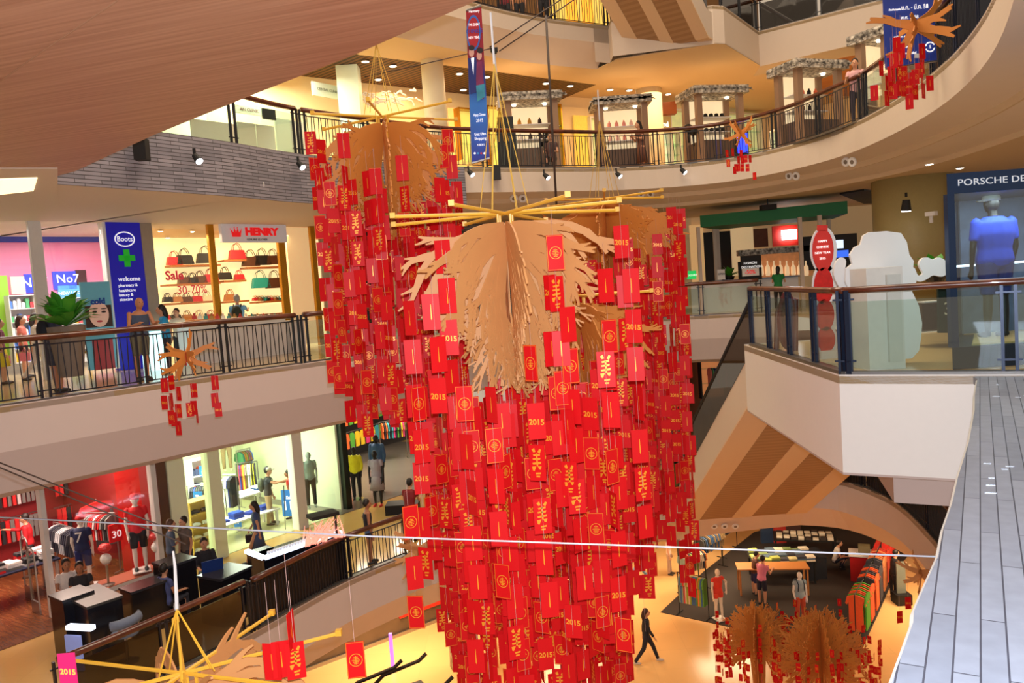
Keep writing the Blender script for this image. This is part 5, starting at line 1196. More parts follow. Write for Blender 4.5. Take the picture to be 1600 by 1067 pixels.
on_ = PY(549, 170, 25.8); tag(MB().span((-.34, -.3, 0), (.34, .3, 3.85)).obj('pier', M_CLN, None, False, (on_.x, on_.y, 5)), 'square white pier between the clinic and the lattice ceiling shop', 'pier')
# ornamental ceiling lattice shop
t = thing('ceiling_lattice', 'white branching lattice hung under the ceiling behind the left tree sculpture', 'lattice', PD(605, 150, pl(WA, -1.2)))
rr = random.Random(12); m = MB()
for k in range(34):
    x = rr.uniform(565, 655); y = rr.uniform(142, 163); p = PD(x, y, pl(WA, -1.2)); q = PD(x+rr.uniform(-14, 14), y+rr.uniform(-7, 7), pl(WA, -1.2)); r_ = PD(x+rr.uniform(-16, 16), y+rr.uniform(-7, 7), pl(WA, -1.2)); m.tube([p, p.lerp(q, .5)+Vector((0, 0, .04)), q], .03, 5); m.tube([p, r_], .03, 5)
on(t, m.obj('branches', M_WHITE))
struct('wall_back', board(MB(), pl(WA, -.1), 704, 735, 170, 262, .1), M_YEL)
for x, y, lb in ((571, 96, ''), (614, 103, ''), (591, 124, ''), (718, 115, ''), (760, 120, ''), (724, 140, ''), (853, 130, ''), (891, 134, ''), (801, 147, ''), (837, 151, '')):
    downlight(PZ(x, y, 8.84), 'round downlight set in the brown slatted ceiling', 'downlights in the slatted ceiling', .11)
for x, y in ((953, 140), (983, 141), (907, 156), (988, 162), (946, 173), (1044, 147), (1061, 151), (1082, 156), (1043, 166), (1073, 168), (1104, 161), (1150, 173), (1166, 177)):
    downlight(PZ(x, y, 9.0), 'round downlight in the plain ceiling above the kiosks', 'downlights above the kiosks', .12)
for i, (x, y) in enumerate(((1315, 95), (1323, 100), (1337, 109), (1345, 114), (1232, 121), (1242, 125))):
    p = PZ(x, y, 8.78); downlight(p, 'recessed lamp in the orange wooden ceiling', 'lamps in the wooden ceiling', .14)
for x, y in ((1150, 272), (1000, 255)): pass
# lit shop windows
def litwin(label, P, x0, x1, y0, y1, col, e, grp='lit shop windows', fr=M_GOLD):
    a_, b_, zb, zt = upright(P, x0, x1, y0, y1); d_ = Vector((b_.x-a_.x, b_.y-a_.y, 0)); w = d_.length
    t = thing('shop_window', label, 'shop window', (a_.x, a_.y, zb), math.atan2(d_.y, d_.x), grp); h = zt-zb
    MB().span((0, .3, 0), (w, .35, h)).obj('lit_back', mat('lit_%d_%d_%d' % tuple(int(c*99) for c in col), col, .5, emit=e, noise=.25, scale=4), t)
    m = MB(); m.span((-.05, -.05, 0), (0, .3, h)).span((w, -.05, 0), (w+.05, .3, h)).span((-.05, -.05, h), (w+.05, .3, h+.06)); m.obj('frame', fr, t)
    for k in range(1, 3): MB().span((0, .02, h*k/3-.015), (w, .28, h*k/3+.015)).obj('shelf', M_GLASS, t)
    return t
litwin('yellow-green lit display window left of the first rattan kiosk', pl(WA, -.5), 720, 752, 172, 250, lin(230, 220, 110), .6)
litwin('yellow glass display behind the first rattan kiosk', pl(WB, -.5), 765, 800, 168, 258, lin(240, 220, 100), .7)
litwin('greenish glass window right of the first rattan kiosk', pl(WB, -.5), 862, 878, 165, 258, lin(200, 210, 110), .5)
t = thing('curtain', 'yellow pleated lit curtain on the cream wall between kiosks', 'curtain', PD(910, 258, pl(WB, -.4)))
m = MB()
a_ = PD(898, 220, pl(WB, -.4)); b_ = PD(921, 220, pl(WB, -.4))
for k in range(12):
    p = a_.lerp(b_, (k+.5)/12); m.tube([(p.x, p.y, 5.1), (p.x, p.y, 8.2)], .05, 6)
on(t, m.obj('pleats', mat('yellow_curtain', lin(236, 206, 90), .6, emit=.25)))
struct('wall_back', board(MB(), pl(WB, -.25), 880, 932, 168, 262, .1), M_CRW)
litwin('pale green lit shop window under the tan sign', pl(WB, -.6), 1034, 1062, 208, 258, lin(220, 236, 190), .6, fr=M_WHITE)
litwin('wide pale lit shop window behind the hat kiosk', pl(WB, -.6), 1050, 1190, 176, 256, lin(206, 214, 150), .4, fr=M_WHITE)
litwin('bright cyan-green lit window below the far kiosk', (9.5, 27.5, -.2, .98, 1.5), 1205, 1262, 196, 240, lin(190, 236, 190), .7, fr=M_WHITE)
litwin('yellow lit shop window left of the second kiosk', pl(WB, -.6), 925, 945, 185, 258, lin(214, 220, 150), .5, fr=M_WHITE)
sgn('tan box sign with white rounded letters beside the round column', pl(WB, -1.2), 1028, 1047, 182, 206, mat('tan_sign', lin(170, 150, 96), .5, emit=.1), [('nd', 1038, 195, 8, mat('lit_letters', (1, 1, 1), .4, emit=1.5, noise=0), 1.1)])
tag(MB().span((-.6, -.2, 0), (.6, .2, .5)).obj('rounded_sign_box', mat('rust_sign', lin(170, 90, 40), .5), None, False, PD(1034, 180, pl(WB, -.9))), 'rust-brown box above the tan sign', 'box')
# rattan-roofed kiosks
M_RAT = grain('woven_grey_thatch', lin(84, 78, 72), lin(226, 218, 204), (1, 1, 1), .5, .8, 9)
M_KPOST = mat('brown_kiosk_post', lin(150, 118, 92), .6)
M_KBOD = mat('grey_brown_kiosk_counter', lin(92, 72, 60), .6)
def kiosk(label, x, yb, w, d, rz, H=2.55, goods=None, glabel='', gcols=(), z=Z4, dist=None):
    p = PY(x, yb, dist) if dist else PZ(x, yb, z); t = thing('kiosk', label, 'kiosk', (p.x, p.y, z), rz, 'rattan-roofed kiosks')
    m = MB(); m.span((-w/2-.15, -d/2-.15, H), (w/2+.15, d/2+.15, H+.26)); rr = random.Random(int(x))
    for k in range(70):
        u = rr.uniform(-w/2-.15, w/2+.15); m.box((u, -d/2-.16, H+.13), (.3, .02, .025), (0, rr.uniform(-.7, .7), 0)); v = rr.uniform(-d/2, d/2)
        for s in (-1, 1): m.box((s*(w/2+.16), v, H+.13), (.02, .3, .025), (rr.uniform(-.7, .7), 0, 0))
    m.obj('woven_roof', M_RAT, t)
    for sx_ in (-1, 1):
        for sy_ in (-1, 1): MB().span((sx_*(w/2-.1)-.1, sy_*(d/2-.1)-.1, 0), (sx_*(w/2-.1)+.1, sy_*(d/2-.1)+.1, H)).obj('corner_post', M_KPOST, t)
    MB().span((-w/2+.1, -d/2+.02, 0), (w/2-.1, d/2-.02, 1.0)).obj('counter', M_KBOD, t)
    MB().span((-w/2+.1, d/2-.1, 1.0), (w/2-.1, d/2-.06, H)).obj('lit_back', mat('kiosk_lit_back', lin(246, 220, 170), .5, emit=.6, ecol=(1, .8, .5), noise=.15, scale=3), t)
    for k in range(2): MB().span((-w/2+.2, -.1, 1.35+k*.5), (w/2-.2, d/2-.1, 1.38+k*.5)).obj('shelf', M_WHITE, t)
    for sx_ in (-.3, .3): MB().lathe([(.06, 0), (.07, .04)], (sx_*w, -.1, H-.06), 10).obj('lamp', M_LAMP, t)
    if goods:
        c, s = math.cos(rz), math.sin(rz)
        for k in range(goods):
            row = k % 2; u = (-w/2+.35)+(w-.7)*((k//2)+.5)/((goods+1)//2); v = .12; q = (p.x+u*c-v*s, p.y+u*s+v*c, z+1.38+row*.5); mb = MB()
            if 'hat' in glabel: mb.lathe([(.15, .02), (.15, .03), (.08, .05), (.07, .14), (.02, .16)], (0, 0, 0), 12)
            else: mb.lathe([(.05, 0), (.07, .06), (.06, .16), (.025, .2), (.025, .24)], (0, 0, 0), 10)
            tag(mb.obj(('display_hat' if 'hat' in glabel else 'display_jar'), cm(rr.choice(gcols)), None, True, q), '%s, %s from the left, %s shelf' % (glabel, ORD[k//2], ('lower', 'upper')[row]), 'hat' if 'hat' in glabel else 'jar', glabel+' %s shelf' % ('lower', 'upper')[row])
    return t
kc = [lin(240, 160, 140), lin(230, 220, 210), lin(210, 150, 60), lin(60, 40, 36)]
kiosk('rattan-roofed kiosk beside the red and blue banner', 833, 262, 1.75, 1.2, .1, dist=27, goods=6, glabel='small jar in the kiosk beside the banner', gcols=kc)
kiosk('rattan-roofed kiosk the lone woman stands at', 974, 262, 1.75, 1.2, .0, dist=28.5, goods=8, glabel='small pink jar in the kiosk by the lone woman', gcols=[lin(236, 150, 140), lin(240, 190, 180)])
kiosk('rattan-roofed kiosk full of black hats', 1117, 250, 1.75, 1.2, .22, dist=28, goods=10, glabel='black hat in the hat kiosk', gcols=[lin(20, 18, 20)])
kiosk('rattan-roofed kiosk farthest right with dark boxes and bright goods', 1266, 214, 1.75, 1.1, .35, dist=25.5, goods=8, glabel='dark jar in the far right kiosk', gcols=[lin(30, 24, 26), lin(240, 110, 70)])
kiosk('rattan-roofed kiosk half hidden behind the blue banner', 1385, 160, 1.2, 1.0, .5, dist=22.5)
def fy(x, y, dist, z=Z4): p = PY(x, y, dist); return (p.x, p.y, z)
person('woman with long dark hair in a brown dress beside the second kiosk', fy(1003, 250, 27), 200, pose='read', h=1.72, top=lin(110, 70, 56), skirt=.55, hairlen=.25)
person('seller sitting inside the kiosk beside the banner', fy(862, 250, 25.8), -100, pose='sit', h=1.7, top=lin(80, 50, 46), bottom=lin(60, 40, 40))
person('dark-haired person in pink behind the glass railing near the blue banner', fy(1340, 190, 20.6), -120, pose='rail', h=1.64, top=lin(224, 170, 170), bottom=lin(60, 50, 60), hairlen=.2)
mannequin('black dummy beside the seller in the kiosk by the banner', fy(857, 256, 27.5), -90, h=1.8, skin=lin(20, 18, 20), top=lin(24, 22, 26), bottom=lin(26, 24, 28))
for x, y, dist, lb in ((790, 256, 25, 'tall dark rack left of the first rattan kiosk'),):
    p = fy(x+4, y, dist); tag(MB().span((-.3, -.15, 0), (.3, .15, 1.3)).span((-.25, -.1, 1.3), (.25, .1, 1.75)).obj('display_rack', M_BLK, None, False, p), lb, 'rack')
for k in range(3):
    p = PD(832+k*9, 236, pl(WB, -3)); tag(MB().lathe([(.16, 0), (.16, .28), (.1, .34)], (0, 0, 0), 12).obj('display_drum', cm(lin(200, 60, 70)), None, False, (p.x, p.y, 6.0)), 'red drum-shaped box on the first kiosk counter', 'box', 'red drum boxes') if False else None
s_ = fy(1333, 210, 21.5)
for k, (x, y) in enumerate(((1075, 200), (1083, 205))):
    p = PY(x, y, 27.2); tag(MB().ball((0, 0, 0), .17, 10, (1, 1, .8)).lathe([(.03, -.5), (.03, -.1)], (0, 0, 0), 8).obj('display_helmet', M_BLK, None, True, p), 'black round hat on a pole left of the hat kiosk', 'hat', 'black hats on poles')
p = fy(1160, 250, 26.6); tt_ = thing('lit_stand', 'small dark stand with a blue glowing screen behind the little wooden ornament', 'stand', p); MB().span((-.2, -.1, 0), (.2, .1, 1.1)).obj('body', M_BLK, tt_); MB().span((-.17, -.13, .35), (.17, -.1, 1.0)).obj('screen', mat('blue_screen', lin(40, 60, 255), .4, emit=2.5, noise=.3, scale=6), tt_)
# topmost gallery hints
struct('wall_back', MB().wall((-8, 28), (12, 36), 10, 14, .1), mat('dim_upper_wall', lin(120, 84, 40), .6, noise=.3, scale=1))
for k, (x, c_) in enumerate(((790, lin(120, 30, 40)), (812, lin(150, 100, 60)), (850, lin(30, 26, 30)))):
    p = PY(x, 20, 27); person('shopper seen through the topmost gallery railing, %s' % ('leftmost', 'middle', 'rightmost')[k], (p.x, p.y, 10), 90, h=1.7, top=c_, bottom=lin(30, 30, 36))
for k, x in enumerate((880, 905, 930)):
    p = PY(x, 20, 29); tag(MB().wall((-.5, 0), (.5, 0), 0, 2.4, .1).obj('lit_door', mat('yellow_lit_door', lin(240, 200, 90), .5, emit=.5), None, False, (p.x, p.y, 10)), 'yellow lit panel behind the topmost gallery railing, %s' % ('left', 'middle', 'right')[k], 'light panel', 'yellow panels on the topmost gallery')
# ------------------------------------------------------------------ spotlights and speaker grilles on the slab edges
def spot(label, p, aim, lamp=True, s=1.0, pw=0):
    t = thing('spotlight', label, 'spotlight', p); d = (Vector(aim)).normalized()
    m = MB(); m.tube([(0, 0, 0), d*.22*s], [.07*s, .1*s], 12); m.obj('lamp_head', M_BLK, t); MB().box(Vector((0, 0, .1*s)), (.05, .05, .12)).obj('bracket', M_BLK, t)
    if lamp: m = MB(); m.tube([d*.215*s, d*.235*s], [.085*s, .085*s], 12); m.obj('lens', M_LAMPW, t)
    return t
def PE(x, y, z, edge_off=.12): p = PZ(x, y, z); return p
def near_edge(x, y, zf=4.7, push=.25):
    # the point of the level-four edge seen in this picture column, pulled a little into the hall
    r = ray(x, y); best = None
    for a_, b_ in zip(E4f[:-1], E4f[1:]):
        m_ = (a_[0]+b_[0])/2, (a_[1]+b_[1])/2
        e = abs(m_[0]*r.y-m_[1]*r.x)
        if m_[1] > 4 and (best is None or e < best[0]): best = (e, m_)
    m_ = best[1]; t_ = (m_[1]-push)/r.y; return EYE+r*t_
for x, y, lb in ((221, 234, 'black box speaker under the left glass railing'), (776, 270, 'black box speaker right of the grey stone')):
    p = near_edge(x, y); tag(MB().span((-.12, -.1, -.2), (.12, .1, .2)).span((-.02, .1, -.05), (.02, .3, .05)).obj('speaker', M_BLK, None, False, p), lb, 'speaker')
for x, y, lb in ((304, 243, 'black spotlight with lit lens on the grey stone, leftmost'), (466, 254, 'black spotlight on the grey stone left of the first tree sculpture'), (732, 267, 'black spotlight on the grey stone below the banner'), (850, 272, 'white-lit spotlight below the first kiosk'), (963, 270, 'white-lit spotlight below the second kiosk'), (1064, 264, 'small camera-like spotlight below the hat kiosk')):
    spot(lb, near_edge(x, y), (.5, -.3, -.6), True, .85)
def grille(label, p, nrm, r=.13, grp='paired round speaker grilles'):
    q = Vector(nrm).normalized(); mb = MB(); mb.mi(0).tube([Vector((0, 0, 0)), q*.03], [r, r*.9], 20); mb.mi(1).tube([q*.03, q*.036], [r*.45, r*.4], 14)
    return tag(mb.obj('speaker_grille', [M_WHITE, mat('grille_dark', lin(120, 104, 90), .5)], None, False, p), label, 'speaker grille', grp)
for i, (a_, b_, y) in enumerate(((379, 405, 288), (803, 817, 310), (1002, 1017, 303), (1233, 1244, 275), (1322, 1332, 253))):
    for x in (a_, b_): 
        p = near_edge(x, y, push=.06 if i == 0 else -.45); n_ = Vector((-p.x*.2+.1, -1, 0 if i == 0 else -.4)); grille('round speaker grille on the upper slab, in the %s pair from the left' % ('first', 'second', 'third', 'fourth', 'fifth')[i], p, n_, grp='speaker grille pair %d' % (i+1))
for x in (1116, 1132, 1149): p = PY(x, 822, 24.35); grille('round speaker grille in the row of three under the escalator', p, (-.1, -1, -.5), .11, 'row of three grilles')
# ------------------------------------------------------------------ far side of the pharmacy floor: green kiosk
M_GRN = mat('green_canopy', lin(16, 112, 60), .6, noise=.03)
yk = 29.0
def QY(x, y, d_=yk): return PY(x, y, d_)
t = thing('canopy_kiosk', 'food kiosk with a long green canopy on thin cream posts', 'kiosk', (QY(1180, 440).x, yk, 0), 0)
def fl_(m, y0, x0, x1, ya, yb, t_=.06): # upright board in the plane y = const
    a_ = PY(x0, (ya+yb)/2, y0); b_ = PY(x1, (ya+yb)/2, y0); xm = (x0+x1)/2; return m.span((a_.x, y0, PY(xm, yb, y0).z), (b_.x, y0+t_, PY(xm, ya, y0).z))
zc = QY(1190, 340).z
on(t, MB().prism([(QY(1090, 350).x, 28.6), (QY(1280, 330).x, 26.6), (QY(1298, 345, 29.4).x, 29.2), (QY(1120, 355, 31).x, 31)], zc-.22, zc+.2).obj('canopy', M_GRN))
for x, y0 in ((1093, 28.7), (1118, 30.4), (1123, 30.6), (1252, 27.1), (1283, 26.8), (1297, 29)):
    p = PY(x, 400, y0); on(t, MB().span((p.x-.06, y0-.05, 0), (p.x+.06, y0+.05, zc-.2)).obj('post', M_CREAM))
p0 = PY(1080, 445, 29.3); p1 = PY(1250, 440, 28.0); on(t, MB().wall((p0.x, 29.3), (p1.x, 28.2), 0, 1.1, .5).obj('counter', M_WHITE)); on(t, MB().wall((p0.x-.1, 29.3), (p1.x+.1, 28.2), 1.1, 1.15, .7).obj('counter_top', mat('dark_top', lin(50, 34, 28), .3)))
def sgy(label, y0, x0, x1, ya, yb, m, texts=(), name='sign', cat='sign', group=None, t_=.06):
    c_ = PY((x0+x1)/2, (ya+yb)/2, y0); r = thing(name, label, cat, c_, 0, group); on(r, fl_(MB(), y0, x0, x1, ya, yb, t_).obj('panel', m))
    for s_, x, y, hp, mm, sx in texts: wtext(s_, 'lettering', (0, y0, 1, 0, 0), x, y, hp, mm, r, sx=sx, fwd=.02)
    return r
struct('wall_back', fl_(MB(), 34, 1060, 1500, 300, 470, .1), M_CRW)
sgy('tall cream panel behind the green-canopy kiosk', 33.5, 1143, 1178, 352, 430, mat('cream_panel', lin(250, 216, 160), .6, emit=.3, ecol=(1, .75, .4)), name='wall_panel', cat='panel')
sgy('dark glass doorway left of the cream panel', 33.5, 1101, 1143, 362, 440, M_DARK, name='doorway', cat='doorway')
sgy('brown picture panel at the back of the food kiosk', 33.0, 1178, 1200, 357, 386, mat('brown_picture', lin(96, 60, 40), .5, noise=.4, scale=3), name='picture', cat='picture')
sgy('red food stall front behind the green canopy', 32.6, 1207, 1248, 352, 384, mat('stall_red', lin(206, 40, 24), .5), name='stall_front', cat='stall')
sgy('bright white lit menu box on the red stall', 32.4, 1222, 1245, 359, 374, M_LAMPW, name='menu_box', cat='lightbox')
sgy('small blue television at the left behind the envelopes', 32, 1046, 1062, 361, 380, mat('tv_blue', lin(60, 90, 180), .4, emit=.5), name='television', cat='television')
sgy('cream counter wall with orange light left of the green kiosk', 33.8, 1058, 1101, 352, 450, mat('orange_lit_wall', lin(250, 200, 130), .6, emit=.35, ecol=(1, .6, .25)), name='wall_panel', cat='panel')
sgy('small green lit sign on the kiosk counter', 28.8, 1074, 1088, 423, 436, mat('green_lit', lin(30, 190, 90), .4, emit=.8), [('CASHIER', 1081, 430, 3, Wt, 1)])
sgy('black sign board with white words FASHION DESTINATION', 27.8, 1158, 1190, 399, 437, M_BLK, [('FASHION', 1172, 411, 3.5, Wt, 1), ('DESTINATION', 1174, 417, 3.5, Wt, 1)])
sgy('white and red price card below the black sign', 27.6, 1160, 1186, 419, 431, M_WHITE, [('-50%', 1172, 425, 6, MATS['red_lettering'], 1)])
sgy('smaller black card left of the fashion sign', 27.9, 1154, 1162, 409, 437, M_BLK)
sgy('small white notice on the counter left of the plant', 28.4, 1121, 1133, 421, 437, M_WHITE, [('OPEN', 1127, 428, 3, M_BLK, 1)])
leafy('small plant on the far kiosk counter', PY(1140, 440, 28.8), .5, .2, 24, 0)
for k in range(10):
    p = PY(1170+k*10, 431, 31); tag(MB().lathe([(.08, 0), (.1, .1), (.09, .35), (.03, .45), (.03, .6)], (0, 0, 0), 10).obj('bottle', mat('lit_amber_glass', lin(250, 200, 130), .2, emit=.5, ecol=(1, .7, .4)), None, True, p), 'lit amber bottle, %s from the left on the food kiosk back shelf' % ORD[k], 'bottle', 'bottles in the food kiosk')
sgy('lit glass drinks shelf at the back of the food kiosk', 31.3, 1162, 1270, 396, 434, mat('amber_shelf', lin(196, 130, 80), .5, emit=.3, noise=.5, scale=5), name='drinks_shelf', cat='shelf')
sgy('grey thatched beam above the drinks shelf', 31.0, 1155, 1270, 387, 396, M_RAT, name='thatched_beam', cat='beam', t_=.4)
person('person with black hair in a green shirt bending at the food kiosk', (PY(1215, 430, 27.2).x, 27.2, 0), 60, pose='rail', h=1.5, top=lin(20, 120, 60), bottom=lin(30, 30, 34), hairlen=.1)
tag(MB().lathe([(1.15, 0), (1.15, 4)], (0, 0, 0), 36).obj('column', mat('olive_column', lin(168, 152, 100), .5), None, True, (PY(1430, 400, 24).x, 24, 0)), 'thick olive-beige round column left of the booth', 'column')
spc = PY(1416, 312, 22.2); spot('short black downlight shining on the olive column', spc, (0, .1, -1), True, 1.4)
light('SPOT', 'column_spot', (spc.x, spc.y, spc.z-.3), 60, WARM, aim=(spc.x, spc.y+1.2, 0), spot=1.0)
tag(MB().box((0, 0, 0), (.14, .3, .12), (0, 0, .5)).lathe([(.05, -.25), (.05, 0)], (.05, .1, 0), 8).obj('security_camera', M_WHITE, None, False, PY(1455, 334, 22.5)), 'white security camera on the olive column', 'camera')
sgy('bluish-white lit screen behind the red lantern standee', 30, 1304, 1318, 375, 388, mat('lit_screen', lin(200, 220, 255), .4, emit=1.4), name='screen', cat='screen')
sgy('dark blue glowing screen behind the white cutout', 30, 1306, 1326, 391, 402, mat('blue_tv', lin(60, 110, 240), .4, emit=1), name='screen', cat='screen')
sgy('dark recess wall behind the white cutout', 31, 1255, 1340, 367, 420, M_DARK, name='dark_wall', cat='wall panel')
sgy('white and red notice hanging above the white cutout', 26, 1365, 1388, 345, 362, M_WHITE, [('SALE', 1376, 353, 5, MATS['red_lettering'], 1)])
hp_ = [PZ(x, y, 3.84) for x, y in ((1312, 302), (1350, 296), (1403, 305), (1404, 315), (1350, 317))]
tag(MB().prism([(p.x, p.y) for p in hp_], 3.8, 3.86).obj('ceiling_recess', M_BLK), 'dark recess in the ceiling above the white cutout', 'ceiling recess')
pj = PY(1200, 324, 27.5); tag(MB().box((0, 0, 0), (.5, .35, .18)).lathe([(.02, .09), (.02, .35)], (0, 0, 0), 8).obj('projector', M_BLK, None, False, pj), 'small black projector hanging above the green canopy', 'projector')
for x, y in ((1248, 345), (1262, 343), (1418, 292), (1452, 256), (1310, 343), (1500, 262)): downlight(PZ(x, y, 3.84), 'small round downlight in the ceiling right of the green canopy', 'downlights on the right ceiling', .1)
# far-side shop between pharmacy row and green kiosk (behind the envelopes)
for k, (x0, x1, mm) in enumerate(((505, 548, mat('grey_store_wall', lin(150, 140, 130), .6)), (548, 600, M_DARK), (600, 700, M_CRW), (700, 860, M_STONE), (860, 1000, M_CRW))):
    struct('wall_back', board(MB(), (-6.3, 26.5, 9, 4.5, 0), x0, x1, 340, 560, .1), mm)
struct('wall_back', MB().wall((1.8, 31), (8, 33.9), 0, 3.85, .1), M_CRW)
# ------------------------------------------------------------------ glass-railed platform: standees and booth
def cutout(label, name, cat, y0, polys, t_=.05, base=None):
    c_ = PY(polys[0][1][0][0], polys[0][1][0][1], y0); r = thing(name, label, cat, (c_.x, y0, 0))
    for nm, pts, m, dy in polys: on(r, MB().sheet([PY(x, y, y0)+Vector((0, dy, 0)) for x, y in pts], (0, t_, 0)).obj(nm, m))
    return r
sm = lambda pts, k=4: [tuple(q) for q in smooth(pts+[pts[0]], k)][:-1]
M_FOAM = mat('white_foam_board', lin(226, 224, 222), .7, noise=.01)
yc = 10.9
ct = cutout('big white foam-board cutout figure seen from its blank back', 'cutout_standee', 'standee', yc, [
    ('body_board', [(1322, 568), (1318, 520), (1323, 470), (1327, 455), (1321, 440), (1322, 420), (1332, 412), (1328, 398), (1336, 386), (1345, 382), (1349, 368), (1358, 363), (1385, 361), (1408, 364), (1417, 378), (1421, 398), (1428, 408), (1426, 425), (1432, 440), (1425, 455), (1436, 478), (1441, 505), (1439, 530), (1436, 548), (1425, 560)], M_FOAM, 0),
    ('left_arm', sm([(1322, 452), (1314, 448), (1306, 430), (1309, 410), (1318, 402), (1325, 408), (1322, 430), (1328, 442)]), M_FOAM, .06),
    ('teapot_spout', sm([(1424, 420), (1432, 418), (1438, 430), (1446, 427), (1440, 414), (1444, 404), (1453, 402), (1462, 405), (1472, 402), (1484, 410), (1486, 424), (1476, 432), (1462, 430), (1452, 436), (1440, 440), (1428, 432)]), M_FOAM, .06)])
a_ = PY(1345, 420, yc-.35); b_ = PY(1401, 420, yc-.35)
on(ct, MB().span((a_.x, yc-.5, 0), (b_.x, yc, a_.z)).obj('support_box', mat('white_card_box', lin(212, 210, 204), .7)))
on(ct, MB().span((a_.x+.25, yc-.55, .1), (b_.x-.05, yc-.5, a_.z-.1)).obj('box_panel', mat('grey_white_card', lin(196, 198, 192), .7)))
M_LRED = mat('red_lantern_print', lin(196, 22, 20), .4, noise=.35, scale=14); M_ORED = mat('red_sign_print', lin(210, 44, 36), .5, noise=.03)
yl = 12.2
def ell(x, y, rx, ry, n=22): return [(x+rx*math.cos(2*math.pi*k/n), y+ry*math.sin(2*math.pi*k/n)) for k in range(n)]
ls = cutout('tall standee of three red lanterns under a red oval sign', 'lantern_standee', 'standee', yl, [
    ('oval_border', ell(1287, 391, 21, 37), M_FOAM, 0), ('oval_sign', ell(1285, 391, 16.5, 33), M_ORED, -.03), ('top_tab', [(1276, 361), (1276, 352), (1292, 352), (1292, 361)], M_ORED, -.03),
    ('lantern_border', ell(1288, 447, 19, 37), M_FOAM, 0), ('lantern', ell(1286, 447, 15, 29), M_LRED, -.03),
    ('lantern_border', ell(1290, 493, 19, 34), M_FOAM, .01), ('lantern', ell(1288, 492, 14.5, 25), M_LRED, -.03),
    ('lantern_border', ell(1291, 532, 18, 27), M_FOAM, 0), ('lantern', ell(1290, 530, 14, 20), M_LRED, -.03), ('bottom_tab', [(1281, 544), (1296, 544), (1297, 554), (1282, 555)], M_ORED, -.04)], .02)
a_ = PY(1281, 560, yl-.1); b_ = PY(1312, 560, yl-.1); on(ls, MB().span((a_.x, yl-.15, .0), (b_.x, yl+.3, .12)).obj('base_box', M_WHITE))
for k, s_ in enumerate(('HAPPY', 'CHINESE', 'NEW YEAR', '2015')): wtext(s_, 'lettering', (0, yl-.04, 1, 0, 0), 1285, 377+k*9, 3.5, Wt, ls, fwd=.01)
M_MAR = mat('maroon_sign_paint', lin(92, 26, 30), .4)
ys = 13.2
cutout('maroon oval level sign behind the near glass railing', 'level_sign', 'sign', ys, [('board', ell(1230, 500, 14, 46), M_MAR, 0), ('inner_oval', ell(1230, 492, 9, 26), mat('dark_oval', lin(40, 26, 30), .4), -.03)], .05)
wtext('3', 'number', (0, ys-.06, 1, 0, 0), 1230, 489, 17, mat('gold_number', lin(190, 150, 100), .4), bpy.data.objects['level_sign'], fwd=.01)
fr_ = thing('maroon_frame', 'maroon arched metal frame left of the oval level sign', 'frame', PY(1195, 560, 13.6)); fr_.location.z = 0
m = MB(); m.tube([PY(1186, 560, 13.6), PY(1188, 490, 13.6), PY(1200, 462, 13.6), PY(1216, 470, 13.6), PY(1216, 560, 13.6)], .05, 8); on(fr_, m.obj('arch', M_MAR))
m = MB(); m.tube([PY(1188, 500, 13.7), PY(1212, 520, 13.7)], .03, 8); on(fr_, m.obj('brace', M_MAR)); fr_.location.x += .3
cutout('dark green panel with a white 3 at the left of the booth', 'level_sign', 'sign', 12.4, [('panel', [(1466, 440), (1484, 440), (1485, 520), (1467, 520)], mat('dark_green_panel', lin(24, 44, 38), .4), 0)])
wtext('3', 'number', (0, 12.38, 1, 0, 0), 1480, 483, 20, mat('cream_number', lin(220, 214, 190), .4), bpy.data.objects['level_sign.001'], fwd=.02)
bn = thing('bench', 'dark wooden bench with papers between the cutout and the booth', 'bench', (PY(1455, 500, 12.8).x, 12.8, 0)); MB().span((-.3, -.3, .3), (.3, .3, .72)).obj('body', mat('dark_wood', lin(54, 32, 24), .4), bn); MB().span((-.15, -.1, .72), (.15, .15, .74)).obj('papers', M_WHITE, bn)
leafy('green leafy plant behind the cloud-shaped foam spout', PY(1462, 440, 13.4), .5, .1, 26, 0)
# booth
M_BFR = mat('blue_grey_booth_frame', lin(36, 58, 92), .3, .5); yb = 9.95
b0 = PY(1484, 430, yb); zt = PY(1500, 302, yb).z; ztt = PY(1500, 270, yb).z
bt = thing('shop_booth', 'glass display booth with dark blue frame and lettered header', 'booth', (b0.x, yb, 0)); Wb = 2.6; Db = 1.6
k_ = .62   # the booth widens to the right: its left flank runs back at an angle
def trap(x0, y0, x1, y1, z0, z1): return MB().prism([(x0+y0*k_, y0), (x1+y0*k_*.2, y0), (x1+y1*k_*.2, y1), (x0+y1*k_, y1)], z0, z1)
trap(0, 0, Wb, Db, zt, ztt).obj('header', M_BFR, bt)
for x in (0, Wb-.09):
    for y in (0, Db-.09): MB().span((x+y*(k_ if x < 1 else k_*.2), y, .28), (x+y*(k_ if x < 1 else k_*.2)+.09, y+.09, zt)).obj('corner_post', M_BFR, bt)
trap(0, 0, Wb, Db, 0, .28).obj('base', mat('blue_black_base', lin(28, 42, 58), .3, .3), bt)
MB().span((.09, .02, .28), (Wb-.09, .035, zt)).obj('front_glass', M_GLASS, bt); MB().wall((.03, .09), (Db*k_, Db-.05), .28, zt, .015).obj('side_glass', M_GLASS, bt)
trap(.25, .1, Wb-.2, Db-.1, .28, .3).obj('floor_panel', mat('tan_booth_floor', lin(220, 180, 120), .3), bt)
MB().span((Db*k_, Db-.14, .3), (Wb-.09, Db-.1, zt)).obj('back_print', mat('dim_blue_back_print', lin(84, 100, 130), .5, noise=.5, scale=4), bt)
MB().span((.6, Db*.5+.35, 1.28), (Wb, Db*.5+.38, 1.31)).obj('light_bar', M_GLW, bt)
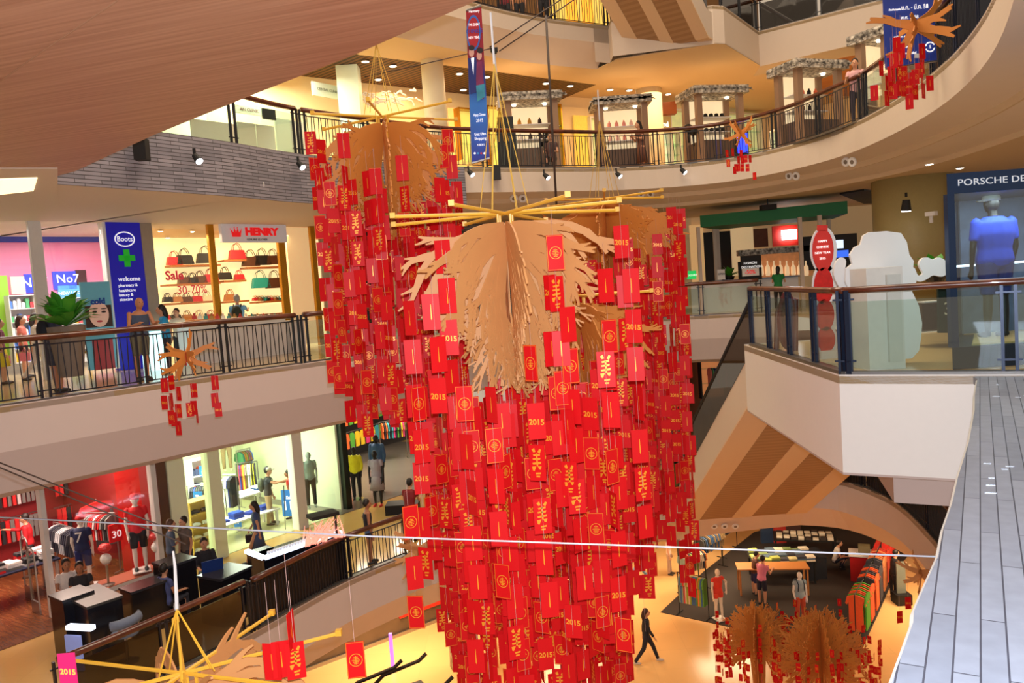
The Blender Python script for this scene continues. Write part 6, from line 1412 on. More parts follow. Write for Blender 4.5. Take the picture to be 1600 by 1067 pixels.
text('PORSCHE DESIGN', 'lettering', .115, (b0.x+.72, yb-.012, (zt+ztt)/2), (1, 0, 0), (0, 0, 1), mat('silver_letters', lin(214, 222, 232), .3, .3, emit=.3), bt, sx=1.28)
mannequin('black mannequin in a blue T-shirt, blue shorts and white cap inside the booth', (PY(1558, 540, yb+.75).x, yb+.75, .3), 96, h=1.95, skin=lin(14, 14, 20), top=lin(24, 62, 190), bottom=lin(28, 48, 120), legs='knee', hat=lin(210, 212, 214), build=1.32, sleeve=.75, vs=.014)
light('AREA', 'booth_light', (b0.x+1.2, yb+.5, zt-.1), 22, (.85, .92, 1), 1.2, .4, aim=(b0.x+1.2, yb+.8, 0))
# people beyond the escalator on the level below, far shops there
struct('wall_back', MB().wall((2, 33), (14, 35), Z2, -1.7, .1), mat('brown_lower_wall', lin(120, 66, 34), .6, noise=.1))
litwin('glowing orange clothes shop window seen past the escalator', (0, 32.6, 1, .12, 0), 1096, 1134, 552, 622, lin(240, 150, 90), .35, fr=M_DARK)
q = PY(1100, 600, 31.5); 
for k in range(7): q = PY(1108+k*4, 575, 32.3); hang((q.x, q.y, q.z), (1, .1), [lin(230, 120, 110), lin(90, 160, 110), lin(40, 60, 130)][k % 3], .4, .8, .05, '%s garment, %s from the left in the orange window past the escalator' % (('coral', 'green', 'blue')[k % 3], ORD[k]), 'garments in the orange window')
mannequin('clothed mannequin in the orange shop window past the escalator', (PY(1103, 620, 31.8).x, 31.8, Z2), -90, h=1.8, skin=lin(60, 40, 34), top=lin(90, 100, 120), bottom=lin(130, 84, 50))
sgy('white and red poster panel glimpsed between the right envelopes and escalator', 29.5, 1036, 1058, 588, 660, mat('white_red_poster', lin(230, 214, 200), .5), [('2', 1052, 668, 10, M_BLK, 1)], name='poster', cat='poster')
for k in range(3): sgy('red band on the white poster by the envelopes, %s' % ('top', 'middle', 'bottom')[k], 29.4, 1037, 1056, 595+k*22, 605+k*22, MATS['stall_red'], name='poster_band', cat='poster band') if k < 3 else None
person('young person with dark hair in a blue shirt at the foot of the escalator', (PY(1076, 740, 25.5).x, 25.5, Z2), -160, pose='stand', h=1.72, top=lin(90, 110, 160), bottom=lin(90, 110, 150), skin=SKIN2)
person('person in dark clothes behind the blue-shirted one by the escalator', (PY(1062, 735, 26).x, 26, Z2), -100, pose='stand', h=1.74, top=lin(40, 40, 60), bottom=lin(30, 30, 40))
person('grey-haired person next to the escalator handrail', (PY(1092, 735, 26).x, 26.2, Z2), 180, pose='stand', h=1.5, top=lin(120, 120, 140), bottom=lin(110, 110, 120), hair=lin(120, 116, 112))
# ------------------------------------------------------------------ ground floor
def G1(x, y, z=Z1): return PZ(x, y, z)
cp = [G1(1032, 957), G1(1110, 973), G1(1230, 1000), G1(1345, 1018), G1(1372, 960), G1(1402, 890), G1(1440, 840), G1(1300, 800), G1(1178, 832), G1(1100, 893)]
o = prismf(cp, Z1, Z1+.02).obj('carpet', mat('dark_grey_carpet', lin(54, 46, 42), .95, noise=.2, scale=60)); tag(o, 'large dark grey carpet under the sportswear stalls on the ground floor', 'carpet')
PCOL = [lin(90, 150, 60), lin(230, 130, 60), lin(70, 110, 160), lin(220, 200, 170), lin(200, 60, 60), lin(150, 170, 60), lin(60, 60, 70), lin(130, 150, 140)]
def r1(label, pa, pb, h, cols, n, grp, lab, **k):
    a = G1(*pa); b = G1(*pb); return rail(label, a, b, h, cols, n, grp, z=Z1+.02, lab=lab, dark=M_BLK, **k)
r1('black clothes rail nearest the white mannequin in red, left of it', (1062, 958), (1108, 968), 1.45, PCOL, 16, 'clothes on the front left ground rail', 'coloured trousers or top on the rail beside the red-top mannequin', l=.95, facing=True, w=.34)
r1('second black clothes rail behind the front one at the left of the carpet', (1064, 930), (1104, 918), 1.5, PCOL, 14, 'clothes on the second left ground rail', 'striped or plain top on the second rail from the front left', facing=True)
r1('third black clothes rail along the left carpet edge', (1092, 905), (1130, 885), 1.6, [lin(150, 120, 80), lin(60, 90, 130), lin(60, 60, 60)], 14, 'clothes on the third left ground rail', 'brown or blue garment on the third left rail', facing=True)
r1('farthest black clothes rail along the left carpet edge', (1128, 872), (1152, 856), 1.6, [lin(40, 60, 100), lin(40, 40, 44), lin(150, 120, 80)], 10, 'clothes on the farthest left ground rail', 'dark garment on the farthest left rail', facing=True)
for i, (pa, pb, cl, nm) in enumerate((((1338, 1004), (1352, 976), [lin(70, 160, 40), lin(230, 90, 40)], 'front'), ((1354, 972), (1366, 944), [lin(236, 96, 40), lin(60, 60, 70), lin(210, 90, 50)], 'second'), ((1367, 941), (1378, 915), [lin(214, 130, 80), lin(190, 60, 40), lin(60, 60, 70)], 'third'), ((1379, 912), (1389, 888), [lin(206, 40, 30), lin(220, 60, 40)], 'farthest'))):
    r1('%s black rail of bright shirts along the right carpet edge' % nm, pa, pb, 1.5, cl, 9, 'shirts on the %s right rail' % nm, 'bright shirt on the %s rail of the right carpet edge' % nm, l=1.15, facing=True, w=.5)
    a = G1(*pa); b = G1(*pb); nrm = Vector((b.y-a.y, a.x-b.x, 0)).normalized()*.06
    for k in range(2):
        q = a.lerp(b, .25+.5*k)+Vector((.3, -.05, 0)); hang((q.x, q.y, Z1+1.45), (-(b.y-a.y), b.x-a.x), [cl[0], cl[1]][k], .7, 1.1, .04, 'bright shirt shown flat on the outer side of the %s right rail' % nm, 'flat shirts outside the %s right rail' % nm, 'display_shirt')
mannequin('white mannequin in a coral red sleeveless top and shorts on a white base', (*G1(1124, 968)[:2], Z1+.03), -70, h=1.75, skin=lin(240, 226, 206), top=lin(226, 60, 40), bottom=lin(230, 70, 50), legs='short', pose='akimbo', sleeve=.3, base=M_WHITE)
mannequin('headless-shouldered white mannequin with dark backpack straps and orange shorts', (*G1(1252, 975)[:2], Z1+.03), -80, h=1.75, skin=lin(236, 232, 226), top=lin(150, 170, 180), bottom=lin(200, 80, 50), pack=lin(30, 50, 70), sleeve=.3)
wt = G1(1208, 926); wa = .15
M_TBL = mat('plywood_table', lin(190, 124, 66), .5)
table('long plywood table beside the man in a pink shirt', (wt.x, wt.y, Z1+.02), wa-.3, 2.5, .75, 1.0, M_TBL, M_TBL)
tb2 = G1(1222, 905); table('table heaped with folded clothes behind the plywood table', (tb2.x, tb2.y, Z1+.02), -.1, 2.3, 1.3, .85, M_BLK, M_BLK)
stack_fold((tb2.x, tb2.y), -.1, 2.2, 1.2, Z1+.87, 7, 4, [lin(200, 190, 140), lin(120, 140, 90), lin(90, 110, 130), lin(230, 220, 200), lin(60, 60, 70), lin(170, 180, 90)], 'folded garment in the heap behind the plywood table', 'garments heaped behind the plywood table', (1, 3), seed=6, size=(.33, .28))
tb3 = G1(1258, 868); table('far table of white goods at the back of the carpet', (tb3.x, tb3.y, Z1+.02), -.3, 2.4, 1.2, .8, M_BLK, M_BLK)
stack_fold((tb3.x, tb3.y), -.3, 2.2, 1.1, Z1+.82, 8, 4, [lin(226, 216, 196), lin(200, 190, 170), lin(60, 50, 46)], 'pale folded item on the far back table', 'pale goods on the far back table', (1, 2), seed=9, size=(.22, .2))
for k, (x, y) in enumerate(((1262, 905), (1276, 902), (1268, 893))):
    p = G1(x, y); tag(MB().box((0, 0, .4), (.62, .5, .8)).box((0, 0, .82), (.66, .54, .05)).obj('storage_box', cm(lin(24, 26, 34)), None, False, (p.x, p.y, Z1+.02)), 'black storage box right of the heaped table, %s' % ('left', 'right', 'rear')[k], 'box', 'black boxes by the heaped table')
rc = G1(1352, 905); t = thing('sales_counter', 'red sales counter with a white top at the right of the carpet', 'counter', (rc.x, rc.y, Z1+.02), -.4)
MB().span((-.5, -.35, 0), (.5, .35, .95)).obj('body', mat('red_counter', lin(170, 24, 24), .4), t); MB().span((-.54, -.4, .95), (.54, .4, 1.0)).obj('top', M_WHITE, t); MB().span((-.2, -.2, 1.0), (.2, .1, 1.3)).obj('till', cm(lin(110, 100, 70)), t)
for k in range(3):
    p = G1(1200+k*20, 848); tag(MB().span((-.3, -.1, 0), (.3, .1, 1.9)).obj('display_board', cm([lin(40, 60, 90), lin(190, 50, 40), lin(70, 40, 34)][k]), None, False, (p.x, p.y, Z1+.02)), '%s display board at the back of the carpet' % ('blue-grey', 'red', 'dark brown')[k], 'display board')
F1 = lambda x, y: (*G1(x, y)[:2], Z1+.02)
person('man in a pink shirt and dark shorts leaning on the plywood table', F1(1192, 945), 40, pose='rail', h=1.72, top=lin(224, 130, 160), bottom=lin(30, 30, 50), legs='knee')
person('person in a dark green top stooping at the left end of the plywood table', F1(1180, 930), 0, pose='rail', h=1.6, top=lin(90, 50, 36), bottom=lin(40, 40, 80), legs='knee')
person('person in a white shirt crouching on the carpet', F1(1305, 888), -20, pose='crouch', h=1.7, top=lin(214, 206, 196), bottom=lin(24, 26, 40), shoes=lin(30, 30, 34))
person('shopper in a grey-brown top at the left clothes rails', F1(1064, 896), 0, pose='reach', h=1.66, top=lin(90, 70, 60), bottom=lin(50, 50, 60))
person('shopper in a pale top left of the clothes rails', F1(1047, 898), -20, pose='stand', h=1.6, top=lin(220, 190, 170), bottom=lin(180, 150, 130))
person('woman striding across the cream floor in a black jacket and trousers', F1(1012, 1036), -5, pose='walk', h=1.68, top=lin(24, 24, 34), bottom=lin(26, 26, 40), sleeve=1.8, hair=lin(60, 26, 20), hairlen=.12, shoes=lin(200, 190, 180))
person('person in blue jeans half hidden behind the lower envelopes', F1(1000, 910), 180, pose='walk', h=1.7, top=lin(150, 90, 80), bottom=lin(110, 140, 180))
person('person in black bending beside the easel right of the carpet', F1(1397, 935), 0, pose='rail', h=1.7, top=lin(24, 24, 30), bottom=lin(30, 28, 34))
ez = G1(1409, 942); t = thing('easel_sign', 'grey sign on a black stand behind the hanging pair of envelopes', 'sign', (ez.x, ez.y, Z1)); MB().box((0, 0, .9), (.3, .06, 1.1)).obj('board', cm(lin(120, 130, 120)), t); MB().box((0, 0, .18), (.5, .5, .36)).obj('base', M_BLK, t)
st = thing('stone_planter', 'round grey stone drum on the cream ground floor', 'planter', G1(722, 1042)); MB().lathe([(.34, 0), (.38, .1), (.36, .5), (.4, 1.0), (.4, 1.08), (.3, 1.08)], (0, 0, 0), 24).obj('drum', grain('speckled_stone', lin(150, 132, 100), lin(190, 174, 136), (1, 1, 1), 0, .7, 8), st, True); MB().lathe([(.3, 1.06), (.32, 1.12)], (0, 0, 0), 20).obj('top_plate', cm(lin(110, 90, 60)), st)
# ground shops under the left slab: glass strip with a red band
ga, gb = Vector((-9.5, 22.7, 0)), Vector((3.6, 33.0, 0))
struct('wall_left', MB().wall(ga[:2], gb[:2], Z1, -6.95, .1), mat('dark_ground_shop', lin(96, 76, 56), .4, noise=.5, scale=1.5))
dv = (gb-ga).normalized(); n_ = Vector((dv.y, -dv.x, 0))
a_, b_ = ga+dv*6.2+n_*.1, ga+dv*13+n_*.1
tag(MB().wall(a_[:2], b_[:2], Z1+.6, Z1+.95, .06).obj('wall_band', MATS['stall_red']), 'long red band low on the ground-floor shopfront', 'wall band')
struct('baseboard_left', MB().wall((ga+n_*.12)[:2], (gb+n_*.12)[:2], Z1, Z1+.12, .06), M_CHROME)
struct('wall_back', MB().wall((3.6, 33), (9, 41), Z1, -6.95, .1), M_CRW); struct('wall_back', MB().wall((9, 41), (22, 41), Z1, -6.95, .1), mat('ground_back_wall', lin(190, 140, 90), .6))
column('cream square-looking column by the farthest clothes rail on the ground floor', 1070, 880, .35, Z1, -6.9, M_CREAM, 34, 'ground columns')
tag(MB().span((-.05, -.05, 0), (.05, .05, 1.1)).obj('purple_light_post', mat('purple_lit_post', lin(190, 120, 255), .4, emit=.8), None, False, G1(614, 1042)), 'slim purple-lit post on the ground floor near the slab', 'post')
# bench tops and heads at the very bottom left
for k, (x, y) in enumerate(((600, 1062), (560, 1064), (640, 1086))):
    p = G1(x+20, y+48+k*10); t = thing('bench', ('black armed bench with upturned end, right of the envelope with medallion', 'black armed bench behind the man at the bottom edge', 'black bench corner at the bottom edge right of the others')[k], 'bench', (p.x, p.y, Z1), .5)
    MB().span((-.9, -.3, .4), (.9, .3, .5)).obj('seat', M_BLK, t); m = MB(); m.tube([(-.9, .3, .5), (-.2, .35, .95), (.9, .35, 1.05), (1.15, .35, 1.2)], .06, 6); m.obj('backrest', M_BLK, t)
    for s in (-.8, .8): MB().span((s-.04, -.28, 0), (s+.04, .28, .4)).obj('leg', M_BLK, t)
person('man in a dark shirt standing at the bottom edge near the medallion envelope', (*G1(509, 1180)[:2], Z1), 70, h=1.75, top=lin(50, 60, 80), bottom=lin(40, 40, 50))
person('dark-haired head just showing at the bottom edge, left of centre', (*G1(626, 1200)[:2], Z1), 70, h=1.7, top=lin(30, 30, 40), bottom=lin(40, 40, 50))
# ------------------------------------------------------------------ plywood tree sculptures
M_PLY = mat('plywood_sheet', lin(204, 142, 84), .6, noise=.08, scale=5)
M_PLYD = mat('warm_lit_plywood', lin(206, 128, 52), .6, noise=.08, scale=5)  # plywood colour made lighter in place of warm light falling on it
M_YBAR = mat('yellow_bar', lin(232, 176, 56), .4, noise=.08)
def ribbon(mb, pts, ws, ang, th=.018):
    """flat cut-out branch in the upright plane turned by ang"""
    ca, sa = math.cos(ang), math.sin(ang); n = len(pts); vs = []
    nx, ny = -sa*th/2, ca*th/2
    for i, (r, z) in enumerate(pts):
        a = pts[max(i-1, 0)]; b = pts[min(i+1, n-1)]; dx, dz = b[0]-a[0], b[1]-a[1]; l = math.hypot(dx, dz) or 1; px, pz = -dz/l*ws[i]/2, dx/l*ws[i]/2
        for s in (1, -1):
            for q in (1, -1): vs.append(((r+px*s)*ca+nx*q, (r+px*s)*sa+ny*q, z+pz*s))
    fs = []
    for i in range(n-1):
        a = i*4; b = a+4
        fs += [(a, a+2, b+2, b), (a+1, b+1, b+3, a+3), (a, b, b+1, a+1), (a+2, a+3, b+3, b+2)]
    fs += [(0, 1, 3, 2), (4*n-4, 4*n-2, 4*n-1, 4*n-3)]
    mb.add(vs, fs)
def branch(mb, r0, z0, a0, L, w, ang, rr, bend, kids=2, depth=0, hook=0):
    pts = [(r0, z0)]; a = a0; n = 7; ws = [w]; r, z = r0, z0
    for i in range(n):
        a += bend/n+rr.uniform(-.09, .09)+(hook*(i/n)**2); r += math.cos(a)*L/n; z += math.sin(a)*L/n; pts.append((r, z)); ws.append(max(.016, w*(1-(i+1)/n*.78)))
        if kids and i in (2, 4, 5)[:kids+1] and depth < 2:
            branch(mb, r, z, a+rr.choice((-1, 1))*rr.uniform(.3, .6), L*rr.uniform(.28, .45), w*.55, ang, rr, bend*.5+rr.uniform(-.4, .4), kids-1, depth+1)
    ribbon(mb, pts, ws, ang, .016+rr.uniform(0, .004))
def fin(R, H, ang, rr, style, lift=False):
    mb = MB()
    if style == 'fall':
        for i, t_ in enumerate([k/16 for k in range(17)]):
            a0 = -.02-1.52*t_**.75; L = R*(1.0-.15*t_) if t_ < .3 else R*.8+H*.1*t_
            branch(mb, .04+.1*t_*R, -.05-.35*H*t_, a0+rr.uniform(-.07, .07), L*rr.uniform(.85, 1.08), (.17 if t_ < .22 else .07)*R/1.1, ang, rr, -.3, 2, hook=(-.5 if t_ < .3 else 0))
        if lift:
            for q in range(2): branch(mb, .1, -.12, .55+.35*q+rr.uniform(-.1, .1), R*(1.05-.2*q), .13*R, ang, rr, -.9, 1, hook=-.7)
        ribbon(mb, [(.02, 0), (.06, -.2*H), (.16, -.55*H), (.2, -.85*H)], [.12, .1*R, .1*R, .05], ang, .014)
    elif style == 'dense':
        for i in range(30):
            t_ = i/29; a0 = -.02-1.5*t_; branch(mb, .02+.05*t_, -.03-.3*H*t_, a0, (R*(1-.35*t_))*rr.uniform(.8, 1.05), .12*R, ang, rr, -.5, 2)
        ribbon(mb, [(.05, -.02), (.25*R, -.25*H), (.3*R, -.7*H)], [.2, .55*R, .3*R], ang, .014)
    elif style == 'up':
        for i in range(26):
            t_ = i/25; a0 = 1.5-1.75*t_; branch(mb, .05, .62*H-.05*H*t_, a0, (R*(.95))*rr.uniform(.8, 1.05), .07*R, ang, rr, rr.uniform(-.3, .3), 2)
        ribbon(mb, [(.06, 0), (.07, .35*H), (.1, .62*H), (.22*R, .78*H)], [.2, .14, .22, .3*R], ang, .016)
    elif style == 'antler':
        for i in range(2): branch(mb, 0, 0, -.7+1.1*i+rr.uniform(-.3, .3), R*rr.uniform(.8, 1.05), .25*R, ang, rr, rr.uniform(-.5, .5), 1)
    return mb
def tree(label, loc, R, H, nfin, style, m=M_PLY, seed=1, a0=0., bars=None, drop=.0, strings=0, name='tree_sculpture', lift=False):
    t = thing(name, label, 'tree sculpture', loc); rr = random.Random(seed)
    for k in range(nfin): fin(R, H, a0+2*math.pi*k/nfin+rr.uniform(-.04, .04), rr, style, lift).obj('plywood_fin', m, t)
    if bars:
        z_ = .12
        for k in range(bars[1]):
            a = a0+.3+2*math.pi*k/bars[1]; L = bars[0]*rr.uniform(.85, 1.05); mb = MB(); mb.tube([(.02*math.cos(a), .02*math.sin(a), z_), (L*math.cos(a), L*math.sin(a), z_)], .017, 6); mb.box((L*math.cos(a), L*math.sin(a), z_+.01), (.05, .05, .05)); mb.obj('yellow_bar', M_YBAR, t)
        for k in range(4):
            a = a0+math.pi/2*k+.5; mb = MB(); mb.tube([(.09*math.cos(a), .09*math.sin(a), z_), (.09*math.cos(a), .09*math.sin(a), z_-drop)], .015, 6); mb.obj('yellow_upright', M_YBAR, t)
    if strings:
        mb = MB()
        for k in range(6):
            a = math.pi/3*k; mb.tube([(.25*math.cos(a), .25*math.sin(a), .14), (0, 0, strings)], .0045, 4)
        mb.obj('suspension_strings', mat('yellow_cord2', lin(220, 176, 80), .6), t); MB().tube([(0, 0, strings), (0, 0, strings+.5)], .012, 5).obj('rope', MATS['white_rope'], t)
    return t
CB = PY(790, 352, 8.0); CA = PY(598, 196, 11.0); CC = PY(945, 322, 13.2); CD = PY(905, 476, 10.4); CE = PY(287, 1052, 6.1)
tree('large drooping plywood tree sculpture under yellow bars at the centre', CB, 1.08, 1.4, 8, 'fall', M_PLY, 5, .12, (1.32, 8), .34, 1.6)
tree('drooping plywood tree sculpture at the upper left above the envelopes', CA, .98, 1.15, 8, 'fall', M_PLYD, 8, .2, (1.1, 6), .3, 1.1)
tree('dense domed plywood tree sculpture behind and right of the central one', CC, 1.15, 1.2, 10, 'dense', M_PLYD, 11, .1, (1.2, 6), .2, 1.4)
tree('smaller drooping plywood sculpture half hidden below the domed one', CD, .95, 1.3, 8, 'fall', M_PLYD, 15, .3, (.95, 6), .2)
te = tree('plywood tree sculpture seen from above at the lower left with a star of yellow bars', CE-Vector((0, 0, .12)), 1.0, 1.2, 6, 'fall', M_PLY, 21, .15, (1.25, 8), .3, lift=True)
mb = MB(); hk = PY(274, 928, 6.1)-CE
for q in ((-.22, .05, .1), (-.2, .0, .1), (-.16, .1, .1), (.2, .05, .12), (.25, .0, .12), (.02, -.1, .1), (.04, -.12, .1)): mb.tube([q, hk], .006, 5)
mb.obj('yellow_ropes', M_YBAR, te); mb = MB(); mb.tube([hk, PY(271, 862, 6.1)-CE, PY(268, 838, 6.1)-CE], [.016, .012, .008], 6); mb.obj('white_rope', MATS['white_rope'], te)
mb = MB(); mb.tube([hk+Vector((.02*math.cos(k/8*6.283), 0, .02+.035*math.sin(k/8*6.283))) for k in range(9)], .007, 5); mb.obj('shackle', M_CHROME, te)
tree('left of the two upright twiggy tree sculptures on the ground floor', (*PY(1183, 1000, 18.5)[:2], Z1), .8, 4.45, 9, 'up', M_PLYD, 31, .1)
tree('right and larger upright twiggy tree sculpture on the ground floor', (*PY(1282, 1000, 17.5)[:2], Z1), .95, 4.5, 10, 'up', M_PLYD, 37, .2)
rb = PY(1160, 1075, 19); tag(MB().box((0, 0, .3), (1.2, .7, .6), (0, 0, .6)).obj('red_planter_base', mat('red_brown_base', lin(176, 74, 30), .5), None, False, (rb.x, rb.y, Z1)), 'red-brown box at the foot of the left twiggy tree', 'base box')
OR = [('plywood branch ornament hanging before the left railing', PY(291, 556, 12.5), .5, 41, M_PLYD), ('plywood branch ornament hanging over the blue banner, upper right', PY(1432, 40, 13.6), .72, 43, M_PLYD), ('small plywood branch ornament hanging by the hat kiosk', PY(1158, 208, 21), .5, 47, M_PLYD), ('plywood branch ornament half hidden by envelopes at the lower railing', PY(655, 860, 10.5), .45, 51, M_PLY), ('plywood branch ornament at the edge of the grey ledge, lower right', PY(1440, 895, 17), .55, 57, M_PLY)]
for lb, p, R, sd, m in OR: tree(lb, p, R, R, 5, 'antler', m, sd, .3, name='branch_ornament')
# ------------------------------------------------------------------ red envelopes
EW, EH = .158, .325
M_ENV = mat('red_envelope_card', lin(204, 15, 20), .45, noise=.06, scale=9, spec=.18)
M_EGOLD = mat('orange_gold_print', lin(240, 150, 40), .35, .25, noise=.05)
M_EPINK = mat('pink_envelope_card', lin(226, 30, 110), .3, noise=.05)
def gold_txt(s, size):
    o = text(s, 'g', size, (0, 0, 0), (1, 0, 0), (0, 0, 1), M_EGOLD, None, ext=.0006, bold=.002); me = o.data; v = [tuple(q.co) for q in me.vertices]; f = [tuple(p.vertices) for p in me.polygons]
    bpy.data.objects.remove(o); return v, f
T15 = gold_txt('2015', .07)
def env_mb(kind):
    mb = MB(); mb.mi(0).box((0, 0, 0), (EW, .004, EH)); mb.mi(1)
    for s in (1, -1):
        y = s*.0025
        if kind == 'plain':
            mb.sheet([(-.0025, y, .07), (.0025, y, .07), (.005, y, -.06), (0, y, -.075), (-.005, y, -.06)], (0, s*.0006, 0))
        elif kind == 'year':
            v, f = T15; mb.add([((x-0.0)*(-s)*-1*s if False else x*-s, y+q*.5, z-.01+x*.12*s) for x, q, z in v], f)
        elif kind == 'medallion':
            n = 20
            for r0, r1 in ((.052, .058),):
                for k in range(n):
                    a, b = 2*math.pi*k/n, 2*math.pi*(k+1)/n
                    mb.add([(r0*math.cos(a), y, r0*math.sin(a)), (r1*math.cos(a), y, r1*math.sin(a)), (r1*math.cos(b), y, r1*math.sin(b)), (r0*math.cos(b), y, r0*math.sin(b))], [(0, 1, 2, 3)])
            for k in range(5): mb.sheet([(-.034+abs(k-2)*.008, y, .028-k*.014), (.034-abs(k-2)*.008, y, .028-k*.014), (.034-abs(k-2)*.008, y, .022-k*.014), (-.034+abs(k-2)*.008, y, .022-k*.014)], (0, s*.0004, 0))
            mb.sheet([(-.004, y, .036), (.004, y, .036), (.004, y, -.038), (-.004, y, -.038)], (0, s*.0004, 0))
            for a in ((-.074, .156, .074, .153), (-.074, -.153, .074, -.156), (-.076, .156, -.073, -.156), (.073, .156, .076, -.156)): mb.sheet([(a[0], y, a[1]), (a[2], y, a[1]), (a[2], y, a[3]), (a[0], y, a[3])], (0, s*.0004, 0))
        else:
            for pts in ([(-.045, .12), (-.02, .135), (-.01, .1), (-.03, .095)], [(.01, .1), (.03, .13), (.045, .12), (.03, .085)], [(-.035, .075), (.03, .085), (.032, .068), (-.03, .06)], [(-.008, .085), (.006, .085), (.008, -.03), (-.006, -.03)], [(-.04, .04), (.035, .048), (.03, .03), (-.038, .026)], [(-.045, .0), (.04, .012), (.036, -.008), (-.04, -.016)], [(-.05, -.035), (-.01, -.03), (-.03, -.075), (-.045, -.07)], [(.005, -.03), (.04, -.028), (.03, -.06), (.015, -.055)], [(-.02, -.09), (.03, -.085), (.028, -.1), (-.02, -.105)], [(-.015, -.115), (.02, -.115), (.018, -.13), (-.015, -.13)]):
                mb.sheet([(x*1.05, y, z) for x, z in pts], (0, s*.0005, 0))
    return mb
KINDS = ['plain', 'plain', 'plain', 'year', 'medallion', 'calligraphy']
EMB = {k: env_mb(k) for k in set(KINDS)}
EMESH = {}
for k, mb in EMB.items():
    o = mb.obj('red_envelope', [M_ENV, M_EGOLD]); EMESH[k] = o.data; bpy.data.objects.remove(o)
ENV = []      # (position, yaw, kind, cluster, scale)
STR = []      # (top, bottom, cluster)
re_ = random.Random(99)
def strand(x, y, ztop, zbot, cl, sc=1.0, gap=1.12, rod=True):
    z = ztop; n = 0; top = z+EH/2*sc+.25
    while z > zbot:
        yaw = re_.gauss(0, .38) if re_.random() < .72 else re_.uniform(-1.57, 1.57)
        ENV.append((x+re_.gauss(0, .012), y+re_.gauss(0, .012), z, yaw, re_.choice(KINDS), cl, sc)); n += 1
        z -= EH*sc*(gap+(re_.random()**2)*.5)
    if n and rod: STR.append(((x, y, top), (x, y, z+EH*sc), cl))
def cluster(c, R, n, ztop_out, zbot_out, ztop_in, zbot_in, cl, sc=1.0, rmin=.0, gap=1.12):
    pts = []; tries = 0
    while len(pts) < n and tries < 9000:
        tries += 1; r = R*math.sqrt(re_.uniform((rmin/R)**2, 1)); a = re_.uniform(0, 2*math.pi); p = (c.x+r*math.cos(a), c.y+r*math.sin(a))
        if all((p[0]-q[0])**2+(p[1]-q[1])**2 > (.13*R)**2*.55 for q in pts): pts.append(p); t_ = (r/R)**1.6; strand(p[0], p[1], ztop_in*(1-t_)+ztop_out*t_+re_.uniform(-.25, .2), zbot_in*(1-t_)+zbot_out*t_+re_.uniform(-.3, .3), cl, sc, gap)
# upper left cluster
cluster(CA, 1.02, 58, 2.95, .15, 2.3, -.5, 'upper left sculpture', .98)
# central cluster
cluster(Vector((CB.x-.02, CB.y, 0)), 1.06, 56, .35, -1.4, -.15, -3.7, 'central sculpture', 1.0, .2)
for px_, y0, yb_, d_ in ((690, 385, 900, 7.7), (864, 378, 760, 7.2), (858, 440, 700, 7.3), (642, 480, 700, 7.4), (700, 445, 560, 7.2), (676, 470, 640, 7.1), (970, 362, 560, 7.9), (945, 430, 800, 7.6), (984, 430, 820, 7.5), (638, 800, 960, 7.4), (735, 868, 1110, 7.2), (945, 560, 1010, 7.0), (885, 490, 960, 7.2), (830, 550, 950, 6.9), (1046, 330, 930, 12.6), (1058, 340, 900, 12.4), (1030, 500, 850, 12.2), (705, 640, 1060, 8.2), (770, 700, 1100, 8.0), (968, 600, 900, 9)):
    p = PY(px_, y0, d_); strand(p.x, p.y, p.z-.1, PY(px_, yb_, d_).z, 'central sculpture', 1.0)
for px_, y0, yb_, d_ in ((487, 212, 330, 11.2), (500, 225, 420, 10.8), (516, 290, 600, 10.4), (535, 215, 300, 10.2), (690, 232, 420, 10.6), (702, 208, 560, 10.9), (714, 290, 520, 11.2), (628, 250, 330, 10.1), (510, 262, 560, 11.6), (677, 262, 500, 11.5)):
    p = PY(px_, y0, d_); strand(p.x, p.y, p.z-.1, PY(px_, yb_, d_).z, 'upper left sculpture', .98)
for px_, y0, yb_, d_ in ((1062, 332, 640, 13.0), (1038, 352, 900, 13.3), (1026, 372, 800, 12.6), (1014, 395, 780, 13.6), (1052, 335, 700, 14.0), (1068, 560, 850, 13.2), (1002, 420, 800, 12.2)):
    p = PY(px_, y0, d_); strand(p.x, p.y, p.z-.1, PY(px_, yb_, d_).z, 'right domed sculpture', 1.0)
# right, farther cluster
cluster(CC, 1.25, 62, 1.75, -2.2, 1.2, -3.3, 'right domed sculpture', 1.0, .25)
# lower, behind
cluster(CD, .8, 46, .55, -2.6, -.6, -5.0, 'hidden lower sculpture', 1.0)
cluster(PY(735, 800, 10.5), .6, 15, -.2, -3.2, -.6, -4.2, 'hidden lower sculpture', 1.0)
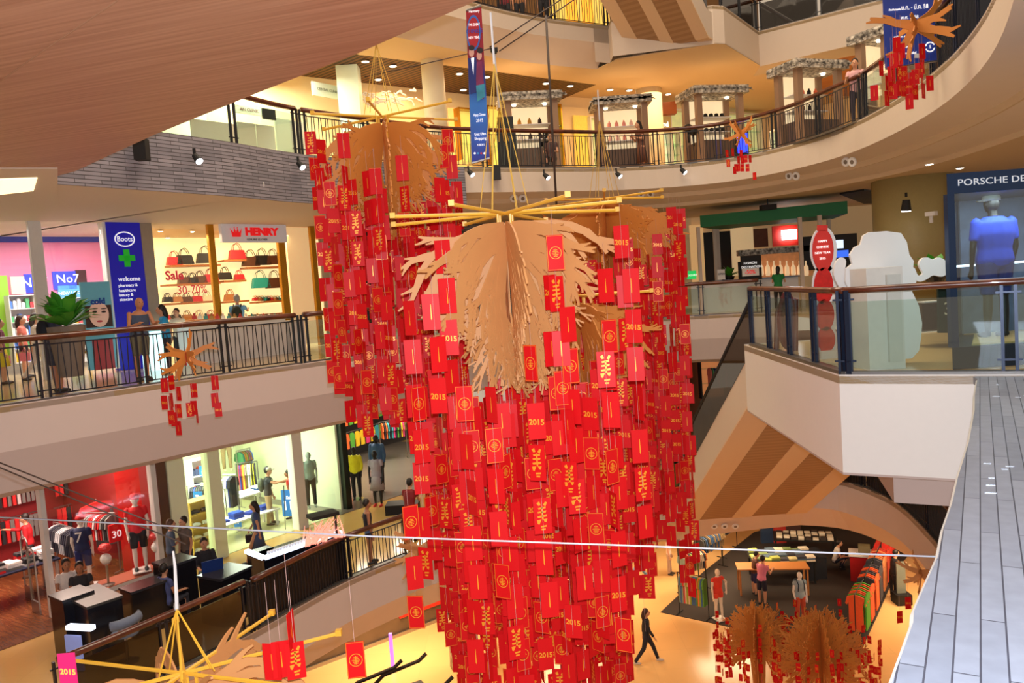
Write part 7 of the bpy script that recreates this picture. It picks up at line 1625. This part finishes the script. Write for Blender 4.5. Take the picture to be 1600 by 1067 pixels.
# loose ones
def one(x, y, d_, yaw=0., kind='plain', cl='', sc=1.0): p = PY(x, y, d_); ENV.append((p.x, p.y, p.z, yaw, kind, cl, sc)); STR.append(((p.x, p.y, p.z+.6), (p.x, p.y, p.z+.1), cl))
for x, y, k, yw in ((556, 1031, 'medallion', .1), (440, 1030, 'plain', .2), (462, 1032, 'calligraphy', .3), (425, 1034, 'plain', -.2), (455, 984, 'plain', 1.5)): one(x, y, 5.6, yw, k, 'lower left sculpture', .85)
for px_, top, n in ((257, 602, 2), (268, 598, 3), (279, 615, 3), (290, 560, 1), (297, 640, 1), (303, 610, 2), (336, 598, 2), (341, 640, 1), (272, 655, 1), (308, 650, 1), (267, 630, 1)):
    for k in range(n): one(px_, top+k*27, 12.5, re_.gauss(0, .5), re_.choice(KINDS), 'left branch ornament', .7)
for px_, top, n in ((1401, 70, 1), (1377, 107, 1), (1396, 95, 3), (1406, 90, 3), (1412, 115, 2), (1386, 130, 2), (1424, 125, 1), (1430, 120, 2), (1441, 80, 3), (1436, 110, 1), (1443, 142, 1), (1453, 130, 1), (1366, 145, 1), (1421, 135, 2), (1408, 80, 1), (1393, 115, 2)):
    for k in range(n): one(px_, top+k*24, 13.6, re_.gauss(0, .5), re_.choice(KINDS), 'upper right branch ornament', .78)
for px_, top, n in ((1136, 240, 1), (1138, 255, 1), (1145, 238, 1), (1150, 262, 1), (1154, 250, 2), (1160, 250, 2), (1165, 248, 1), (1168, 262, 1), (1172, 248, 1), (1179, 275, 1), (1158, 240, 1), (1148, 266, 1)):
    for k in range(n): one(px_, top+k*12, 21, re_.gauss(0, .5), re_.choice(KINDS), 'small branch ornament by the hat kiosk', .6)
one(1406, 964, 16, .1, 'year', 'lower right branch ornament', .8); one(1419, 942, 16, .0, 'year', 'lower right branch ornament', .8)
cluster(PY(1183, 1040, 18.5), 1.1, 30, -7.2, -8.6, -7.6, -8.4, 'left twiggy tree', .55, .3, 1.5)
cluster(PY(1282, 1040, 17.5), 1.4, 46, -6.9, -8.6, -7.6, -8.4, 'right twiggy tree', .55, .3, 1.5)
# which ones show: a coarse depth picture decides the 300 that show largest
def pj(p):
    v = Vector(p)-EYE; k = v.dot(cF); return 800+FPX*v.dot(cR)/k, 533.5-FPX*v.dot(cV)/k, k
ENV = [e for e in ENV if not (e[5] in ('central sculpture', 'hidden lower sculpture', 'right domed sculpture') and pj(e[:3])[0] > 984 and pj(e[:3])[1] > 935)]   # the strings at the right edge end higher
idm = np.full((1067//2+1, 801), -1, np.int32); order = []
for i, e in enumerate(ENV):
    x, y, k = pj(e[:3]); w = EW*e[6]*abs(math.cos(e[3]))*FPX/k; h = EH*e[6]*FPX/k; order.append((k, i, x, y, max(w, 2), h))
for k, i, x, y, w, h in sorted(order, reverse=True):
    x0, x1 = int((x-w/2)/2), int((x+w/2)/2)+1; y0, y1 = int((y-h/2)/2), int((y+h/2)/2)+1
    x0, y0 = max(x0, 0), max(y0, 0)
    if x1 > x0 and y1 > y0 and x0 < 800 and y0 < 533: idm[y0:y1, x0:min(x1, 800)] = i
cnt = np.bincount(idm[idm >= 0], minlength=len(ENV)); rank = sorted(range(len(ENV)), key=lambda i: -cnt[i]); keep = set(rank[:298])
LK = {'plain': 'plain red envelope with thin gold line', 'year': 'red envelope with gold 2015 lettering', 'medallion': 'gold-bordered red envelope with a round medallion', 'calligraphy': 'red envelope with upright gold brush strokes'}
rest_v, rest_f, rest_m, base = [], [], [], 0
ext = {}
for k, i, x, y, w, h in order:
    if i in keep: q = ext.setdefault(ENV[i][5], [9e9, -9e9, 9e9, -9e9]); q[0] = min(q[0], x); q[1] = max(q[1], x); q[2] = min(q[2], y); q[3] = max(q[3], y)
def place_of(i):
    x, y, _ = pj(ENV[i][:3]); q = ext[ENV[i][5]]; n_ = sum(1 for j in keep if ENV[j][5] == ENV[i][5])
    if n_ < 5: return 'hanging'
    u = (x-q[0])/(q[1]-q[0]+1e-6); v = (y-q[2])/(q[3]-q[2]+1e-6)
    vert = ('high', 'mid-height', 'low')[min(2, int(v*3))] if n_ < 60 else ('topmost', 'high', 'mid-height', 'low', 'lowest')[min(4, int(v*5))]
    return 'hanging '+vert+(' left', ' centre', ' right')[min(2, int(u*3))]
for i, (x, y, z, yaw, kind, cl, sc) in enumerate(ENV):
    if i in keep:
        o = bpy.data.objects.new('red_envelope', EMESH[kind]); COL.objects.link(o); o.location = (x, y, z); o.rotation_euler = (0, 0, yaw); o.scale = (sc, sc, sc)
        w_ = place_of(i); tag(o, LK[kind]+' '+w_+' under the '+cl, 'envelope', kind+' envelopes '+w_+' under the '+cl)
    elif cnt[i] > 0 or cl in ('left twiggy tree', 'right twiggy tree') or i % 3 == 0:
        mb = EMB[kind]; V_ = np.array(mb.v)*sc; c, s = math.cos(yaw), math.sin(yaw); X_ = V_[:, 0]*c-V_[:, 1]*s+x; Y_ = V_[:, 0]*s+V_[:, 1]*c+y; Z_ = V_[:, 2]+z
        rest_v += list(zip(X_.tolist(), Y_.tolist(), Z_.tolist())); rest_f += [tuple(q+base for q in f) for f in mb.f]; rest_m += mb.m; base += len(mb.v)
me = bpy.data.meshes.new('hanging_envelope_mass'); me.from_pydata(rest_v, [], rest_f); me.materials.append(M_ENV); me.materials.append(M_EGOLD); me.polygons.foreach_set('material_index', rest_m); me.update()
o = bpy.data.objects.new('hanging_envelope_mass', me); COL.objects.link(o); tag(o, 'mass of further red envelopes hanging behind the nearest ones', 'envelopes', kind='stuff')
M_THR = mat('clear_thread', lin(190, 150, 140), .3)
for a, b, cl in STR:
    if cl in ('left twiggy tree', 'right twiggy tree', 'small branch ornament by the hat kiosk'): continue
    mb = MB(); mb.tube([(0, 0, 0), (0, 0, b[2]-a[2])], .0016, 3); tag(mb.obj('thread', M_THR, None, False, a), 'fine thread carrying envelopes under the '+cl, 'thread', 'threads under the '+cl)
pe = PY(106, 1048, 5.4); o = env_mb('year').obj('pink_envelope', [M_EPINK, mat('pale_gold_print', lin(250, 210, 90), .4)], None, False, pe); o.scale = (.8,)*3; tag(o, 'bright pink envelope with gold 2015 lettering at the lower left', 'envelope')
# ------------------------------------------------------------------ banners
def banner(label, corners, y0, parts, m):
    c_ = PY(*corners[0], y0); t = thing('banner', label, 'banner', c_); P4_ = [PY(x, y, y0) for x, y in corners]; on(t, MB().sheet(P4_, (0, .012, 0)).obj('cloth', m))
    for k in (0, 2): on(t, MB().tube([P4_[k]+Vector((0, -.005, 0)), P4_[k+1]+Vector((0, -.005, 0))], .02, 6).obj('hem_rod', M_CHROME))
    return t
def gradm(name, stops, z0, z1):
    m = bpy.data.materials.new(name); m.use_nodes = True; nt = m.node_tree; b = nt.nodes['Principled BSDF']; b.inputs['Roughness'].default_value = .6
    tc = nt.nodes.new('ShaderNodeNewGeometry'); sp = nt.nodes.new('ShaderNodeSeparateXYZ'); mr = nt.nodes.new('ShaderNodeMapRange'); mr.inputs[1].default_value = z0; mr.inputs[2].default_value = z1
    cr = nt.nodes.new('ShaderNodeValToRGB'); e = cr.color_ramp.elements
    for i, (p, c) in enumerate(stops):
        q = e[i] if i < 2 else e.new(p); q.position = p; q.color = tuple(c)+(1,)
    nt.links.new(tc.outputs['Position'], sp.inputs[0]); nt.links.new(sp.outputs['Z'], mr.inputs[0]); nt.links.new(mr.outputs[0], cr.inputs[0]); nt.links.new(cr.outputs[0], b.inputs['Base Color']); return m
yb_ = 12.2
zt_, zb_ = PY(740, 10, yb_).z, PY(750, 254, yb_).z
bn1 = banner('tall narrow red and blue hanging banner with a suited couple', [(728, 17), (752, 9), (765, 247), (737, 255)], yb_, None, gradm('printed_banner_cloth', [(0, lin(40, 50, 160)), (1, lin(170, 24, 34)), (.38, lin(50, 120, 200)), (.55, lin(30, 40, 120)), (.68, lin(150, 24, 40))], zb_, zt_))
PB = (0, yb_, 1, 0, 0)
def dsc(x, y, rx, ry, m, name, dy=-.02, t_=bn1, y0=yb_): on(t_, MB().sheet([PY(a, b, y0)+Vector((0, dy, 0)) for a, b in ell(x, y, rx, ry, 20)], (0, .008, 0)).obj(name, m))
dsc(740, 52, 11, 28, mat('banner_ring_blue', lin(60, 110, 190), .5), 'printed_ring'); dsc(740, 52, 9, 24, mat('banner_ring_red', lin(180, 28, 40), .5), 'printed_disc', -.03)
for s_, y, h in (('Harmony', 19, 4), ('THE GREAT', 40, 4), ('CHINESE', 50, 6), ('NEW YEAR', 60, 4)): wtext(s_, 'lettering', PB, 741, y, h, Wt if 'CHI' not in s_ else mat('banner_blue_letters', lin(40, 70, 180), .5), bn1, sx=.62 if len(s_) > 7 else .8, fwd=.04)
M_NAVY = mat('print_navy_suit', lin(20, 34, 110), .5); M_SKP = mat('print_skin_b', lin(220, 160, 140), .5)
def psheet(pts, m, nm, dy=-.03): on(bn1, MB().sheet([PY(a, b, yb_)+Vector((0, dy, 0)) for a, b in pts], (0, .006, 0)).obj(nm, m))
psheet([(731, 92), (744, 90), (747, 120), (746, 145), (735, 148), (732, 120)], M_NAVY, 'printed_suit'); psheet([(736, 92), (741, 91), (740, 118)], Wt, 'printed_shirt', -.04); dsc(737, 83, 4.2, 7, M_SKP, 'printed_face', -.04); dsc(737, 76, 4.6, 4, M_PDK, 'printed_hair', -.045)
psheet([(745, 98), (753, 96), (757, 140), (756, 155), (746, 158), (744, 125)], mat('print_wine_dress', lin(130, 30, 80), .5, noise=.5, scale=8), 'printed_dress', -.034); dsc(749, 88, 4, 7, M_SKP, 'printed_face', -.04); dsc(750, 80, 4.8, 4.5, M_PDK, 'printed_hair', -.045)
psheet([(744, 135), (757, 132), (758, 152), (746, 160)], mat('print_teal', lin(50, 140, 160), .5, noise=.5, scale=8), 'printed_flowers', -.044)
for s_, y, h in (('Happy Chinese', 180, 4), ('2015', 189, 5), ('Great Offers', 210, 4.5), ('Shopping', 217, 4.5), ('19 FEB 2015', 227, 3)): wtext(s_, 'lettering', PB, 750+(y-200)*.04, y, h, Wt, bn1, sx=.55 if len(s_) > 8 else .8, fwd=.03)
for k in range(4): dsc(742+k*5, 240, 1.6, 1.6, [Wt, MATS['cyan_dot'] if 'cyan_dot' in MATS else mat('cyan_dot', lin(60, 160, 230), .5), MATS['stall_red'], Wt][k], 'printed_logo', -.03)
y2 = 15.2
bn2 = banner('wide blue hanging banner with white writing at the upper right', [(1379, -12), (1458, -14), (1464, 95), (1383, 108)], y2, None, mat('blue_banner_cloth', lin(44, 66, 160), .6, noise=.15, scale=2))
P22 = (0, y2, 1, 0, 0)
wtext('ม.ค. - มี.ค. 58', 'lettering', P22, 1428, 12, 7, Wt, bn2, sx=.8, fwd=.03)
wtext('พ.ศ. 2558', 'lettering', P22, 1420, 28, 5, Wt, bn2, fwd=.03)
for k, (a, b, y) in enumerate(((1384, 1410, 16), (1386, 1430, 58), (1384, 1440, 74), (1386, 1450, 84))): wtext('ศูนย์การค้า ฮาร์โมนี่' if k % 2 else 'ต้อนรับตรุษจีน', 'lettering', P22, (a+b)/2, y, 3, Wt, bn2, sx=.8, fwd=.03)
for rx in (7.5,): 
    c_ = PY(1452, 74, y2); r = .085; mb = MB()
    for a0_, a1_ in ((.4, 2.9), (3.5, 6.0)): mb.tube([c_+Vector((r*math.cos(a0_+(a1_-a0_)*k/10), -.03, r*math.sin(a0_+(a1_-a0_)*k/10))) for k in range(11)], .012, 6)
    on(bn2, mb.obj('round_logo', Wt))
wtext('S', 'logo_letter', P22, 1452, 74, 5, Wt, bn2, fwd=.03)
for x, c_ in ((1389, lin(200, 70, 70)), (1400, lin(40, 130, 220)), (1432, lin(230, 230, 230))): on(bn2, MB().sheet([PY(x-4, 84, y2)+Vector((0, -.02, 0)), PY(x+4, 84, y2)+Vector((0, -.02, 0)), PY(x+4, 91, y2)+Vector((0, -.02, 0)), PY(x-4, 91, y2)+Vector((0, -.02, 0))], (0, .006, 0)).obj('printed_logo', cm(c_)))
